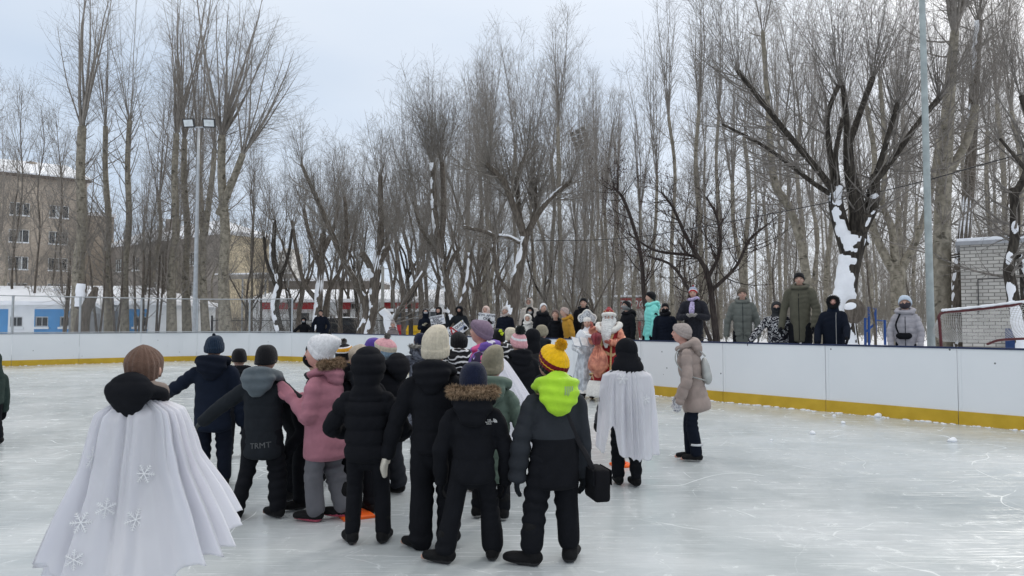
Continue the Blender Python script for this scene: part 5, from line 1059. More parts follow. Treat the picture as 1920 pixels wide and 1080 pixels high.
def folds(co, nr, bones, amp=.006, seed=0, joints=(), lam=.055):
    I, S, D = bone_s(co, bones); n1 = sn(co, 7, seed); n2 = sn(co, 22, seed + 1); w = .8 + 0 * n1
    for p, r in joints: w = w + .9 * np.exp(-(np.linalg.norm(co - A(p), axis=1) / r) ** 2)
    n3 = sn(co * A([1, 1, .55]), 13, seed + 2); n4 = sn(co * A([1, 1, .8]), 9, seed + 4)
    f = np.sin(2 * np.pi * S / (lam * 1.5) + 5.5 * n1 + 2.4 * n3); f = np.where(f > 0, f ** .7, -np.abs(f) ** 1.3) * smoothstep(-.45, .55, n4)
    return co + nr * (amp * .62 * w * f + amp * 1.1 * n1 + amp * 1.0 * n3 + amp * .45 * n2)[:, None]
def tilt(v, ax, deg):
    R = Matrix.Rotation(math.radians(deg), 3, Vector(ax)); return A(R) @ A(v)
SKIN = mat('skin', (.52, .32, .25), .55, .08, 20, .05, 90, .35)
SKINP = mat('skin rosy', (.60, .33, .27), .55, .1, 20, .05, 90, .35)
LIP = mat('lips', (.42, .13, .12), .5); EYE = mat('eye dark', (.03, .025, .02), .25); EYEW = mat('eye white', (.6, .58, .55), .3); BROW = mat('eyebrow hair', (.06, .04, .03), .8)
BLK = cloth('black', (.012, .013, .017)); NAVY = cloth('navy', (.012, .018, .035)); NVY2 = cloth('blue black', (.010, .014, .026)); GRY = cloth('slate', (.040, .045, .054)); DGR = cloth('charcoal', (.022, .026, .032)); LGR = cloth('light grey', (.34, .33, .36)); PNK = cloth('dusty pink', (.35, .15, .19), .8, .3, 24); OLV = cloth('olive', (.085, .082, .060)); SAGE = cloth('sage', (.095, .135, .110)); GGR = cloth('grey green', (.115, .125, .115)); MINT = cloth('mint', (.22, .68, .62)); BEIG = cloth('beige pink', (.31, .25, .225)); MUST = cloth('mustard', (.42, .22, .025)); LIME = cloth('lime', (.36, .62, .03), .55, .35, 30); GPNT = cloth('grey trousers', (.125, .125, .14)); BOOT = mat('boot leather', (.009, .009, .010), .75, .2, 20, .3, 80, .15); SOLE = mat('boot sole', (.045, .045, .047), .8, .1, 6, 0, 60, .1); PSOLE = mat('pink sole', (.45, .08, .13), .6); WSOLE = mat('pale sole', (.35, .34, .33), .7)
CAMO = pattern('grey camouflage', [(0, (.02, .02, .025)), (.42, (.06, .065, .085)), (.52, (.12, .13, .16)), (.60, (.025, .025, .035)), (.68, (.30, .31, .34))], 7)
CAMW = pattern('white camouflage', [(0, (.015, .015, .022)), (.50, (.55, .55, .56)), (.56, (.02, .02, .03)), (.66, (.45, .45, .47)), (.72, (.02, .02, .03))], 9)
SWRL = pattern('black and white swirls', [(0, (.010, .010, .012)), (.80, (.62, .62, .63))], 9, 'swirl')
PURP = pattern('purple pink white facets', [(0, (.03, .02, .05)), (.25, (.16, .09, .36)), (.50, (.62, .10, .26)), (.60, (.08, .05, .15)), (.75, (.55, .52, .62)), (.86, (.12, .08, .28))], 13, 'cells')
FURB = mat('brown fur', (.22, .145, .085), .9, .55, 30, 0, 1, .1, col2=(.42, .30, .20)); FURG = mat('grey fur', (.15, .14, .13), .9, .5, 30, col2=(.4, .38, .35)); FURW = mat('white fur', (.74, .72, .68), .95, .1, 30, .6, 60); FURK = mat('black fur', (.012, .012, .014), .9, .4, 30, .8, 70)
def fur_ring(name, path, r, n, L, m, parent, rs, closed=False):
    """tufts standing out of a thick tube along path"""
    path = cr(path, 60); V, Q, T = loft(path, [r * .72] * 60, S=12, n=60); mb = MB(); mb.add(V * 1.0, Q, T)
    i = rs.randint(0, 59, n); f = rs.rand(n)[:, None]; p = path[i] * (1 - f) + path[i + 1] * f; t = unit(path[i + 1] - path[i]); d = unit(np.cross(t, rs3(rs, n))); b = p + d * r * .6; l = L * (.5 + .7 * rs.rand(n))[:, None]
    tip = b + unit(d + .55 * rs.randn(n, 3) * .6 + A([0, 0, -.15])) * l; w = unit(np.cross(d, rs3(rs, n))) * .0035 * (L / .035)
    VV = np.stack([b - w, b + w, tip], 1).reshape(-1, 3); mb.add(VV, None, np.arange(3 * n).reshape(-1, 3)); V, Q, T, _, _ = mb.arr(); return mk(name, V, Q, T, [m], parent=parent)
def hand_parts(s=1.0, curl=.35, mitten=False, fr=1.0):
    """hand pointing along -z from the wrist at 0, palm facing -x, thumb towards +y"""
    P = []
    P.append(ellipsoid((0, 0, -.045 * s), (.022 * s, .040 * s, .056 * s), None, 14, 10))
    if mitten:
        P.append(loft([(0, 0, -.05 * s), (-.003 * s, 0, -.10 * s), (-.02 * s, 0, -.145 * s)], [.022 * s, .022 * s, .015 * s], [.046 * s, .044 * s, .028 * s], S=14, n=8))
    else:
        for k, (y, L, r) in enumerate([(y_, l_, r_ * fr) for y_, l_, r_ in [(.030, .070, .0098), (.0105, .080, .0102), (-.0095, .074, .0098), (-.029, .058, .0085)]]):
            a = curl * (1 + .18 * k); p = A([0, y * s, -.082 * s]); pts = [p + A([0, 0, .03 * s]), p]; an = 0
            for q in (.42, .32, .26): an += a; p = p + A([-math.sin(an), .06 * y / .03, -math.cos(an)]) * L * q * s; pts.append(p)
            P.append(loft(pts, [r * s] * 3 + [r * .95 * s, r * .8 * s], S=10, n=12))
    P.append(loft([(0, .020 * s, -.022 * s), (-.006 * s, .040 * s, -.042 * s), (-.012 * s, .047 * s, -.062 * s), (-.016 * s, .044 * s, -.080 * s)], [.017 * s, .016 * s, .0135 * s, .012 * s], S=10, n=10))
    P.append(loft([(0, 0, .03 * s), (0, 0, -.03 * s)], [.024 * s, .022 * s], [.030 * s, .032 * s], S=12, n=4)); return P
def aim(parts, w, d, side, palm=None):
    """place hand pieces at wrist w pointing along d"""
    z = -unit(d); y = A([0, 1.0, .0]) if palm is None else A(palm, float); y = y - z * (y @ z)
    if np.linalg.norm(y) < .2: y = A([0, 0, 1.0]) - z * z[2]
    y = unit(y); x = np.cross(y, z) ; R = np.stack([x, y, z], 1); out = []
    for V, Q, T in parts:
        V = V.copy()
        if side < 0: V[:, 0] *= -1
        V = V @ R.T + w
        if side < 0: Q = Q[:, ::-1]; T = T[:, ::-1]
        out.append((V, Q, T))
    return out
def head_parts(hr, face=True):
    """head centred at 0, facing +y, about 2*hr high"""
    nu, nv = 40, 30; V, Q, T = ellipsoid((0, 0, 0), 1, None, nu, nv); d = V.copy(); x, y, z = d[:, 0], d[:, 1], d[:, 2]
    r = A([.72, .90, 1.0]) * hr; V = d * r
    low = np.clip(-z - .1, 0, 1); V[:, 0] *= 1 - .36 * low ** 1.1; V[:, 1] *= 1 - .10 * low * (y > 0) - .32 * low * (y < 0)
    fy = np.clip(y, 0, 1)
    g = lambda cx, cz, sx, sz: np.exp(-((x - cx) / sx) ** 2 - ((z - cz) / sz) ** 2) * (y > 0)
    V[:, 1] += hr * (.15 * g(0, -.17, .13, .14) + .10 * g(0, -.02, .10, .16) + .05 * g(0, .14, .5, .10) - .09 * (g(.32, .0, .17, .12) + g(-.32, .0, .17, .12)) + .05 * g(0, -.44, .26, .07) + .09 * g(0, -.80, .25, .18) + .04 * (g(.5, -.28, .25, .25) + g(-.5, -.28, .25, .25)))
    P = [(V, Q, T)]
    for s in (-1, 1): P.append(ellipsoid((s * hr * .74, -hr * .05, -hr * .08), (hr * .08, hr * .16, hr * .26), rotz(s * .3), 12, 8))
    return P
def face_bits(hr, R, c, smile=False, closed=False):
    """eyes, brows and lips as small pieces: [(V,Q,T,mat)] with mats 1 eye white 2 eye 3 lip 4 brow"""
    o = []
    def E(p, r, m, rot=None): V, Q, T = ellipsoid(A(p) * hr, A(r) * hr, rot, 10, 6); o.append((V @ R.T + c, Q, T, m))
    for s in (-1, 1):
        E((s * .285, .76, .0), (.105, .06, .050), 1); E((s * .28, .805, .0), (.050, .03, .046), 2); E((s * .30, .80, .15), (.16, .05, .026), 4, roty(s * .12)); E((s * .285, .79, .052), (.125, .05, .018), 4)
    E((0, .855, -.44), (.19 if smile else .15, .05, .030), 3); E((0, .848, -.49), (.13, .05, .035), 3)
    if smile: E((0, .878, -.455), (.12, .035, .018), 1)
    E((.07, .915, -.24), (.028, .03, .018), 4); E((-.07, .915, -.24), (.028, .03, .018), 4)
    return o
def beanie(hr, spec, seed=0):
    """spec: dict(h, bands=[(t, mat)], tall, tip=(x,y), ribs, fold, w). returns V,Q,T,MQ,MT,mats (head frame)"""
    h = spec.get('h', .75); nb = spec.get('ribs', 26); nr = 30; S = max(60, nb * 4) if nb < 40 else nb * 3; tall = spec.get('tall', 0); tip = A([*spec.get('tip', (0, -.1)), 0]) * hr; w = spec.get('w', 1.0)
    t = np.linspace(0, 1, nr); z0 = .08; top = 1.12 + tall
    tt = t[:, None]; th = np.linspace(0, 2 * np.pi, S, endpoint=False)[None]
    if tall: prof = np.where(t < .4, 1.0, np.cos((np.clip(t, .4, 1) - .4) / .6 * np.pi / 2) ** (.62 if not spec.get('square') else .35))
    else: prof = np.sqrt(np.clip(1 - t ** 2.3, 0, 1))
    prof = prof[:, None]; prof[-1] = 0.015
    Zb = z0 - .42 * (.5 - .5 * np.sin(th)) - .12 * np.abs(np.cos(th)) + .24 * np.clip(np.sin(th), 0, 1) + .0 * tt      # lower at the nape and ears
    if spec.get('low'): Zb = Zb - .15
    Z = Zb * (1 - tt) + top * tt * (1 - .0 * prof) ; Z = Zb + (top - Zb) * np.sin(tt * np.pi / 2) if not tall else Z
    if not tall: prof = np.cos(tt * np.pi / 2) ** .62; prof[-1] = .015
    fold = spec.get('fold', .26); fr = np.where(tt < fold, .055, 0) * (1 - np.clip((tt - fold + .03) / .03, 0, 1)); rib = 1 + (.016 if nb > 30 else .030 if nb > 20 else .045) * np.cos(nb * th) * np.clip(prof * 3, 0, 1) * (1.0 if spec.get('ribs', 26) else 0)
    RX = (.80 * w * prof * rib + fr) * hr; RY = (.99 * w * prof * rib + fr) * hr; bulge = 1 + .05 * np.sin(tt * np.pi)
    X = RX * bulge * np.cos(th); Y = RY * bulge * np.sin(th); Zz = Z * hr + 0 * th; s = np.clip((tt - .35) / .65, 0, 1) ** 1.6; X = X + tip[0] * s; Y = Y + tip[1] * s
    V = np.stack([X, Y, Zz], -1).reshape(-1, 3); V += .010 * hr / .11 * sn(V, 20, seed)[:, None] * unit(V) * .8; Q = grid(nr, S)
    if spec.get('square'):
        pass
    mats = [b[1] for b in spec['bands']]; row = np.repeat(np.arange(nr - 1), S); tm = (row + .5) / (nr - 1); MQ = np.zeros(len(Q), int)
    for k, (b, _) in enumerate(spec['bands']): MQ[tm >= b] = k
    # turned-in inner rim
    inner = V[:S] * A([.86, .86, 1]) + A([0, 0, .05 * hr]); n = len(V); V = np.vstack([V, inner]); j = np.arange(S); Q2 = np.stack([j, n + j, n + (j + 1) % S, (j + 1) % S], -1); Q = np.vstack([Q, Q2]); MQ = np.concatenate([MQ, np.zeros(S, int)])
    return V, Q, MQ, mats, (tip + A([0, 0, top * hr]))
def pompom(c, r, m, parent, rs, n=900):
    V, Q, T = ellipsoid((0, 0, 0), r * .72, None, 16, 12); mb = MB(); mb.add(V + c, Q, T); d = rs3(rs, n); w = unit(np.cross(d, rs3(rs, n))) * r * .07; b = d * r * .6; tip = d * r * (.9 + .2 * rs.rand(n)[:, None]); VV = np.stack([b - w, b + w, tip + w * .6, tip - w * .6], 1).reshape(-1, 3) + c; mb.add(VV, np.arange(4 * n).reshape(-1, 4))
    V, Q, T, _, _ = mb.arr(); return mk('pompom', V, Q, T, [m], parent=parent)
def nearest_back(V, pts, sgn=-1, lift=.004, k=6, axis=1):
    """drop points (x,?,z) on the back (y<0) surface of a garment"""
    out = pts.copy(); oth = [i for i in range(3) if i != axis]
    cand = V[(V[:, axis] * sgn > np.median(V[:, axis]) * sgn)]
    for i, p in enumerate(pts):
        d = ((cand[:, oth] - p[oth]) ** 2).sum(1); j = np.argpartition(d, k)[:k]; out[i, axis] = (cand[j, axis].mean() if True else 0) + sgn * (lift + 0 * p[axis]) + sgn * abs(p[axis]) * 0
    return out
PEOPLE = {}
class Fig: pass
def person(label, x, y, z=0.0, H=1.46, face=0, lean=0, side=0, head=(0, 0, 0), arms=None, legs=None, jacket=None, trousers=None, boots=None, hat=None, hood=None, glove=None, mask=None, scarf=None, hair=None, smile=False, vox=.012, seed=0, group=None, sc=1.0, skin=None, hips=None, build_legs=True, knees=None, adult=None):
    """local frame: +y is where the body faces, x to its right, z up. H includes the hat."""
    rs = np.random.RandomState(seed + 11); adult = H > 1.58 if adult is None else adult
    root = empty('person', (x, y, z), math.radians(face), label, 'person', group); f = Fig(); f.root = root; f.rs = rs; f.H = H
    fat = 1.0; hr = .115 if adult else .108; f.hr = hr
    hipz = .50 * H * .97; pel = A([0, 0, hipz]); Rt = roty(math.radians(side)) @ rotx(-math.radians(lean)); f.Rt = Rt
    up = lambda dz, dx=0, dy=0: pel + Rt @ A([dx, dy, dz])
    shz = (H - (.325 if not adult else .345)) - hipz; sw = (.112 if not adult else .100) * H
    chest = up(shz * .7); neck = up(shz + .02); f.shz = shz; f.up = up; f.pel = pel; f.hipz = hipz
    yaw, pit, rol = [math.radians(a) for a in head]; Rh = Rt @ rotz(yaw) @ rotx(-pit) @ roty(rol); hc = up(shz + .072 + hr * .95, 0, .012) + Rh @ A([0, .02, .0]); f.hc = hc; f.Rh = Rh
    Lu, Lf = (.170 * H, .150 * H); arms = arms or {}; S_ = {}; f.arm = {}
    for s, nm in ((-1, 'L'), (1, 'R')):
        e, w = arms.get(nm, ((s * .22, -.02, -1), (s * .04, .12, -1))); sh = up(shz - .065, s * sw * .95, 0); el = sh + Rt @ unit(e) * Lu; wr = el + Rt @ unit(w) * Lf; f.arm[nm] = (sh, el, wr, unit(wr - el))
    legs = legs or {}; f.leg = {}
    for s, nm in ((-1, 'L'), (1, 'R')):
        lg = legs.get(nm, (s * .10, 0, s * 8)); fx, fy, yw = lg[:3]; hp = pel + A([s * .058 * H, 0, -.02]); an = A([fx, fy, lg[3] if len(lg) > 3 else .085])
        kn = (hp + an) / 2 + A([0, .035, .01]) + (A(knees[nm]) if knees and nm in knees else 0); f.leg[nm] = (hp, kn, an, math.radians(yw))
    # --- body: one continuous surface
    B = [(V @ Rh.T + hc, Q, T) for V, Q, T in head_parts(hr)]
    B.append(loft([neck - Rt @ A([0, 0, .06]), hc - Rh @ A([0, hr * .15, hr * .55])], [hr * .5, hr * .45], S=12, n=5))
    B.append(loft([pel - A([0, 0, .03]), up(shz * .35), up(shz * .75), up(shz - .02)], [.085 * H, .075 * H, .088 * H, .055 * H], [.055 * H, .05 * H, .058 * H, .04 * H], S=16, n=12))
    bare = glove is None
    for nm, s in (('L', -1), ('R', 1)):
        sh, el, wr, d = f.arm[nm]; B.append(loft([up(shz - .03, s * sw * .5), sh, el, wr], [.032, .035, .028, .021], S=10, n=16)); hd = hand_parts(1.0 if adult else .88, .4); B += aim(hd, wr, d, s, A([0, .6, .4])) if bare else [loft([wr, wr + d * .06], [.02, .018], S=8, n=3)]
        hp, kn, an, yw = f.leg[nm]; B.append(loft([hp, kn, an], [.062, .045, .032], S=10, n=14)); B.append(loft([an, an + A([-math.sin(yw), math.cos(yw), -.6]) * .07, an + A([-math.sin(yw) * .16, math.cos(yw) * .16, -.055])], [.03, .028, .02], S=8, n=6))
    co, nr, Q, T = remesh(B, min(vox, .0085 if vox < .013 else .011), 1, .3); mb = MB(); mb.add(co, Q, T, 0)
    for V, Q, T, m in face_bits(hr, Rh, hc, smile): mb.add(V, Q, T, m)
    mb.build('body', [skin or SKIN, EYEW, EYE, LIP, BROW], root, True)
    # --- trousers
    tr = dict(m=BLK, r=1.0, amp=.006); tr.update(trousers or {}); k = tr['r'] * .95
    if build_legs:
        P = [loft([pel - A([0, 0, .09]), pel, up(.10)], [.100 * k * H / 1.46, .106 * H / 1.46, .098 * H / 1.46], [.08 * k, .09, .08], S=20, n=8)]
        bones = [(pel - A([0, 0, .1]), up(.1), 0, 1.6)]; jt = []
        for nm in 'LR':
            hp, kn, an, yw = f.leg[nm]; q = H / 1.46; e = an + A([0, 0, tr.get('cuff', .015)])
            P.append(loft([hp + A([0, 0, .03]), (hp + kn) / 2, kn, (kn + e) / 2, e], [.072 * k * q, .074 * k * q, .069 * k * q, .066 * k * q, .066 * k * q * tr.get('flare', 1)], [.084 * k * q, .082 * k * q, .073 * k * q, .07 * k * q, .070 * k * q * tr.get('flare', 1)], S=18, n=18))
            bones += [(hp, kn, 0, 1), (kn, e, np.linalg.norm(kn - hp), 1)]; jt += [(kn, .11), (e, .10)]
        co, nr, Q, T = remesh(P, vox, 3); co = folds(co, nr, bones, tr['amp'], seed, jt); o = mk('trousers', co, Q, T, [tr['m']], parent=root); f.trousers = o
        if tr.get('stripe'):
            hp, kn, an, yw = f.leg[tr['stripe']]; p = an + A([0, 0, .10]); V, Q, T = loft([p, p + A([0, 0, .022])], [.078 * q * k] * 2, S=20, n=3, capk=.02); mk('reflective_band', V, Q, T, [mat('reflective tape', (.55, .56, .58), .4)], parent=o)
        # --- boots
        bt = dict(m=BOOT, sole=SOLE, h=.10, fat=1.0); bt.update(boots or {}); q = (1.0 if adult else .93) * bt['fat']
        for nm in 'LR':
            hp, kn, an, yw = f.leg[nm]; fw = A([-math.sin(yw), math.cos(yw), 0]); rx = A([math.cos(yw), math.sin(yw), 0]); b = an.copy(); dz = an[2] - .085; heel = A([an[0], an[1], .045 + dz]) - fw * .035
            toe = heel + fw * .185 * q; P = [loft([heel + A([0, 0, .01]), heel + fw * .07, toe - fw * .03, toe], [.042 * q, .043 * q, .049 * q, .036 * q], [.045, .045, .036, .030], xdir=rx, S=18, n=14), loft([heel + fw * .02 + A([0, 0, .0]), an + A([0, 0, .03]), an + A([0, 0, bt['h']])], [.050 * q, .048 * q, .055 * q], S=16, n=8)]
            co, nr, Q, T = remesh(P, min(vox, .010), 2); co[:, 2] = np.maximum(co[:, 2], .006 + dz); co = co + nr * (.0025 * sn(co, 45, seed))[:, None]; co[:, 2] = np.maximum(co[:, 2], .004 + dz); zc = (co[Q][:, :, 2].mean(1) < .026 + dz).astype(int); mkk = mk('boot', co, Q, T, [bt['m'], bt['sole']], MQ=zc, parent=root)
    # --- jacket
    if jacket is not False:
        j = dict(m=BLK, style='puff', band=.10, amp=.011, hem=-.06, w=1.0, sl=1.0, d=1.0, cuffs=None, seg=None); j.update(jacket or {}); q = H / 1.46; w = j['w']; hz = j['hem'] * H
        if adult: q *= .88
        wf = j.get('hw', 1.0)
        P = [loft([up(hz) if hz < 0 else up(hz), up((hz + shz) * .35), up(shz * .72), up(shz * .93), up(shz + .02), up(shz + .065, 0, .01)], [.160 * q * w * wf, .156 * q * w, .160 * q * w, .128 * q * w, .078 * q, .064], [.128 * q * w * j['d'] * wf, .125 * q * w * j['d'], .130 * q * w * j['d'], .105 * q * w, .078 * q, .07], S=28, n=26, capk=.25)]
        bones = [(up(hz), up(shz + .1), 0, 2.0)]; jt = []
        for nm, s in (('L', -1), ('R', 1)):
            sh, el, wr, d = f.arm[nm]; a = .066 * q * j['sl'] * w ** .5; e = wr + d * .045
            P.append(loft([up(shz - .055, s * sw * .35), sh, (sh + el) / 2, el, (el + e) / 2, e], [a * .80, a * .98, a * .98, a * .93, a * .88, a * .78], S=18, n=22, capk=.5)); L1_ = np.linalg.norm(el - sh); bones += [(sh, el, .0, .8), (el, e, L1_, .8)]; jt += [(el, .10), (e, .07)]
        co, nr, Q, T = remesh(P, vox, 4); co0 = co
        if j['style'] == 'puff': co = puff(co, nr, bones, j['band'] * q, j['amp'], seed)
        else: co = folds(co, nr, bones, j['amp'] * .72, seed, jt, .07)
        MQ = None; ms = [j['m']]
        cen = co[Q].mean(1)
        if j.get('torso') is not None:
            ms.append(j['torso']); I, S, D = bone_s(cen, bones); MQ = (I == 0).astype(int)
        if j.get('m2') is not None:       # second colour below / above a seam
            ms.append(j['m2']); zz = (cen - pel) @ Rt[:, 2]; I, S, D = bone_s(cen, bones); zl = j.get('split', .3) * shz; MQ = ((zz < zl) & (I == 0)).astype(int)
            if j.get('yoke'): MQ = ((zz > zl) ^ True).astype(int)
        o = mk('jacket', co, Q, T, ms, MQ=MQ, parent=root); f.jacket = o; f.jco = co
        if j.get('hemband'):
            V, Q, T = loft([up(hz - .012), up(hz + .018)], [.166 * q * w * wf] * 2, [.131 * q * w * j['d'] * wf] * 2, S=36, n=4, capk=.1); mk('hem', V, Q, T, [j['hemband']], parent=o)
        if j.get('pockets'):
            for s in (-1, 1):
                V, Q, T = ellipsoid(up(hz + .17, s * .085 * q, .128 * q * w * j['d']), (.055 * q, .012, .035 * q), Rt, 14, 8); mk('pocket', V, Q, T, [j['m']], parent=o)
        if j.get('zip'):
            pts = [up(hz + .02 + (shz - hz) * t_, j.get('zx', 0), 0) for t_ in np.linspace(0, .95, 12)]; pts = [nearest_back(co, A([A([p[0], p[1], p[2]])]), 1, .001)[0] for p in pts]; V, Q, T = loft(pts, [.006] * 12, [.004] * 12, S=6, n=30); mk('zip', V, Q, T, [j['zip']], parent=o)
    # --- gloves
    if glove is not None:
        gm, kind = glove if isinstance(glove, tuple) else (glove, 'glove')
        for nm, s in (('L', -1), ('R', 1)):
            if kind == 'left' and nm == 'R': continue
            sh, el, wr, d = f.arm[nm]; P = aim(hand_parts(1.12 if adult else (1.2 if kind == 'mitten' else 1.0), .16, kind == 'mitten', 1.25), wr + d * .01, d, s, A([0, .7, .3])); co, nr, Q, T = remesh(P, .0055 if vox < .015 else .008, 1, .4); mk('glove' if kind != 'mitten' else 'mitten', co, Q, T, [gm], parent=root)
    # --- hat, hair, mask, scarf, hood
    if hair is not None:
        hm, hl = hair; V, Q, T = ellipsoid((0, -.06 * hr, .06 * hr), (.80 * hr, .98 * hr, 1.02 * hr), None, 24, 18); V = V[:]; P = [(V @ Rh.T + hc, Q, T)]
        for s in (-1, 1): P.append(loft([hc + Rh @ A([s * .72 * hr, -.1 * hr, .1 * hr]), hc + Rh @ A([s * .82 * hr, .05 * hr, -.8 * hr]), hc + Rh @ A([s * .75 * hr, .45 * hr, -.8 * hr - hl * .5]), hc + Rh @ A([s * .6 * hr, .75 * hr, -.8 * hr - hl])], [.022, .03, .032, .018], [.035, .03, .025, .012], S=10, n=14))
        co, nr, Q, T = remesh(P[:1] + P[1:], .011, 2); fr = (np.linalg.inv(Rh) @ (co - hc).T).T; 
        co = co + nr * (.003 * np.sin(260 * (fr[:, 0] + .3 * fr[:, 1])))[:, None]; keep = ~((fr[:, 1] > .28 * hr) & (np.abs(fr[:, 0]) < .62 * hr) & (fr[:, 2] > -1.0 * hr) & (fr[:, 2] < .6 * hr)); Qk = Q[keep[Q].all(1)]; mk('hair', co, Qk, None, [hm], parent=root)
    if mask is not None:
        V, Q, T = ellipsoid((0, .05 * hr, -.32 * hr), (.80 * hr, .98 * hr, .62 * hr), None, 28, 18); V[:, 0] *= 1 - .15 * np.clip(-V[:, 2] / hr - .3, 0, 1); V += .004 * sn(V, 30, seed)[:, None]; mk('face_mask', V @ Rh.T + hc, Q, T, [mask], parent=root)
    if scarf is not None:
        th = np.linspace(0, 2 * np.pi, 17); rad = .092 if not adult else .1; pts = [up(shz + .058 + .02 * math.cos(t * 2 + 1), rad * .95 * math.cos(t), rad * math.sin(t) + .012) for t in th]; V, Q, T = loft(pts, [.042] * 17, [.036] * 17, S=14, n=60); co = V + .006 * sn(V, 40, seed)[:, None]; mk('scarf', co, Q, T, [scarf], parent=root)
    if hat is not None:
        V, Q, MQ, ms, tip = beanie(hr, hat, seed); tl = rotx(math.radians(hat.get('tilt', 8))) @ roty(math.radians(hat.get('roll', 0))); off = A([0, 0, hat.get('dz', .0)]) * hr; V = (V + off) @ tl.T @ Rh.T + hc; ho = mk('hat', V, Q, None, ms, MQ=MQ, parent=root); f.hat = ho
        if hat.get('pom'):
            pm, pr = hat['pom']; c = (tip + off + A([0, 0, pr * .6])) @ tl.T @ Rh.T + hc; pompom(c, pr, pm, ho, rs)
        if hat.get('cuff') : pass
    if hood is not None:
        hk = hood; hm = hk.get('m', BLK); k = hk.get('s', 1.0); kind = hk.get('kind', 'down')
        if kind == 'down':
            th = np.linspace(0, 2 * np.pi, 19); R_ = .098 * k; P = [loft([up(shz + .045 - .030 * math.sin(t), R_ * 1.08 * math.cos(t), R_ * math.sin(t) - .005) for t in th], [.040 * k + .012 * k * (math.sin(t) < 0) for t in th], [.038 * k] * 19, S=14, n=50)]
            P.append(ellipsoid(up(shz + .015 + hk.get('dz', 0), 0, -.105 * k), (.128 * k, .062 * k, .100 * k * hk.get('len', 1)), Rt @ rotx(-.25), 22, 16)); P.append(ellipsoid(up(shz - .045 + hk.get('dz', 0), 0, -.115 * k), (.085 * k, .048 * k, .075 * k * hk.get('len', 1)), Rt, 20, 14))
            co, nr, Q, T = remesh(P, vox, 3); loc = co - up(shz); a = np.arctan2(loc[:, 0], -loc[:, 1]); d = .0035 * sn(co, 16, seed) + .003 * sn(co, 40, seed + 2)
            if hk.get('quilt'): d = d + .008 * (np.abs(np.sin(np.pi * (loc[:, 2] + .03) / .075)) ** .4 - .8)
            else: d = d - .006 * np.exp(-((loc[:, 0]) / .006) ** 2) * (loc[:, 1] < 0) + .005 * np.sin(loc[:, 2] * 90 + 3 * sn(co, 8, seed))
            hd = mk('hood', co + nr * d[:, None], Q, T, [hm], parent=root); f.hoodco = co
            if hk.get('fur') is not None: pts = [up(shz + .105 * k + .0 * math.sin(t), .135 * k * math.cos(t), -.055 + .085 * k * math.sin(t)) for t in np.linspace(math.pi * .92, math.pi * 2.08, 15)]; fur_ring('fur_trim', pts, hk.get('fr', .034), 2600 if vox < .014 else 700, .035, hk['fur'], hd, rs)
        else:
            # hood worn up: shell around the head, open at the face
            e = hk.get('e', 1.0); c0 = hc + Rh @ A([0, -.10 * hr, .03 * hr]); P = [ellipsoid(c0, A([.97, 1.12, 1.12]) * hr * e, Rh, 30, 22), loft([c0 - Rh @ A([0, .02, hr * .5]), neck + Rt @ A([0, -.015, .03]), up(shz - .03, 0, -.01)], [.86 * hr * e, .86 * hr, .14], [.9 * hr * e, .92 * hr, .105], S=20, n=10)]
            co, nr, Q, T = remesh(P, vox, 3); loc = (co - hc) @ Rh; d = .0035 * sn(co, 14, seed) + .003 * sn(co, 34, seed + 3) - .006 * np.exp(-(loc[:, 0] / .006) ** 2) * (loc[:, 1] < 0); 
            if hk.get('quilt'): d = d + .014 * (np.abs(np.sin(np.pi * (loc[:, 2] + .05) / .075)) ** .4 - .8)
            co = co + nr * d[:, None]; fw = np.clip((loc[:, 1] / hr - .15) / .75, 0, 1); op = hk.get('open', .66); inr = np.sqrt((loc[:, 0] / (op * hr)) ** 2 + ((loc[:, 2] + .05 * hr) / (.92 * op * hr * 1.15)) ** 2) < 1
            keep = ~(inr & (loc[:, 1] > .2 * hr)); Qk = Q[keep[Q].all(1)]; Vi = co - nr * .016; n = len(co); Qa = np.vstack([Qk, Qk[:, ::-1] + n]); hd = mk('hood', np.vstack([co, Vi]), Qa, None, [hm], parent=root)
            rim = [hc + Rh @ A([op * 1.02 * hr * math.cos(t), hr * (.80 - .22 * abs(math.cos(t))) * 1.0, -.05 * hr + .92 * op * 1.15 * hr * math.sin(t)]) for t in np.linspace(0, 2 * math.pi, 17)]
            if hk.get('fur') is not None: fur_ring('fur_trim', rim, hk.get('fr', .032), 1500 if vox < .015 else 800, .035, hk['fur'], hd, rs)
            else: V, Q, T = loft(rim, [.016] * 17, S=8, n=40); mk('hood_rim', V, Q, T, [hm], parent=hd)
    PEOPLE[label] = f; return f
def flake(parent, R3, c, s, m, seed=0):
    """six armed lace snowflake lying in the plane given by the first two columns of R3"""
    P = []; Rr = []
    for k in range(6):
        a = k * math.pi / 3 + .2 * seed; d = A([math.cos(a), math.sin(a), 0]); P.append([d * .03, d * .5, d]); Rr.append([.055, .048, .032])
        for t, l in ((.38, .30), (.60, .30), (.82, .20)):
            for sg in (-1, 1): b = A([math.cos(a + sg * .95), math.sin(a + sg * .95), 0]); P.append([d * t, d * t + b * l * .5, d * t + b * l]); Rr.append([.042, .036, .024])
    P = A(P) * s; Rr = A(Rr) * s; V, Q = tubes(P, Rr, 4); V[:, 2] *= .5; V2, Q2, T2 = ellipsoid((0, 0, 0), (.09 * s, .09 * s, .04 * s), None, 10, 6); mb = MB(); mb.add(V @ R3.T + c, Q); mb.add(V2 @ R3.T + c, Q2, T2); return mb.build('snowflake', m, parent, True)
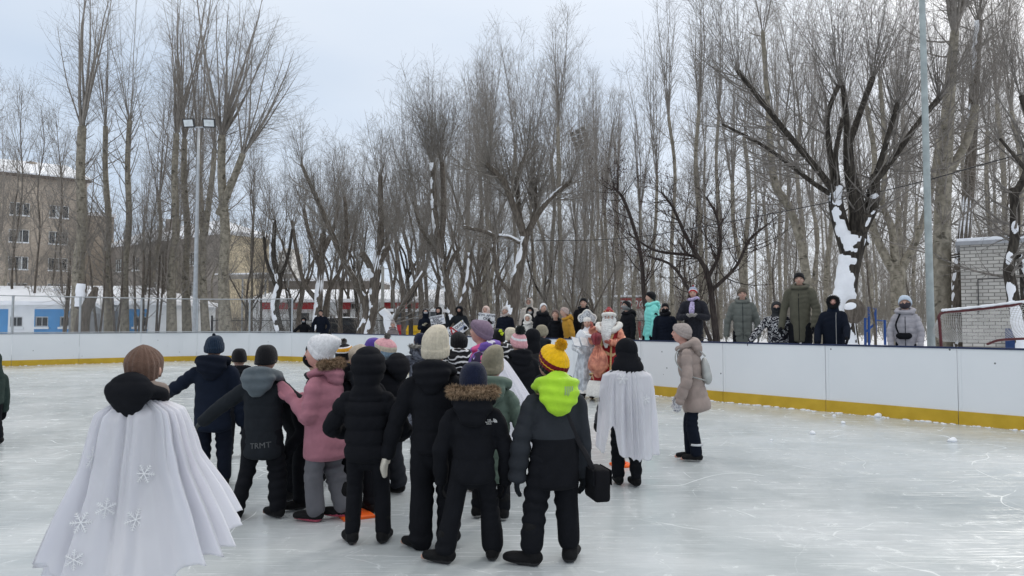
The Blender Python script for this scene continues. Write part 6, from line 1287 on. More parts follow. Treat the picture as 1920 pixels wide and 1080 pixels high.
def cape_mat():
    m, nt, b, L = base_mat('sheer white cloth'); b.inputs['Base Color'].default_value = (.92, .92, .96, 1); b.inputs['Roughness'].default_value = .6; b.inputs['Specular IOR Level'].default_value = .25; b.inputs['Sheen Weight'].default_value = .2
    tr = N_(nt, 'ShaderNodeBsdfTranslucent'); tr.inputs[0].default_value = (.93, .93, .97, 1); tp = N_(nt, 'ShaderNodeBsdfTransparent'); a = N_(nt, 'ShaderNodeMixShader'); a.inputs[0].default_value = .48; c = N_(nt, 'ShaderNodeMixShader')
    tc = N_(nt, 'ShaderNodeTexCoord'); nz = N_(nt, 'ShaderNodeTexNoise'); nz.inputs['Scale'].default_value = 3; L(tc.outputs['Object'], nz.inputs['Vector']); mr = N_(nt, 'ShaderNodeMapRange'); mr.inputs[3].default_value = .14; mr.inputs[4].default_value = .34; L(nz.outputs[0], mr.inputs[0]); L(mr.outputs[0], c.inputs[0])
    L(b.outputs[0], a.inputs[1]); L(tr.outputs[0], a.inputs[2]); L(a.outputs[0], c.inputs[1]); L(tp.outputs[0], c.inputs[2]); L(c.outputs[0], nt.nodes['Material Output'].inputs[0]); return m
M_cape = cape_mat(); M_lace = mat('white lace', (.82, .83, .85), .5, .03, 20, metal=0, spec=.6)
def cape(f, prof, hem, nf=9, amp=.05, flakes=(), th0=-200, th1=20, seed=0, zoff=0, gather=.10, name='cape', left=1.0, poncho=None):
    """cloth hung from the shoulders. prof: [(t, rx, ry)], hem(theta deg)->bottom z. theta measured from +x, -90 is the back"""
    rs = np.random.RandomState(seed); nt_, ns = 220, 70; th = np.radians(np.linspace(th0, th1, nt_)); t = np.linspace(0, 1, ns); shz = f.shz; up = f.up; pr = A(prof); rx = np.interp(t, pr[:, 0], pr[:, 1]); ry = np.interp(t, pr[:, 0], pr[:, 2])
    ph = rs.rand(4) * 6.28; thn = np.linspace(0, 1, nt_); warp = thn + .055 * np.sin(2 * np.pi * 1.7 * thn + ph[0]) + .022 * np.sin(2 * np.pi * 4.3 * thn + ph[1]); am = .7 + .5 * np.sin(2 * np.pi * 2.6 * thn + ph[2])
    top = up(shz + .055)[2] + zoff; V = np.zeros((ns, nt_, 3)); hz = A([hem(math.degrees(a)) for a in th]); hz = hz + .012 * np.sin(warp * nf * 2 * np.pi + ph[2])
    g = np.sin(warp * nf * 2 * np.pi) + .45 * np.sin(warp * nf * 2 * np.pi * 2.13 + ph[3]) ; g = np.sign(g) * np.abs(g) ** .8 * am
    lf = 1 - (1 - left) * np.clip(-np.cos(th), 0, 1)
    for i in range(ns):
        ti = t[i]; drop = ti ** 1.15; z = top + (hz - top) * drop; zsh = .045 * (1 - np.abs(np.sin(th)) ** 1.0) * 0
        a = amp * (gather + (1 - gather) * smoothstep(.0, .8, ti)) * (1 if ti > .03 else .5); R = 1 + 0 * g; off = a * g
        c = f.pel * A([1, 1, 0]) * (ti) + up(shz) * A([1, 1, 0]) * (1 - ti); ca_ = 1 - (1 - lf) * ti; off = off + .25 * a * np.sin(warp * nf * 4.1 * np.pi + 4 * ti); V[i, :, 0] = c[0] + (rx[i] * ca_ + off) * np.cos(th); V[i, :, 1] = c[1] + (ry[i] + off) * np.sin(th); V[i, :, 2] = z
    Vf = V.reshape(-1, 3); Vf += (.004 * sn(Vf, 14, seed))[:, None]; 
    if poncho is not None: Vf = poncho(Vf, np.tile(np.degrees(th), ns), np.repeat(t, nt_))
    Q = grid(ns, nt_, False); o = mk(name, Vf, Q, None, [M_cape], parent=f.root); sm = o.modifiers.new('thick', 'SOLIDIFY'); sm.thickness = .0012; G3 = Vf.reshape(ns, nt_, 3)
    for k, (a, tt, s) in enumerate(flakes):
        j = int(np.clip((math.radians(a) - th[0]) / (th[-1] - th[0]) * (nt_ - 1), 2, nt_ - 3)); i = int(np.clip(tt * (ns - 1), 2, ns - 3)); c = G3[i, j]; u_ = unit(G3[i, j + 2] - G3[i, j - 2]); v_ = unit(G3[i + 2, j] - G3[i - 2, j]); n_ = unit(np.cross(u_, v_)); cc = G3.mean((0, 1)); 
        if n_ @ (c - cc) < 0: n_ = -n_
        v_ = np.cross(n_, u_); flake(o, np.stack([u_, v_, n_], 1), c + n_ * .010, s, M_lace, k)
    return o
def at(u, Y): return ((u - 960) / F * Y, Y)
def ztop(v, Y): return W(960, v, Y)[2]
def bn(*b, **k): d = dict(bands=[(0, b[0])] + list(b[1:])); d.update(k); return d
K_br = knit('brown', (.13, .078, .058)); K_nv = knit('navy', (.010, .014, .035)); K_bk = knit('black', (.010, .010, .012)); K_wh = knit('white', (.72, .72, .74)); K_cr = knit('cream', (.60, .54, .43)); K_be = knit('beige', (.42, .36, .29)); K_ol = knit('khaki', (.29, .26, .19)); K_mv = knit('mauve', (.21, .15, .21)); K_gy = knit('warm grey', (.36, .31, .29)); K_ye = knit('yellow', (.80, .47, .010)); K_mr = knit('maroon', (.16, .008, .018)); K_pk = knit('pink', (.68, .36, .39)); K_lb = knit('light blue', (.25, .36, .46)); K_pu = knit('purple', (.10, .06, .30)); K_or = knit('orange yellow', (.62, .30, .02)); K_rd = knit('red', (.50, .02, .03)); K_ob = knit('olive brown', (.115, .095, .075)); K_tl = knit('teal navy', (.016, .03, .055))
CR = 'people in winter clothes crowding on the ice'; SP = 'spectators behind the boards'
fine = dict(vox=.0115)
# child in the big white cape, nearest the camera
x, y = at(268, 3.9)
f1 = person('child in a wide sheer white snowflake cape and ribbed brown beanie, nearest the camera', x, y, H=1.475, face=-4, head=(14, 0, 0), arms=dict(L=((-.12, .3, -1), (-.1, .3, -1)), R=((.12, .3, -1), (.1, .35, -1))), hat=bn(K_br, h=.75, ribs=18, fold=.0, tilt=6, w=.97, tall=.10, low=1), hood=dict(m=BLK, s=1.0, quilt=1, len=.95, dz=.055), jacket=dict(m=mat('fabric dark grey under cape', (.05, .052, .06), .8, .1, 5), amp=.008, w=.86, sl=.8), glove=BLK, scarf=mat('fabric taupe scarf', (.21, .17, .15), .9), group=CR, seed=1, **fine)
hemf = lambda a: float(np.interp(a, [-205, -180, -160, -145, -128, -110, -90, -70, -55, -38, -15, 10, 30], [.10, .10, .12, .36, .42, .06, .04, .06, .30, .40, .44, .54, .60]))
cape(f1, [(0, .085, .09), (.05, .13, .115), (.11, .205, .15), (.22, .235, .165), (.5, .29, .21), (1, .52, .34)], hemf, 11, .050, [(-116, .34, .062), (-112, .58, .055), (-95, .50, .05), (-70, .56, .055), (-92, .80, .06), (-62, .42, .05), (-108, .70, .05)], -208, 28, 3, zoff=-.035, gather=.45, left=.78)
# left edge
x, y = at(-9, 9.7); person('child cut off by the left edge, dark green jacket and grey fur hood', x, y, H=1.24, face=70, jacket=dict(m=cloth('bottle green', (.035, .055, .05)), style='cloth'), hood=dict(kind='up', m=cloth('bottle green', (.035, .055, .05)), fur=FURG), trousers=dict(m=BLK), glove=BLK, group=CR, seed=2, vox=.016)
x, y = at(402, 7.25); person('child in a navy coat and teal navy beanie reaching out towards the nearest white cape', x, y, H=1.475, face=12, arms=dict(L=((-.75, .35, -.55), (-.70, .6, -.42)), R=((.35, 0, -1), (.1, .3, -1))), hat=bn(K_tl, ribs=26, fold=.25, h=.9, pom=(K_tl, .016)), hood=dict(m=NVY2, s=1.12, len=1.0), jacket=dict(m=NAVY, w=1.04, style='cloth', hem=-.11), glove=NVY2, trousers=dict(m=NVY2, r=1.05), legs=dict(L=(-.08, 0, -5), R=(.12, .02, 8)), group=CR, seed=3, vox=.013)
x, y = at(497, 6.05); f4 = person('child in a black jacket with grey hood and a small word on its lower back', x, y, H=1.42, face=-6, arms=dict(L=((-.95, .12, -.60), (-.85, .2, -.62)), R=((.60, .55, -.62), (-.1, .85, -.3))), hat=bn(K_bk, ribs=40, fold=.0, h=.7, tilt=0), hood=dict(m=cloth('grey blue', (.085, .105, .12), .7, .35), s=1.10, len=1.0, dz=.015), jacket=dict(m=DGR, band=.105, w=1.0, hem=-.13, amp=.006), glove=mat('fabric dark grey glove', (.05, .055, .055), .8), trousers=dict(m=BLK, r=1.12, amp=.008), legs=dict(L=(-.19, -.03, 20), R=(.11, .05, 62)), group=CR, seed=4, **fine)
x, y = at(450, 8.8); person('small child in a plain black hat seen only between two bigger dark children', x, y, H=1.30, face=20, hat=bn(K_bk, ribs=40, fold=0, tilt=0), hood=dict(m=BLK), jacket=dict(m=BLK), glove=BLK, group=CR, seed=5, vox=.018)
x, y = at(570, 6.55); f6 = person('small child in black bending behind the pink coat, wide dark legs and white sleeve lettering', x, y, H=1.30, face=140, lean=34, side=0, head=(10, -20, 10), arms=dict(L=((-.3, .5, -.8), (.2, .8, -.3)), R=((.4, .4, -.8), (-.1, .6, -.8))), hood=dict(kind='up', m=BLK, open=.6), mask=BLK, jacket=dict(m=BLK, style='cloth', hem=-.12), trousers=dict(m=BLK, r=1.25, amp=.01), legs=dict(L=(-.16, .12, -15), R=(.20, -.05, 15)), glove=BLK, group=CR, seed=6, vox=.013)
x, y = at(598, 7.3); person('child in black hat and face mask looking down, just left of the white beanie', x, y, H=1.365, face=95, head=(0, -22, 0), hat=bn(K_bk, ribs=36, fold=.3, w=1.06, tall=.05), mask=BLK, jacket=dict(m=BLK), hood=dict(m=cloth('dark checked', (.05, .05, .055))), glove=BLK, group=CR, seed=7, vox=.014)
x, y = at(612, 6.02); f8 = person('child in a dusty pink coat with brown fur collar, white beanie and grey trousers', x, y, H=1.46, face=78, lean=3, head=(8, -12, 0), arms=dict(L=((-.12, .20, -1), (.25, .62, .55)), R=((.12, .2, -1), (-.2, .6, .4))), hat=bn(K_wh, ribs=34, fold=.24, tall=.62, tip=(0, -.72), tilt=14, square=1), jacket=dict(m=PNK, style='cloth', amp=.011, hem=-.135, w=1.08, d=1.16, hw=1.10), hood=dict(m=PNK, s=.96, fur=FURB, fr=.040), glove=(PNK, 'mitten'), trousers=dict(m=GPNT, r=1.05, amp=.010), legs=dict(L=(-.06, .05, 0), R=(.07, -.14, 8, .10)), boots=dict(sole=PSOLE, fat=1.12, h=.14), group=CR, seed=8, skin=SKINP, **fine)
x, y = at(645, 8.1); person('child in a black yellow and white striped bobble hat behind the white beanie', x, y, H=1.37, face=-10, hat=bn(K_bk, (.45, K_wh), (.52, K_or), (.72, K_wh), (.78, K_bk), ribs=30, fold=0, tall=.1, pom=(FURG, .035)), hood=dict(m=BLK), jacket=dict(m=BLK), glove=BLK, group=CR, seed=9, vox=.018)
x, y = at(678, 6.2); person('child whose beige knitted hat shows behind the raised black quilted hood', x, y, H=1.405, face=30, hat=bn(K_be, ribs=30, fold=0, tall=.15), jacket=dict(m=BLK, w=.9), glove=BLK, group=CR, seed=40, vox=.016, hood=dict(m=DGR))
x, y = at(700, 7.8); person('child in a bright purple beanie mostly hidden behind others', x, y, H=1.445, face=10, hat=bn(K_pu, (.3, K_pu), ribs=30, fold=.2), jacket=dict(m=NAVY), hood=dict(m=NAVY), glove=BLK, group=CR, seed=10, vox=.018)
x, y = at(727, 6.9); person('child in a pink, cream and light blue bobble hat, black puffer and grey snow trousers', x, y, H=1.455, face=62, arms=dict(L=((-.3, .3, -1), (0, .5, -.8)), R=((.3, -.1, -1), (.1, .2, -1))), hat=bn(K_lb, (.26, K_cr), (.56, K_pk), ribs=22, fold=0, pom=(FURG, .030), tall=.05), mask=mat('fabric pale blue mask', (.30, .38, .44), .7), scarf=K_cr, hood=dict(m=BLK, s=1.2, quilt=1, dz=.035), jacket=dict(m=BLK, amp=.013, w=1.08), glove=BLK, trousers=dict(m=cloth('snow trousers grey', (.035, .038, .048)), r=1.2, amp=.011), legs=dict(L=(-.08, 0, 0), R=(.10, -.06, 8)), group=CR, seed=12, vox=.0125)
x, y = at(690, 5.37); f10 = person('child in a black quilted puffer with the hood up, slim black trousers, seen from behind', x, y, H=1.40, face=-3, arms=dict(L=((-.52, .12, -.85), (.45, .85, -.25)), R=((.48, .12, -.85), (-.3, .9, -.3))), hood=dict(kind='up', m=BLK, quilt=1, e=1.20), jacket=dict(m=BLK, band=.108, amp=.018, w=1.02, hem=-.055), glove=BLK, trousers=dict(m=BLK, r=.92, amp=.006), legs=dict(L=(-.10, .0, 34), R=(.115, .04, -4)), group=CR, seed=13, **fine)
x, y = at(790, 10.0); person('child in a grey camouflage suit and navy hat, left arm reaching out', x, y, H=1.47, face=18, arms=dict(L=((-.95, .1, -.15), (-.9, .2, .22)), R=((.3, 0, -1), (.1, .2, -1))), hat=bn(K_nv, ribs=36, fold=0), hood=dict(m=CAMO, s=1.1, fur=FURG, fr=.03), jacket=dict(m=CAMO, style='cloth', hem=-.08), trousers=dict(m=CAMO, r=1.1), glove=BLK, group=CR, seed=14, vox=.016)
x, y = at(815, 5.25); f14 = person('child in a tall cream ribbed beanie, black suit and cream mittens', x, y, H=1.515, face=-4, arms=dict(L=((-.42, .02, -.95), (-.30, .12, -1)), R=((.25, .1, -1), (.1, .5, -.8))), hat=bn(K_cr, ribs=26, fold=.28, tall=.62, tip=(.22, -.1), square=1, tilt=8), hood=dict(m=BLK, s=1.05, dz=.01), jacket=dict(m=BLK, style='puff', band=.14, amp=.009, w=.95, hem=-.04), glove=(mat('fabric cream mitten', (.62, .58, .50), .85, .1, 30, .3, 90), 'mitten'), trousers=dict(m=BLK, r=1.18, amp=.010, cuff=-.01), legs=dict(L=(-.09, -.01, 60), R=(.10, .05, 10)), group=CR, seed=15, **fine)
x, y = at(888, 4.97); f15 = person('child in a navy beanie and black jacket with brown fur trim and small white emblem', x, y, H=1.335, face=2, arms=dict(L=((-.34, .02, -1), (0, .35, -1)), R=((.34, .05, -1), (.0, .35, -1))), hat=bn(K_nv, ribs=44, fold=.0, tilt=2, h=.8), hood=dict(m=BLK, s=1.02, fur=FURB, fr=.038, len=1.0), jacket=dict(m=BLK, band=.16, amp=.009, w=.96, hem=-.085), glove=BLK, trousers=dict(m=BLK, r=1.1, amp=.009), legs=dict(L=(-.18, -.02, 68), R=(.13, .05, -12)), group=CR, seed=16, **fine)
x, y = at(922, 6.05); person('child in a long sage green padded coat and a slouching beige beanie', x, y, H=1.36, face=-14, arms=dict(L=((-.3, 0, -1), (0, .3, -1)), R=((.42, .05, -1), (.1, .3, -1))), hat=bn(K_ol, ribs=40, fold=.25, tall=.62, tip=(.40, -.25), square=1, tilt=12), hood=dict(m=SAGE, s=1.15, quilt=1, dz=-.015), jacket=dict(m=SAGE, band=.095, amp=.013, w=1.04, hem=-.25, hw=1.05), glove=SAGE, trousers=dict(m=BLK, r=.95), legs=dict(L=(-.12, .02, -14), R=(.10, .0, 14)), boots=dict(sole=WSOLE), group=CR, seed=17, **fine)
x, y = at(908, 7.1); f17 = person('taller girl in profile, ribbed mauve beanie, purple patterned jacket and white cape', x, y, H=1.62, adult=False, face=72, head=(5, -14, 0), hat=bn(K_mv, ribs=44, fold=.27, h=.9, w=1.08, tall=.05), jacket=dict(m=PURP, style='cloth', w=1.05, amp=.012), hood=dict(m=PURP, s=1.0, dz=.01), glove=BLK, group=CR, seed=18, skin=SKINP, vox=.012)
hem2 = lambda a: float(np.interp(a, [-200, -150, -120, -90, -60, -30, 0], [.5, .42, .38, .35, .40, .50, .6]))
cape(f17, [(0, .10, .12), (.14, .20, .22), (.5, .27, .42), (1, .34, .66)], hem2, 7, .04, [], -165, -10, 9, zoff=-.07, gather=.3)
x, y = at(862, 8.1); person('child in a black hat and a jacket printed with white swirls', x, y, H=1.50, face=12, hat=bn(K_bk, ribs=30, fold=0, tall=.08, tip=(-.15, 0)), hood=dict(m=SWRL, s=1.15), jacket=dict(m=SWRL, style='cloth', w=1.1), glove=BLK, group=CR, seed=19, vox=.014)
x, y = at(936, 9.3); f19 = person('child in a black hat with a lime yellow emblem', x, y, H=1.535, face=25, hat=bn(K_bk, ribs=44, fold=0), hood=dict(m=SWRL), jacket=dict(m=BLK), glove=BLK, group=CR, seed=20, vox=.016)
x, y = at(958, 10.2); person('child in a plain off white knitted hat behind the black and lime hat', x, y, H=1.54, face=0, hat=bn(K_cr, ribs=30, fold=.2), hood=dict(m=SWRL), jacket=dict(m=SWRL, style='cloth'), glove=BLK, group=CR, seed=21, vox=.018)
x, y = at(975, 8.8); f21 = person('child in a pale pink hat with a dark grey pompom and black jacket', x, y, H=1.475, face=10, head=(25, 0, 0), arms=dict(L=((-.3, .2, -1), (.1, .6, -.8)), R=((.32, .05, -1), (.12, .1, -1))), hat=bn(K_pk, (.35, K_wh), (.5, K_pk), ribs=24, fold=.2, pom=(mat('dark grey fluff', (.05, .06, .06), .9), .062)), hood=dict(m=BLK), jacket=dict(m=BLK, style='cloth', w=1.18), trousers=dict(m=BLK, r=1.1), glove=BLK, group=CR, seed=22, vox=.014)
x, y = at(1000, 9.7); person('tall figure in a plain black coat with raised hood beside the pink bobble hat', x, y, H=1.53, face=20, hood=dict(kind='up', m=BLK, e=1.02), jacket=dict(m=mat('fabric matt black wool', (.017, .017, .019), .95), style='cloth', w=1.1, hem=-.16), glove=BLK, group=CR, seed=23, vox=.016)
x, y = at(1014, 11.0); person('child in a khaki beanie and dark grey jacket nearest the boards', x, y, H=1.575, face=-25, hat=bn(K_ol, ribs=30, fold=.2), hood=dict(m=DGR, s=1.1), jacket=dict(m=cloth('dark grey', (.05, .052, .056)), style='cloth', w=1.05), glove=BLK, group=CR, seed=24, vox=.018)
x, y = at(1040, 4.97); f24 = person('child in a yellow and maroon bobble hat and bright lime hood over a grey jacket', x, y, H=1.43, face=12, lean=2, head=(22, -6, 6), arms=dict(L=((-.30, .04, -.95), (-.08, .12, -1)), R=((.18, .0, -1), (.05, .2, -1))), hat=bn(K_bk, (.17, K_mr), (.27, K_ye), (.30, K_mr), (.49, K_ye), ribs=24, fold=0, w=1.06, tall=.16, tilt=22, pom=(K_ye, .042)), hood=dict(m=LIME, s=1.06, len=1.32, dz=-.005), jacket=dict(m=GRY, m2=BLK, split=.28, style='cloth', amp=.012, w=.99, hem=-.13, sl=1.0), scarf=DGR, glove=DGR, trousers=dict(m=BLK, r=1.12, amp=.010, cuff=.05), legs=dict(L=(-.17, -.03, 62), R=(.10, .0, -28)), boots=dict(h=.16, fat=1.15), group=CR, seed=25, **fine)
x, y = at(1176, 7.25); f27 = person('child in a black balaclava and white snowflake cape standing apart on the right', x, y, H=1.455, face=14, head=(18, -6, 0), arms=dict(L=((-.3, .2, -1), (-.1, .5, -.9)), R=((.28, .1, -1), (.1, .3, -.9))), hood=dict(kind='up', m=BLK, e=.98, open=.5), mask=BLK, jacket=dict(m=mat('fabric dark grey under cape', (.05, .052, .06)), w=.84, sl=.8), scarf=BLK, glove=BLK, trousers=dict(m=BLK, r=.98), legs=dict(L=(-.06, .10, -10), R=(.07, -.02, 0)), group=CR, seed=27, **fine)
hem3 = lambda a: float(np.interp(a, [-215, -190, -165, -150, -140, -125, -90, -60, -30, 0, 30], [.40, .36, .34, .52, .62, .34, .28, .29, .32, .36, .45]))
cape(f27, [(0, .10, .10), (.06, .155, .13), (.13, .24, .16), (.3, .262, .185), (1, .285, .235)], hem3, 10, .026, [(-118, .16, .055), (-66, .40, .05), (-88, .66, .04)], -212, 32, 5, zoff=-.045, gather=.25)
V, Q, T = loft([f27.up(f27.shz - .05), f27.up(f27.shz + .02), f27.up(f27.shz + .11)], [.145, .155, .108], [.13, .135, .10], S=30, n=12); V += .006 * sn(V, 18, 3)[:, None]; mk('hood_collar', V, Q, T, [BLK], parent=f27.root)
x, y = at(1300, 8.6); f28 = person('girl in a beige pink padded coat and grey beanie leaning forward, watching from the right', x, y, H=1.60, adult=False, face=72, lean=9, head=(0, -16, 0), arms=dict(L=((-.22, .12, -1), (.12, .45, -.85)), R=((.2, .25, -1), (-.1, .5, -.8))), hat=bn(K_gy, ribs=0, fold=.30, h=.9, tall=.12, tip=(0, -.2)), hood=dict(m=BEIG, s=1.02, quilt=1, dz=.01), jacket=dict(m=BEIG, band=.115, amp=.013, w=.86, hem=-.12, hw=1.22, d=1.12, sl=.95), glove=pattern('speckled mitten', [(0, (.65, .65, .66)), (.55, (.12, .13, .2))], 60), trousers=dict(m=NVY2, r=.95, stripe='L'), legs=dict(L=(-.07, -.02, 0), R=(.07, .06, 5)), boots=dict(sole=WSOLE), group=CR, seed=28, skin=SKINP, vox=.012)
# things people carry
def strap_bag():
    f = f24; root = empty('shoulder_bag', f.root.location, 0, 'black shoulder bag hanging at the right hip of the child with the lime hood', 'bag'); root.rotation_euler = f.root.rotation_euler
    p0 = A([.02, -.13, f.up(f.shz)[2] - .06]); p1 = A([.235, -.10, .60]); pts = [p0 * (1 - t) + p1 * t for t in np.linspace(0, 1, 9)]
    pts = [nearest_back(f.jco, A([p]), -1, .004)[0] if p[0] < .16 else p for p in pts]
    for i in range(1, 8): pts[i] = (pts[i - 1] + pts[i] * 2 + pts[i + 1]) / 4 if i < 8 else pts[i]
    V, Q, T = loft(pts, [.017] * 9, [.003] * 9, xdir=(1, 0, .3), S=8, n=40); mk('strap', V, Q, T, [mat('webbing', (.010, .010, .013), .8)], parent=root)
    mb = MB(); mb.box((-.055, -.12, -.15), (.055, .12, .06)); V, Q, T, _, _ = mb.arr(); o = mk('pouch', V + A([.27, -.06, .56]), Q, None, [cloth('bag nylon', (.012, .012, .015))], smooth=True, parent=root); b = o.modifiers.new('b', 'BEVEL'); b.width = .025; b.segments = 3
    mb = MB(); mb.box((-.062, -.115, -.04), (-.056, .115, .055)); mb.box((.056, -.115, -.04), (.062, .115, .055)); V, Q, T, _, _ = mb.arr(); mk('flap', V + A([.27, -.06, .56]), Q, None, [BLK], smooth=False, parent=root)
strap_bag()
def backpack():
    f = f28; root = empty('backpack', f.root.location, 0, 'small pale grey backpack on the back of the girl in the beige pink coat', 'backpack'); root.rotation_euler = f.root.rotation_euler
    gm = mat('pale grey leatherette', (.36, .37, .36), .5, .1, 10, .1); c = f.up(f.shz * .45, 0, -.17); co, nr, Q, T = remesh([ellipsoid(c, (.115, .052, .155), f.Rt, 20, 16), ellipsoid(c + f.Rt @ A([0, .0, -.06]), (.12, .058, .10), f.Rt, 20, 16)], .011, 3); mk('bag_body', co, Q, T, [gm], parent=root)
    for s in (-1, 1):
        pts = [f.up(f.shz * .78, s * .05, -.19), f.up(f.shz + .03, s * .085, -.08), f.up(f.shz - .0, s * .12, .09), f.up(f.shz - .12, s * .15, .13), f.up(f.shz * .45, s * .17, .04), f.up(f.shz * .25, s * .13, -.15)]; V, Q, T = loft(pts, [.012] * 6, [.006] * 6, S=8, n=40); mk('strap', V, Q, T, [gm], parent=root)
backpack()
def decal_text(f, body, size, cx, z, m, tilt_=0, name='lettering'):
    M4 = frame4([1, 0, 0], [0, 0, 1], [0, -1, 0], [0, 0, 0]); o = text_obj(body, size, m, M4, name, f.jacket, .0008); me = o.data; n = len(me.vertices); co = np.empty(n * 3, np.float32); me.vertices.foreach_get('co', co); co = co.reshape(-1, 3).astype(float); c, s = math.cos(tilt_), math.sin(tilt_); xx = co[:, 0] * c - co[:, 2] * s; zz = co[:, 0] * s + co[:, 2] * c; d = co[:, 1].copy(); co[:, 0] = xx + cx; co[:, 2] = zz + z
    q = nearest_back(f.jco, co, -1, .004, 8); q[:, 1] = np.mean(q[:, 1]) * .0 + q[:, 1] - .002 + d; me.vertices.foreach_set('co', q.astype(np.float32).ravel()); me.update(); return o
decal_text(f4, 'TRMT', .062, .03, .60, mat('grey print', (.10, .105, .11), .6), .08)
mw = mat('white print', (.70, .70, .70), .6)
def fn_logo():
    f = f15; c = A([.115, 0, f.up(f.shz)[2] - .085]); mb = MB(); P = []
    for r in (.010, .017, .024): P.append([[c[0] + .016 + r * math.cos(t), 0, c[2] - .011 + r * math.sin(t)] for t in np.linspace(math.pi / 2, math.pi * 0 + .05, 7)])
    P = A(P); V, Q = tubes(P, np.full(P.shape[:2], .0024), 4); V = nearest_back(f.jco, V, -1, .003, 8); mb.add(V, Q); mb.build('emblem', mw, f.jacket, True)
    for k, w in enumerate(('THE', 'NORTH', 'FACE')): decal_text(f, w, .0135, c[0] - .012, c[2] + .008 - k * .0115, mw)
fn_logo()
# lime emblem and reflective details
def hat_patch(f, m, u, th, s=.05):
    rs = np.random.RandomState(4); mb = MB(); 
    for k in range(7):
        a = math.radians(th + rs.randn() * 14); zz = .45 + .45 * rs.rand(); d = A([math.cos(a) * .86, math.sin(a) * 1.05, zz * .9]); d[:2] *= math.sqrt(max(.1, 1 - (zz * .72) ** 2)); mb.ell(f.hc + f.Rh @ (d * f.hr * 1.0), (.012, .012, .022), roty(rs.randn() * .8), 0, 8, 6)
    mb.build('emblem', m, f.hat, True)
hat_patch(f19, mat('lime print', (.50, .62, .02), .6), 0, -95)
for (cx, zz, w, h, m, nm) in ((-.015, .78, .055, .05, mat('grey green patch', (.14, .17, .12), .6), 'patch'), (-.02, .83, .022, .014, mw, 'label_tag')):
    g = MB(); n = 5; V = A([[cx + w * (i / 4 - .5), 0, zz + h * (j / 4 - .5)] for j in range(5) for i in range(5)]); V = nearest_back(f21.jco, V, -1, .003, 6); mk(nm, V, grid(5, 5, False), None, [m], parent=f21.jacket)
V, Q, T = loft([f21.arm['R'][2] - f21.arm['R'][3] * .04, f21.arm['R'][2] - f21.arm['R'][3] * .025], [.06, .06], S=18, n=3, capk=.02); mk('reflective_band', V, Q, T, [mat('reflective tape', (.55, .56, .58), .4)], parent=f21.jacket)
for k in range(5):
    V = A([[.018 + .013 * k + .006 * i + .010 * (j / 7 - .5), 0, f24.up(f24.shz)[2] - .005 + .115 * (j / 7 - .5)] for j in range(8) for i in range(2)]); V = nearest_back(f24.hoodco, V, -1, .007, 14); mk('hood_stripe', V, grid(8, 2, False), None, [mat('grey hood print', (.25, .30, .22), .6)], parent=f24.root)
def sleeve_word():
    f = f6; sh, el, wr, d = f.arm['R']; mid = (sh + el) / 2; ax = unit(el - sh); out = unit(A([.5, .9, .3]) - ax * (A([.5, .9, .3]) @ ax)); up_ = np.cross(ax, out); text_obj('YOKO', .055, mw, frame4(ax, -np.cross(out, ax) * -1, out, mid + out * .083), 'lettering', f.jacket, .002)
sleeve_word()
# ---- costumed pair
SILV = mat('silver brocade', (.42, .44, .47), .38, .35, 14, .5, 40, .5, .25, stretch=(1, 1, .6), col2=(.66, .68, .71)); SATW = mat('white satin', (.66, .68, .72), .35, .06, 4, .2, 14, .5); SALM = mat('salmon satin', (.40, .095, .055), .30, .35, 7, 1.0, 12, .7, .35, col2=(.74, .30, .19)); REDV = pattern('red robe with gold scrolls', [(0, (.26, .008, .012)), (.86, (.55, .36, .20))], 3.2, 'swirl', .6); REDP = cloth('deep red velvet', (.26, .008, .014), .7, .2, 20, .3); GOLD = mat('gold braid', (.52, .36, .16), .4, .3, 40, .3, 80, .5, .4)
def robe(f, rings, m, name, n=50, foldn=9, amp=.02, S=96):
    r = A(rings); z = cr(r[:, 0], n)[:, 0]; rx = cr(r[:, 1], n)[:, 0]; ry = cr(r[:, 2], n)[:, 0]; oy = cr(r[:, 3], n)[:, 0] if r.shape[1] > 3 else 0 * z; th = np.linspace(0, 2 * np.pi, S, endpoint=False); k = np.clip(1 - (z - z[0]) / (z[-1] - z[0]) * 1.3, 0, 1)[:, None]; g = amp * k * (np.sin(foldn * th + 2 * np.sin(th)) + .4 * np.sin(foldn * 2.3 * th))[None]; V = np.stack([(rx[:, None] + g) * np.cos(th), oy[:, None] + (ry[:, None] + g) * np.sin(th), z[:, None] + 0 * g], -1).reshape(-1, 3); return mk(name, V, grid(n, S), None, [m], parent=f.root)
x, y = at(1101, 15.7); fs = person('young woman in a silver white folk winter gown and tall silver headdress', x, y, H=1.74, face=172, head=(0, 0, 0), arms=dict(L=((-.35, .35, -.8), (.35, .9, -.1)), R=((.35, .25, -.85), (-.4, .9, -.25))), jacket=dict(m=SILV, style='cloth', w=.80, hem=.05, sl=.95), glove=K_wh, hair=(mat('dark brown hair', (.045, .028, .020), .6, .3, 30), .26), boots=dict(m=mat('grey felt boot', (.12, .12, .12), .9)), trousers=dict(m=GPNT), group='costumed pair at the boards', seed=31, vox=.014)
robe(fs, [(.16, .34, .30), (.5, .28, .26), (.85, .21, .19), (1.10, .165, .14), (1.25, .165, .13)], SILV, 'gown'); robe(fs, [(.13, .352, .312), (.17, .355, .315), (.20, .345, .305)], FURW, 'fur_hem', 8, 9, .02)
V, Q, T = loft([fs.up(fs.shz + .07), fs.up(fs.shz - .0), fs.up(fs.shz - .12)], [.085, .185, .24], [.085, .13, .17], S=30, n=12); mk('shoulder_cape', V + .008 * sn(V, 14, 2)[:, None], Q, T, [SATW], parent=fs.root)
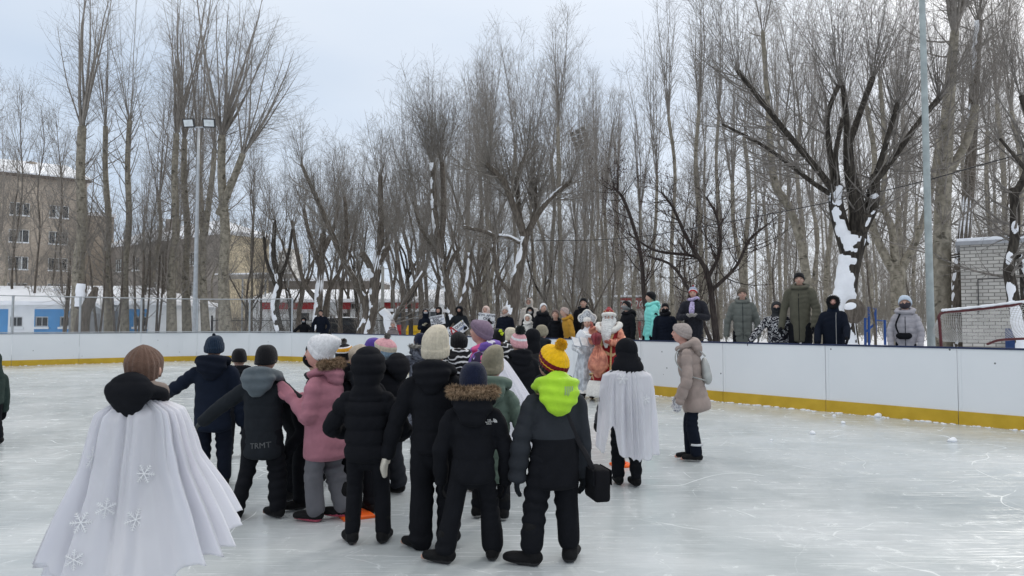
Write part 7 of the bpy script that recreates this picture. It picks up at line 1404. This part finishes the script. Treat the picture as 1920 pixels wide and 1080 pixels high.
def kokoshnik(f):
    hc, hr = f.hc, f.hr; pts = [(-.145, -.03), (-.175, .03), (-.185, .09), (-.15, .135), (-.105, .15), (-.08, .19), (-.04, .225), (0, .24)]; pts = pts + [(-a, b) for a, b in pts[-2::-1]]; c = cr([(a, b, 0) for a, b in pts], 48)
    def plate(s, d0, d1, m, nm, par):
        n = len(c); P = c[:, :2] * s + A([0, .03 * (1 - s)]); V = []
        for dd in (d0, d1): V += [[p[0], .035 + dd - 1.4 * p[0] ** 2, p[1]] for p in P] + [[0, .035 + dd, .04]]
        V = A(V) @ f.Rh.T + hc + f.Rh @ A([0, 0, .035]); j = np.arange(n - 1); T = np.vstack([np.stack([np.full(n - 1, n), j, j + 1], -1), np.stack([np.full(n - 1, 2 * n + 1), n + 1 + j + 1, n + 1 + j], -1)]); Q = np.stack([j, n + 1 + j, n + 1 + j + 1, j + 1], -1); return mk(nm, V, Q, T, [m], smooth=False, parent=par)
    k = plate(1.0, -.010, .010, SILV, 'headdress', f.root); path = [A([p[0], .035 - 1.4 * p[0] ** 2, p[1]]) @ f.Rh.T + hc + f.Rh @ A([0, .0, .035]) for p in c[::3]]; fur_ring('fluffy_edge', path, .022, 500, .014, FURW, k, f.rs)
    P = []
    for cx, cz, r in ((0, .14, .038), (-.09, .085, .032), (.09, .085, .032), (0, .075, .025), (-.14, .04, .02), (.14, .04, .02)): P.append([[cx + r * math.cos(t), .05 - 1.4 * cx * cx, cz + .035 + r * math.sin(t)] for t in np.linspace(0, 6.283, 14)])
    P = A(P) @ f.Rh.T + hc; V, Q = tubes(P, np.full(P.shape[:2], .005), 5); mk('ornament', V, Q, None, [M_lace], parent=k)
    V, Q, T = ellipsoid((0, -.005, .055), (.092, .112, .078), None, 28, 16); V = V @ f.Rh.T + hc; mk('fur_band', V, Q, T, [FURW], parent=k)
kokoshnik(fs)
def folder():
    p = W(1088, 641, 15.2); root = empty('open_folder', p, .25, 'pale blue grey open folder held low in front of the silver gown', 'folder'); m = mat('folder cover', (.33, .38, .46), .5); mp = mat('paper', (.74, .75, .76), .7)
    for s in (-1, 1):
        M4 = frame4([math.cos(.35), 0, -s * math.sin(.35) * s * .6], [0, .7, .7], [math.sin(.3) * s * 0, -.7, .7], [s * .085, 0, 0]); mb = MB(); mb.box((-.085, -.13, -.006), (.085, .13, 0), 0, M4); c = mb.build('cover', m, root); mb = MB(); mb.box((-.078, -.12, .001), (.078, .12, .006), 0, M4); mb.build('pages', mp, c)
    p = W(1107, 628, 15.1); root = empty('white_tray', p, .2, 'white paper sheaf held between the two costumed figures', 'papers'); M4 = frame4([.97, 0, -.2], [0, .9, .4], [.2, -.4, .9], [0, 0, 0]); mb = MB(); mb.box((-.14, -.10, -.02), (.14, .10, .02), 0, M4); mb.build('paper_stack', mp, root)
folder()
x, y = at(1142, 15.25); fd = person('man in a red and gold folk winter robe with long white beard', x, y, H=1.84, face=158, head=(12, -4, 0), arms=dict(R=((.40, .45, -.75), (-.1, .45, .95)), L=((-.45, .35, -.85), (.55, .75, .05))), jacket=dict(m=SALM, torso=REDP, style='cloth', w=1.0, hem=-.02, sl=1.12, amp=.02), glove=mat('fabric salmon mitten', (.36, .10, .08), .7), boots=dict(m=BOOT, fat=1.1), trousers=dict(m=BLK), group='costumed pair at the boards', seed=32, vox=.014)
robe(fd, [(.30, .40, .36), (.6, .34, .31), (.9, .29, .26), (1.15, .255, .22), (1.30, .245, .20), (1.42, .16, .14)], REDV, 'robe', 60, 7, .014)
robe(fd, [(.10, .43, .40), (.13, .47, .44), (.30, .46, .43), (.42, .41, .37)], FURW, 'fur_hem', 16, 11, .022)
V, Q, T = loft([(fd.up(0)[0] + .40 * math.cos(t), .37 * math.sin(t), .47 + .10 * math.cos(t * 1.0 - 1.2)) for t in np.linspace(0, 6.283, 30)], [.018] * 30, S=8, n=90); mk('gold_braid', V, Q, T, [GOLD], parent=fd.root)
for s in (-.10, .10):
    pts = [(s, .385 - .0 * t, .5 + .82 * t) for t in np.linspace(0, 1, 8)]; pts = [(a, np.interp(c, [.3, .6, .9, 1.15, 1.4], [.37, .33, .28, .235, .20]) + .0, c) for a, b, c in pts]; V, Q, T = loft(pts, [.020] * 8, [.008] * 8, S=8, n=30); mk('gold_braid', V, Q, T, [GOLD], parent=fd.root)
def santa(f):
    hc, hr, Rh = f.hc, f.hr, f.Rh; th = np.linspace(math.pi * .62, math.pi * 2.38, 21)
    path = [f.up(f.shz + .02 - .13 * max(0, math.sin(t)) + .02, .225 * math.cos(t), .155 * math.sin(t) + .02) for t in th]; V, Q, T = loft(path, [.062] * 21, S=14, n=60); V += .008 * sn(V, 30, 1)[:, None]; mk('fur_collar', V, Q, T, [FURW], parent=f.root)
    P = [ellipsoid(hc + Rh @ A([0, .55 * hr, -.72 * hr]), (.085, .06, .075), Rh, 16, 12), loft([hc + Rh @ A([0, .7 * hr, -.7 * hr]), f.up(f.shz - .02, 0, .20), f.up(f.shz - .20, .0, .26), f.up(f.shz - .40, -.01, .27)], [.085, .105, .085, .03], [.05, .05, .045, .02], S=18, n=16)]
    for s in (-1, 1): P.append(loft([hc + Rh @ A([s * .78 * hr, .1 * hr, .1 * hr]), hc + Rh @ A([s * .85 * hr, .3 * hr, -.7 * hr]), f.up(f.shz - .03, s * .07, .17)], [.03, .045, .05], S=12, n=10)); P.append(loft([hc + Rh @ A([0, 1.0 * hr, -.33 * hr]), hc + Rh @ A([s * .4 * hr, .95 * hr, -.42 * hr]), hc + Rh @ A([s * .6 * hr, .85 * hr, -.75 * hr])], [.016, .02, .008], S=10, n=8)); P.append(ellipsoid(hc + Rh @ A([s * .28 * hr, .86 * hr, .16 * hr]), (.024, .012, .010), Rh, 10, 6))
    co, nr, Q, T = remesh(P, .008, 1, .3); co = co + nr * (.010 * sn(co, 75, 3) + .008 * np.abs(np.sin(co[:, 2] * 95 + 4 * sn(co, 25, 7))))[:, None]; mk('beard', co, Q, T, [mat('white beard', (.70, .70, .69), .9, .15, 40, .6, 120)], parent=f.root)
    P = [loft([hc + Rh @ A([0, -.02, .55 * hr]), hc + Rh @ A([0, -.02, 1.15 * hr]), hc + Rh @ A([0, -.03, 1.55 * hr])], [.108, .105, .055], [.118, .112, .06], S=24, n=10)]; co, nr, Q, T = remesh(P, .010, 2); h = mk('hat', co, Q, T, [REDP], parent=f.root)
    pth = [hc + Rh @ A([.112 * math.cos(t), .128 * math.sin(t) - .008, .52 * hr + .012 * math.sin(t)]) for t in np.linspace(0, 6.283, 25)]; V, Q, T = loft(pth, [.040] * 25, S=12, n=60); V += .006 * sn(V, 40, 4)[:, None]; mk('fur_brim', V, Q, T, [FURW], parent=h)
    for k in range(7): a = k * .9; V, Q, T = ellipsoid(hc + Rh @ A([.103 * math.cos(a), .115 * math.sin(a), 1.12 * hr]), (.012, .012, .018), None, 8, 6); mk('bead', V, Q, T, [GOLD], parent=h)
santa(fd)
def staff_sack():
    p = W(1121, 668, 14.9); root = empty('gift_sack', p, .3, 'shiny salmon pink gift sack with a gathered dark red neck hanging from the robed man', 'sack')
    P = [loft([(0, 0, -.34), (0, 0, -.22), (.01, 0, -.02), (.0, 0, .14), (-.01, 0, .24)], [.10, .20, .175, .085, .035], [.09, .165, .15, .075, .035], S=30, n=24)]; co, nr, Q, T = remesh(P, .011, 2); a = np.arctan2(co[:, 1], co[:, 0]); co = co + nr * ((.016 * np.clip((co[:, 2] + .2) / .35, .15, 1)) * np.sin(11 * a + 3 * sn(co, 5, 1)) + .006 * sn(co, 22, 3))[:, None]; mk('sack_body', co, Q, T, [SALM], parent=root)
    P = [loft([(-.01, 0, .22), (-.02, 0, .28), (-.03, 0, .38)], [.035, .075, .10], [.03, .06, .085], S=20, n=10)]; co, nr, Q, T = remesh(P, .011, 2); a = np.arctan2(co[:, 1], co[:, 0] + .02); co = co + nr * (.016 * np.sin(9 * a + 2 * sn(co, 9, 2)))[:, None]; mk('gathered_neck', co, Q, T, [mat('dark red satin', (.20, .02, .03), .35, .4, 8, .4, 20, .5)], parent=root)
    p = W(1137, 583, 15.45); 
staff_sack()
# ---- spectators behind the boards
def behind(u, d):
    k = (u - 960) / F; a = (k * (CX[1] + .63 * d) - CX[0] - .7766 * d) / (.63 + .7766 * k); p = CX + D1 * a - D2 * d; return p[0], p[1]
def spec(label, u, d, vt, face, **k):
    x, y = behind(u, d); z = terrain(x, y); H = ztop(vt, y) - z; H = H * 1.0
    k.setdefault('vox', .017 if y > 18 else .014); k.setdefault('glove', BLK); return person(label, x, y, z, H=H, face=face, group=SP, **k)
spec('man in a dark olive parka and black beanie, tallest of the spectators', 1500, .55, 508, 150, adult=True, head=(5, 0, 0), arms=dict(L=((-.3, .05, -1), (.1, .35, -1)), R=((.3, 0, -1), (.1, .3, -1))), hat=bn(K_bk, ribs=44, fold=.25, tilt=4), hood=dict(m=OLV, s=1.2), jacket=dict(m=OLV, style='cloth', w=.92, hem=-.13, amp=.010, zip=BLK), seed=50)
spec('smiling man in a grey green padded parka and brown knitted hat', 1392, .55, 536, 165, adult=True, smile=True, hat=bn(K_ob, ribs=30, fold=.25, tilt=0), hood=dict(m=GGR, s=1.05, dz=.02), jacket=dict(m=GGR, band=.12, amp=.014, w=1.05, hem=-.10, pockets=1, zip=DGR), glove=mat('fabric patterned grey glove', (.16, .16, .14), .8), arms=dict(L=((-.35, 0, -1), (-.05, .1, -1)), R=((.38, 0, -1), (.1, .1, -1))), seed=51)
spec('child in a black and white camouflage jacket with a dark hood and face mask up', 1456, .45, 562, 160, hood=dict(kind='up', m=cloth('dark grey', (.05, .052, .056)), open=.62), mask=DGR, jacket=dict(m=CAMW, style='cloth', w=1.05, hem=-.12), glove=CAMW, arms=dict(R=((.65, .2, -.8), (.6, .3, -.75)), L=((-.35, 0, -1), (0, .2, -1))), seed=52)
spec('woman in a navy coat and black fur hood, one gloved hand over the boards', 1562, .42, 549, 150, adult=True, head=(8, 0, 0), hat=bn(K_wh, ribs=40, fold=0, w=.96), hood=dict(kind='up', m=NAVY, fur=FURK, open=.70, fr=.045), jacket=dict(m=NVY2, style='cloth', w=1.22, hem=-.2, zip=mat('zip silver', (.3, .3, .3), .4), zx=-.06), arms=dict(L=((-.3, .45, -.9), (-.1, .75, -.62)), R=((.4, .1, -1), (0, .5, -.8))), seed=53, skin=SKINP)
fb = spec('woman in a light grey padded coat, pale blue hat and dark face mask', 1697, .55, 550, 150, adult=True, head=(0, 0, 0), hat=bn(knit('pale blue', (.52, .60, .70)), ribs=30, fold=.3, w=1.05), mask=mat('fabric dark plum mask', (.035, .03, .04), .8), hood=dict(m=LGR, s=1.1, dz=.02), jacket=dict(m=LGR, band=.10, amp=.012, w=1.12, hem=-.12, zip=DGR), glove=LGR, arms=dict(L=((-.35, .1, -1), (.05, .3, -1)), R=((.38, .1, -1), (-.05, .3, -1))), seed=54)
def waist_bag():
    f = fb; root = empty('waist_bag', f.root.location, 0, 'black bag worn in front by the woman in the light grey coat', 'bag'); root.rotation_euler = f.root.rotation_euler
    V, Q, T = ellipsoid(f.up(.06, .02, .185), (.125, .045, .07), None, 20, 12); V[:, 2] = np.clip(V[:, 2], f.up(.0)[2], f.up(.11)[2]); mk('pouch', V, Q, T, [BLK], parent=root); pts = [f.up(.09, .10, .17), f.up(f.shz * .55, .14, .165), f.up(f.shz - .04, .09, .13), f.up(f.shz + .05, .06, 0)]; V, Q, T = loft(pts, [.014] * 4, [.005] * 4, S=8, n=20); mk('strap', V, Q, T, [BLK], parent=root)
waist_bag()
fw = spec('laughing woman in a red, white and blue bobble hat, dark coat and lilac scarf', 1300, .6, 536, 162, adult=True, smile=True, hat=bn(K_rd, (.25, K_wh), (.40, knit('dull blue', (.30, .33, .45))), ribs=26, fold=.0, tall=.2, pom=(K_rd, .022)), hair=(mat('dark brown hair', (.045, .028, .020), .6), .06), scarf=mat('fabric lilac print', (.42, .36, .55), .8, .4, 30), jacket=dict(m=mat('fabric dark teddy', (.016, .017, .024), .95, .3, 30, .6, 60), style='cloth', w=1.08, hem=-.10), glove=mat('fabric grey mitten', (.34, .32, .30), .85), arms=dict(L=((-.35, .35, -.85), (.7, .75, .12)), R=((.35, .35, -.85), (-.65, .75, .1))), trousers=dict(m=mat('fabric dark brown', (.05, .042, .038))), seed=55)
o = fw; V, Q, T = loft([fw.up(fw.shz - .02, .01, .14), fw.up(fw.shz - .16, .02, .19), fw.up(fw.shz - .26, .02, .21)], [.045, .06, .05], [.02, .018, .012], S=14, n=10); mk('scarf_end', V, Q, T, [MC['fabric lilac print']], parent=fw.root)
r = empty('tote_bag', (*behind(1322, .62), .6), .2, 'dark maroon bag hanging beside the woman with the red and white hat', 'bag'); V, Q, T = loft([(0, 0, .0), (0, 0, .22), (0, 0, .46)], [.14, .13, .07], [.06, .055, .03], S=20, n=10); mk('bag_body', V + .008 * sn(V, 12, 2)[:, None], Q, T, [mat('fabric maroon', (.07, .010, .018), .7)], parent=r); V, Q, T = loft([(-.06, 0, .44), (-.05, 0, .62), (.05, 0, .62), (.06, 0, .44)], [.008] * 4, S=6, n=20); mk('handle', V, Q, T, [BLK], parent=r)
fm = spec('teenager in a mint green jacket and black hat turned to the left', 1222, .6, 545, 100, adult=True, hat=bn(K_bk, ribs=44, fold=0, tall=.2, tip=(0, -.3), tilt=14), hood=dict(m=MINT, s=1.15), jacket=dict(m=MINT, style='cloth', amp=.012, w=1.0, hem=-.12, d=1.1), seed=56, arms=dict(L=((-.3, .1, -1), (0, .2, -1)), R=((.3, 0, -1), (0, .2, -1))))
sh, el, wr, d = fm.arm['L']; V, Q, T = ellipsoid((sh + el) / 2 + A([-.075, 0, 0]), (.016, .045, .05), None, 10, 8); mk('sleeve_patch', V, Q, T, [BLK], parent=fm.jacket)
spec('child in black with a black hat and face mask beside the mint green jacket', 1247, .45, 566, 170, adult=False, hat=bn(K_bk, ribs=44, fold=0), mask=BLK, scarf=BLK, jacket=dict(m=NVY2, style='cloth', w=1.05), seed=57)
f44 = spec('person in a black jacket and black cap looking down, right behind the robed man', 1177, .55, 562, 115, adult=True, head=(0, -18, 0), hat=bn(K_bk, ribs=0, fold=.2), hood=dict(m=BLK, s=1.15), mask=mat('fabric grey mask', (.2, .2, .2), .8), jacket=dict(m=BLK, style='cloth', w=1.05), seed=58)
spec('person almost hidden behind the silver headdress, black hat', 1094, .9, 556, 170, adult=True, hat=bn(K_bk, ribs=30, fold=.2), hood=dict(m=BLK), jacket=dict(m=BLK), seed=59)
spec('child in a mustard jacket and beige knitted hat, bending over the boards', 1068, .45, 573, 110, adult=True, lean=10, head=(0, -20, 0), hat=bn(knit('rose beige', (.42, .33, .30)), ribs=36, fold=.25), hood=dict(m=MUST), jacket=dict(m=MUST, style='cloth'), seed=60)
spec('person in black with a brown knitted hat looking down at the boards', 1043, .45, 579, 165, adult=True, lean=8, head=(0, -30, 0), hat=bn(knit('mouse brown', (.15, .11, .10)), ribs=36, fold=.2), jacket=dict(m=BLK), hood=dict(m=BLK), seed=61)
spec('woman in a white beanie and black coat with a big fluffy collar', 1018, .6, 567, 195, adult=True, head=(0, -18, 0), hat=bn(K_wh, ribs=40, fold=.25), scarf=FURK, jacket=dict(m=BLK, w=1.1), hood=dict(m=BLK, s=1.2), seed=62)
spec('laughing woman wrapped in a white knitted hooded scarf', 990, .42, 586, 170, adult=True, smile=True, hood=dict(kind='up', m=mat('fabric white wool', (.70, .68, .64), .9, .08, 20, .5, 60), open=.70), scarf=mat('fabric white wool', (.70, .68, .64), .9), jacket=dict(m=mat('fabric ivory', (.62, .60, .56), .9), style='cloth'), seed=63)
spec('person in a black fur edged hood directly behind the white hooded scarf', 994, .95, 573, 175, adult=True, hood=dict(kind='up', m=BLK, fur=FURK, open=.72), mask=mat('fabric pale scarf', (.4, .4, .4), .8), jacket=dict(m=BLK), seed=64)
fg_ = spec('woman in glasses and a light beige hood standing behind the others', 993, 1.5, 556, 160, adult=True, hood=dict(kind='up', m=cloth('light beige', (.46, .42, .38)), open=.75), jacket=dict(m=cloth('light beige', (.46, .42, .38))), hat=bn(K_br, ribs=30, fold=0, w=.95), seed=65)
for s in (-1, 1):
    P = [fg_.hc + fg_.Rh @ (A([s * .30 + .20 * math.cos(t), .92, .0 + .16 * math.sin(t)]) * fg_.hr) for t in np.linspace(0, 6.283, 14)]; V, Q = tubes(A([P]), np.full((1, 14), .004), 5); mk('glasses', V, Q, None, [BLK], parent=fg_.root)
spec('woman in a pale grey knitted hat and scarf with a plain black coat', 947, .6, 572, 178, adult=True, hat=bn(knit('pale grey', (.52, .49, .48)), ribs=36, fold=.25), scarf=K_gy, jacket=dict(m=NVY2, style='cloth', w=1.12), seed=66)
fs2 = spec('woman in a pale pink head scarf standing behind a handwritten placard', 912, .7, 571, 160, adult=True, hood=dict(kind='up', m=mat('fabric pale pink wool', (.62, .48, .43), .9), open=.70), jacket=dict(m=cloth('dark taupe', (.05, .045, .04))), arms=dict(L=((-.25, .4, -.9), (-.1, .8, .4)), R=((.25, .4, -.9), (.1, .8, .4))), seed=67)
fs3 = spec('person in a black hooded coat holding a tilted placard with a big red letter', 862, .6, 571, 172, adult=True, hood=dict(kind='up', m=BLK, open=.72, fur=FURK), hat=bn(knit('dark slate', (.05, .055, .065)), ribs=30, fold=.2, low=1), jacket=dict(m=DGR), arms=dict(R=((.55, .2, -.75), (.05, .45, .9)), L=((-.35, .4, -.8), (-.0, .9, -.2))), seed=68)
fs4 = spec('person with a dark open hood holding a white handwritten placard', 823, .6, 573, 172, adult=True, hood=dict(kind='up', m=cloth('dark brown grey', (.035, .032, .032)), open=.66), jacket=dict(m=cloth('dark brown grey', (.035, .032, .032)), w=1.05), arms=dict(R=((.25, .4, -.85), (.1, .85, .1)), L=((-.35, .4, -.8), (-.3, .85, .1))), seed=69)
fph = spec('person in a black hooded coat looking down at a phone', 798, .5, 578, 188, adult=True, head=(0, -25, 0), hood=dict(kind='up', m=NVY2, open=.66), mask=mat('fabric pale mask', (.28, .30, .33), .8), jacket=dict(m=NVY2, style='cloth'), arms=dict(L=((-.2, .3, -.9), (.5, .8, .35)), R=((.2, .3, -.9), (-.5, .8, .35))), glove=mat('fabric pale glove', (.40, .36, .27), .8), seed=70)
sh, el, wr, d = fph.arm['L']; rt_ = empty('phone', fph.root.location, 0, 'dark phone held by the person in the black hooded coat', 'phone'); rt_.rotation_euler = fph.root.rotation_euler; p = (fph.arm['L'][2] + fph.arm['R'][2]) / 2 + A([0, .08, .05]); mb = MB(); mb.box((-.036, -.004, -.075), (.036, .004, .075), 0, frame4([1, 0, 0], [0, .8, .6], [0, -.6, .8], p)); mb.build('phone_body', M_dark, rt_); mb = MB(); mb.box((-.032, -.0055, -.07), (.032, -.0045, .07), 0, frame4([1, 0, 0], [0, .8, .6], [0, -.6, .8], p)); mb.build('screen', M_glass, rt_)
# child behind the boards far left of the pavilion
x, y = at(737, 27.5); z = terrain(x, y); person('small child in a pale bobble hat and grey jacket in front of the coloured bins', x, y, z, H=ztop(601, y) - z, face=185, hat=bn(K_gy, ribs=24, fold=.2, pom=(mat('pale fluff', (.6, .56, .55), .9), .05)), jacket=dict(m=cloth('mid grey', (.20, .17, .17))), hood=dict(m=cloth('mid grey', (.20, .17, .17))), glove=BLK, group=SP, seed=71, vox=.02)
x, y = at(602, 32.0); z = terrain(x, y); person('man in black with a black cap standing in the opening of the boards', x, y, z, H=ztop(579, y) - z, adult=True, face=182, hat=bn(K_bk, ribs=0, fold=.2), jacket=dict(m=NVY2, style='cloth', w=1.05), trousers=dict(m=BLK, r=1.0), glove=BLK, arms=dict(L=((-.4, 0, -.9), (.2, .2, -.9)), R=((.4, 0, -.9), (-.1, .3, -.9))), group=SP, seed=72, vox=.02)
x, y = at(571, 31.9); z = terrain(x, y); person('masked child in black leaning on the boards left of the opening', x, y, z, H=ztop(593, y) - z, face=185, lean=8, hood=dict(kind='up', m=BLK, open=.6), mask=mat('fabric pale mask', (.28, .30, .33), .8), jacket=dict(m=BLK, w=1.15), glove=BLK, arms=dict(R=((.6, .5, -.6), (.3, .9, -.3)), L=((-.6, .4, -.6), (.2, .8, -.4))), group=SP, seed=73, vox=.02)
# handwritten placards
def placard(label, quad, Y, lines, hand=None, big=None, mtx=None):
    """quad: 4 pixel corners tl tr br bl at depth Y"""
    tl, tr, br, bl = [W(u, v, Y) for u, v in quad]; c = (tl + tr + br + bl) / 4; X = unit(tr - tl); Z = unit(tl - bl - X * ((tl - bl) @ X)); N = np.cross(X, Z); w = np.linalg.norm(tr - tl); h = np.linalg.norm(tl - bl); root = empty('placard', c, 0, label, 'placard', 'handwritten placards'); ink = mat('marker ink', (.06, .06, .08), .7)
    M4 = frame4(X, Z, N, [0, 0, 0]); mb = MB(); mb.box((-w / 2, -h / 2, -.004), (w / 2, h / 2, 0), 0, M4); mb.build('card', mat('white card', (.74, .75, .78), .7, .03, 3), root)
    for (txt, px_, py_, sz, rot, m) in lines:
        r = math.radians(rot); X2 = X * math.cos(r) + Z * math.sin(r); Z2 = -X * math.sin(r) + Z * math.cos(r); text_obj(txt, sz, m or ink, frame4(X2, Z2, N, X * px_ * w + Z * py_ * h + N * .004), 'lettering', root, .001, 0, .003)
red = mat('red marker', (.50, .02, .03), .6); yel = mat('yellow marker', (.60, .45, .03), .6); blu = mat('blue marker', (.10, .16, .34), .6)
Y = fs4.root.location[1] - .42
placard('white handwritten placard with four lines and a small blue drawing, held left of the others', [(805, 594), (832, 589), (835, 607), (810, 611)], Y, [('ЖЕЛАЕМ', -.08, .30, .085, 0, None), ('ВАМ', -.12, .08, .085, 0, None), ('ПОБЕДЫ', -.14, -.14, .08, 0, None), ('МЫ С ВАМИ', -.10, -.36, .06, 0, None), ('~', .33, .04, .16, 0, blu)])
Y = fs3.root.location[1] - .45
placard('tilted white placard with a big red letter and a yellow corner', [(835, 622), (869, 597), (876, 622), (845, 640)], Y, [('А', -.13, .05, .42, 0, red), ('ГОМОН', .22, .22, .11, 0, None), ('ЧЕ', -.36, .02, .2, 0, None), ('ДАВАЙ', .22, -.1, .08, 0, blu), ('!', .42, .38, .12, 0, yel)])
Y = fs2.root.location[1] - .42
placard('white lettered placard in front of the woman in the pink head scarf', [(899, 586), (930, 589), (925, 615), (893, 611)], Y, [('ЖГУЧ. АРТИК.', 0, .33, .085, 0, None), ('СКИ', .02, .10, .10, 0, None), ('САМАЯ', .1, -.14, .10, 0, None), ('ВПЕРЁД', .05, -.36, .07, 0, None)])
bpy.data.scenes.remove(TMP)
for m_ in [m for m in bpy.data.meshes if m.users == 0]: bpy.data.meshes.remove(m_)
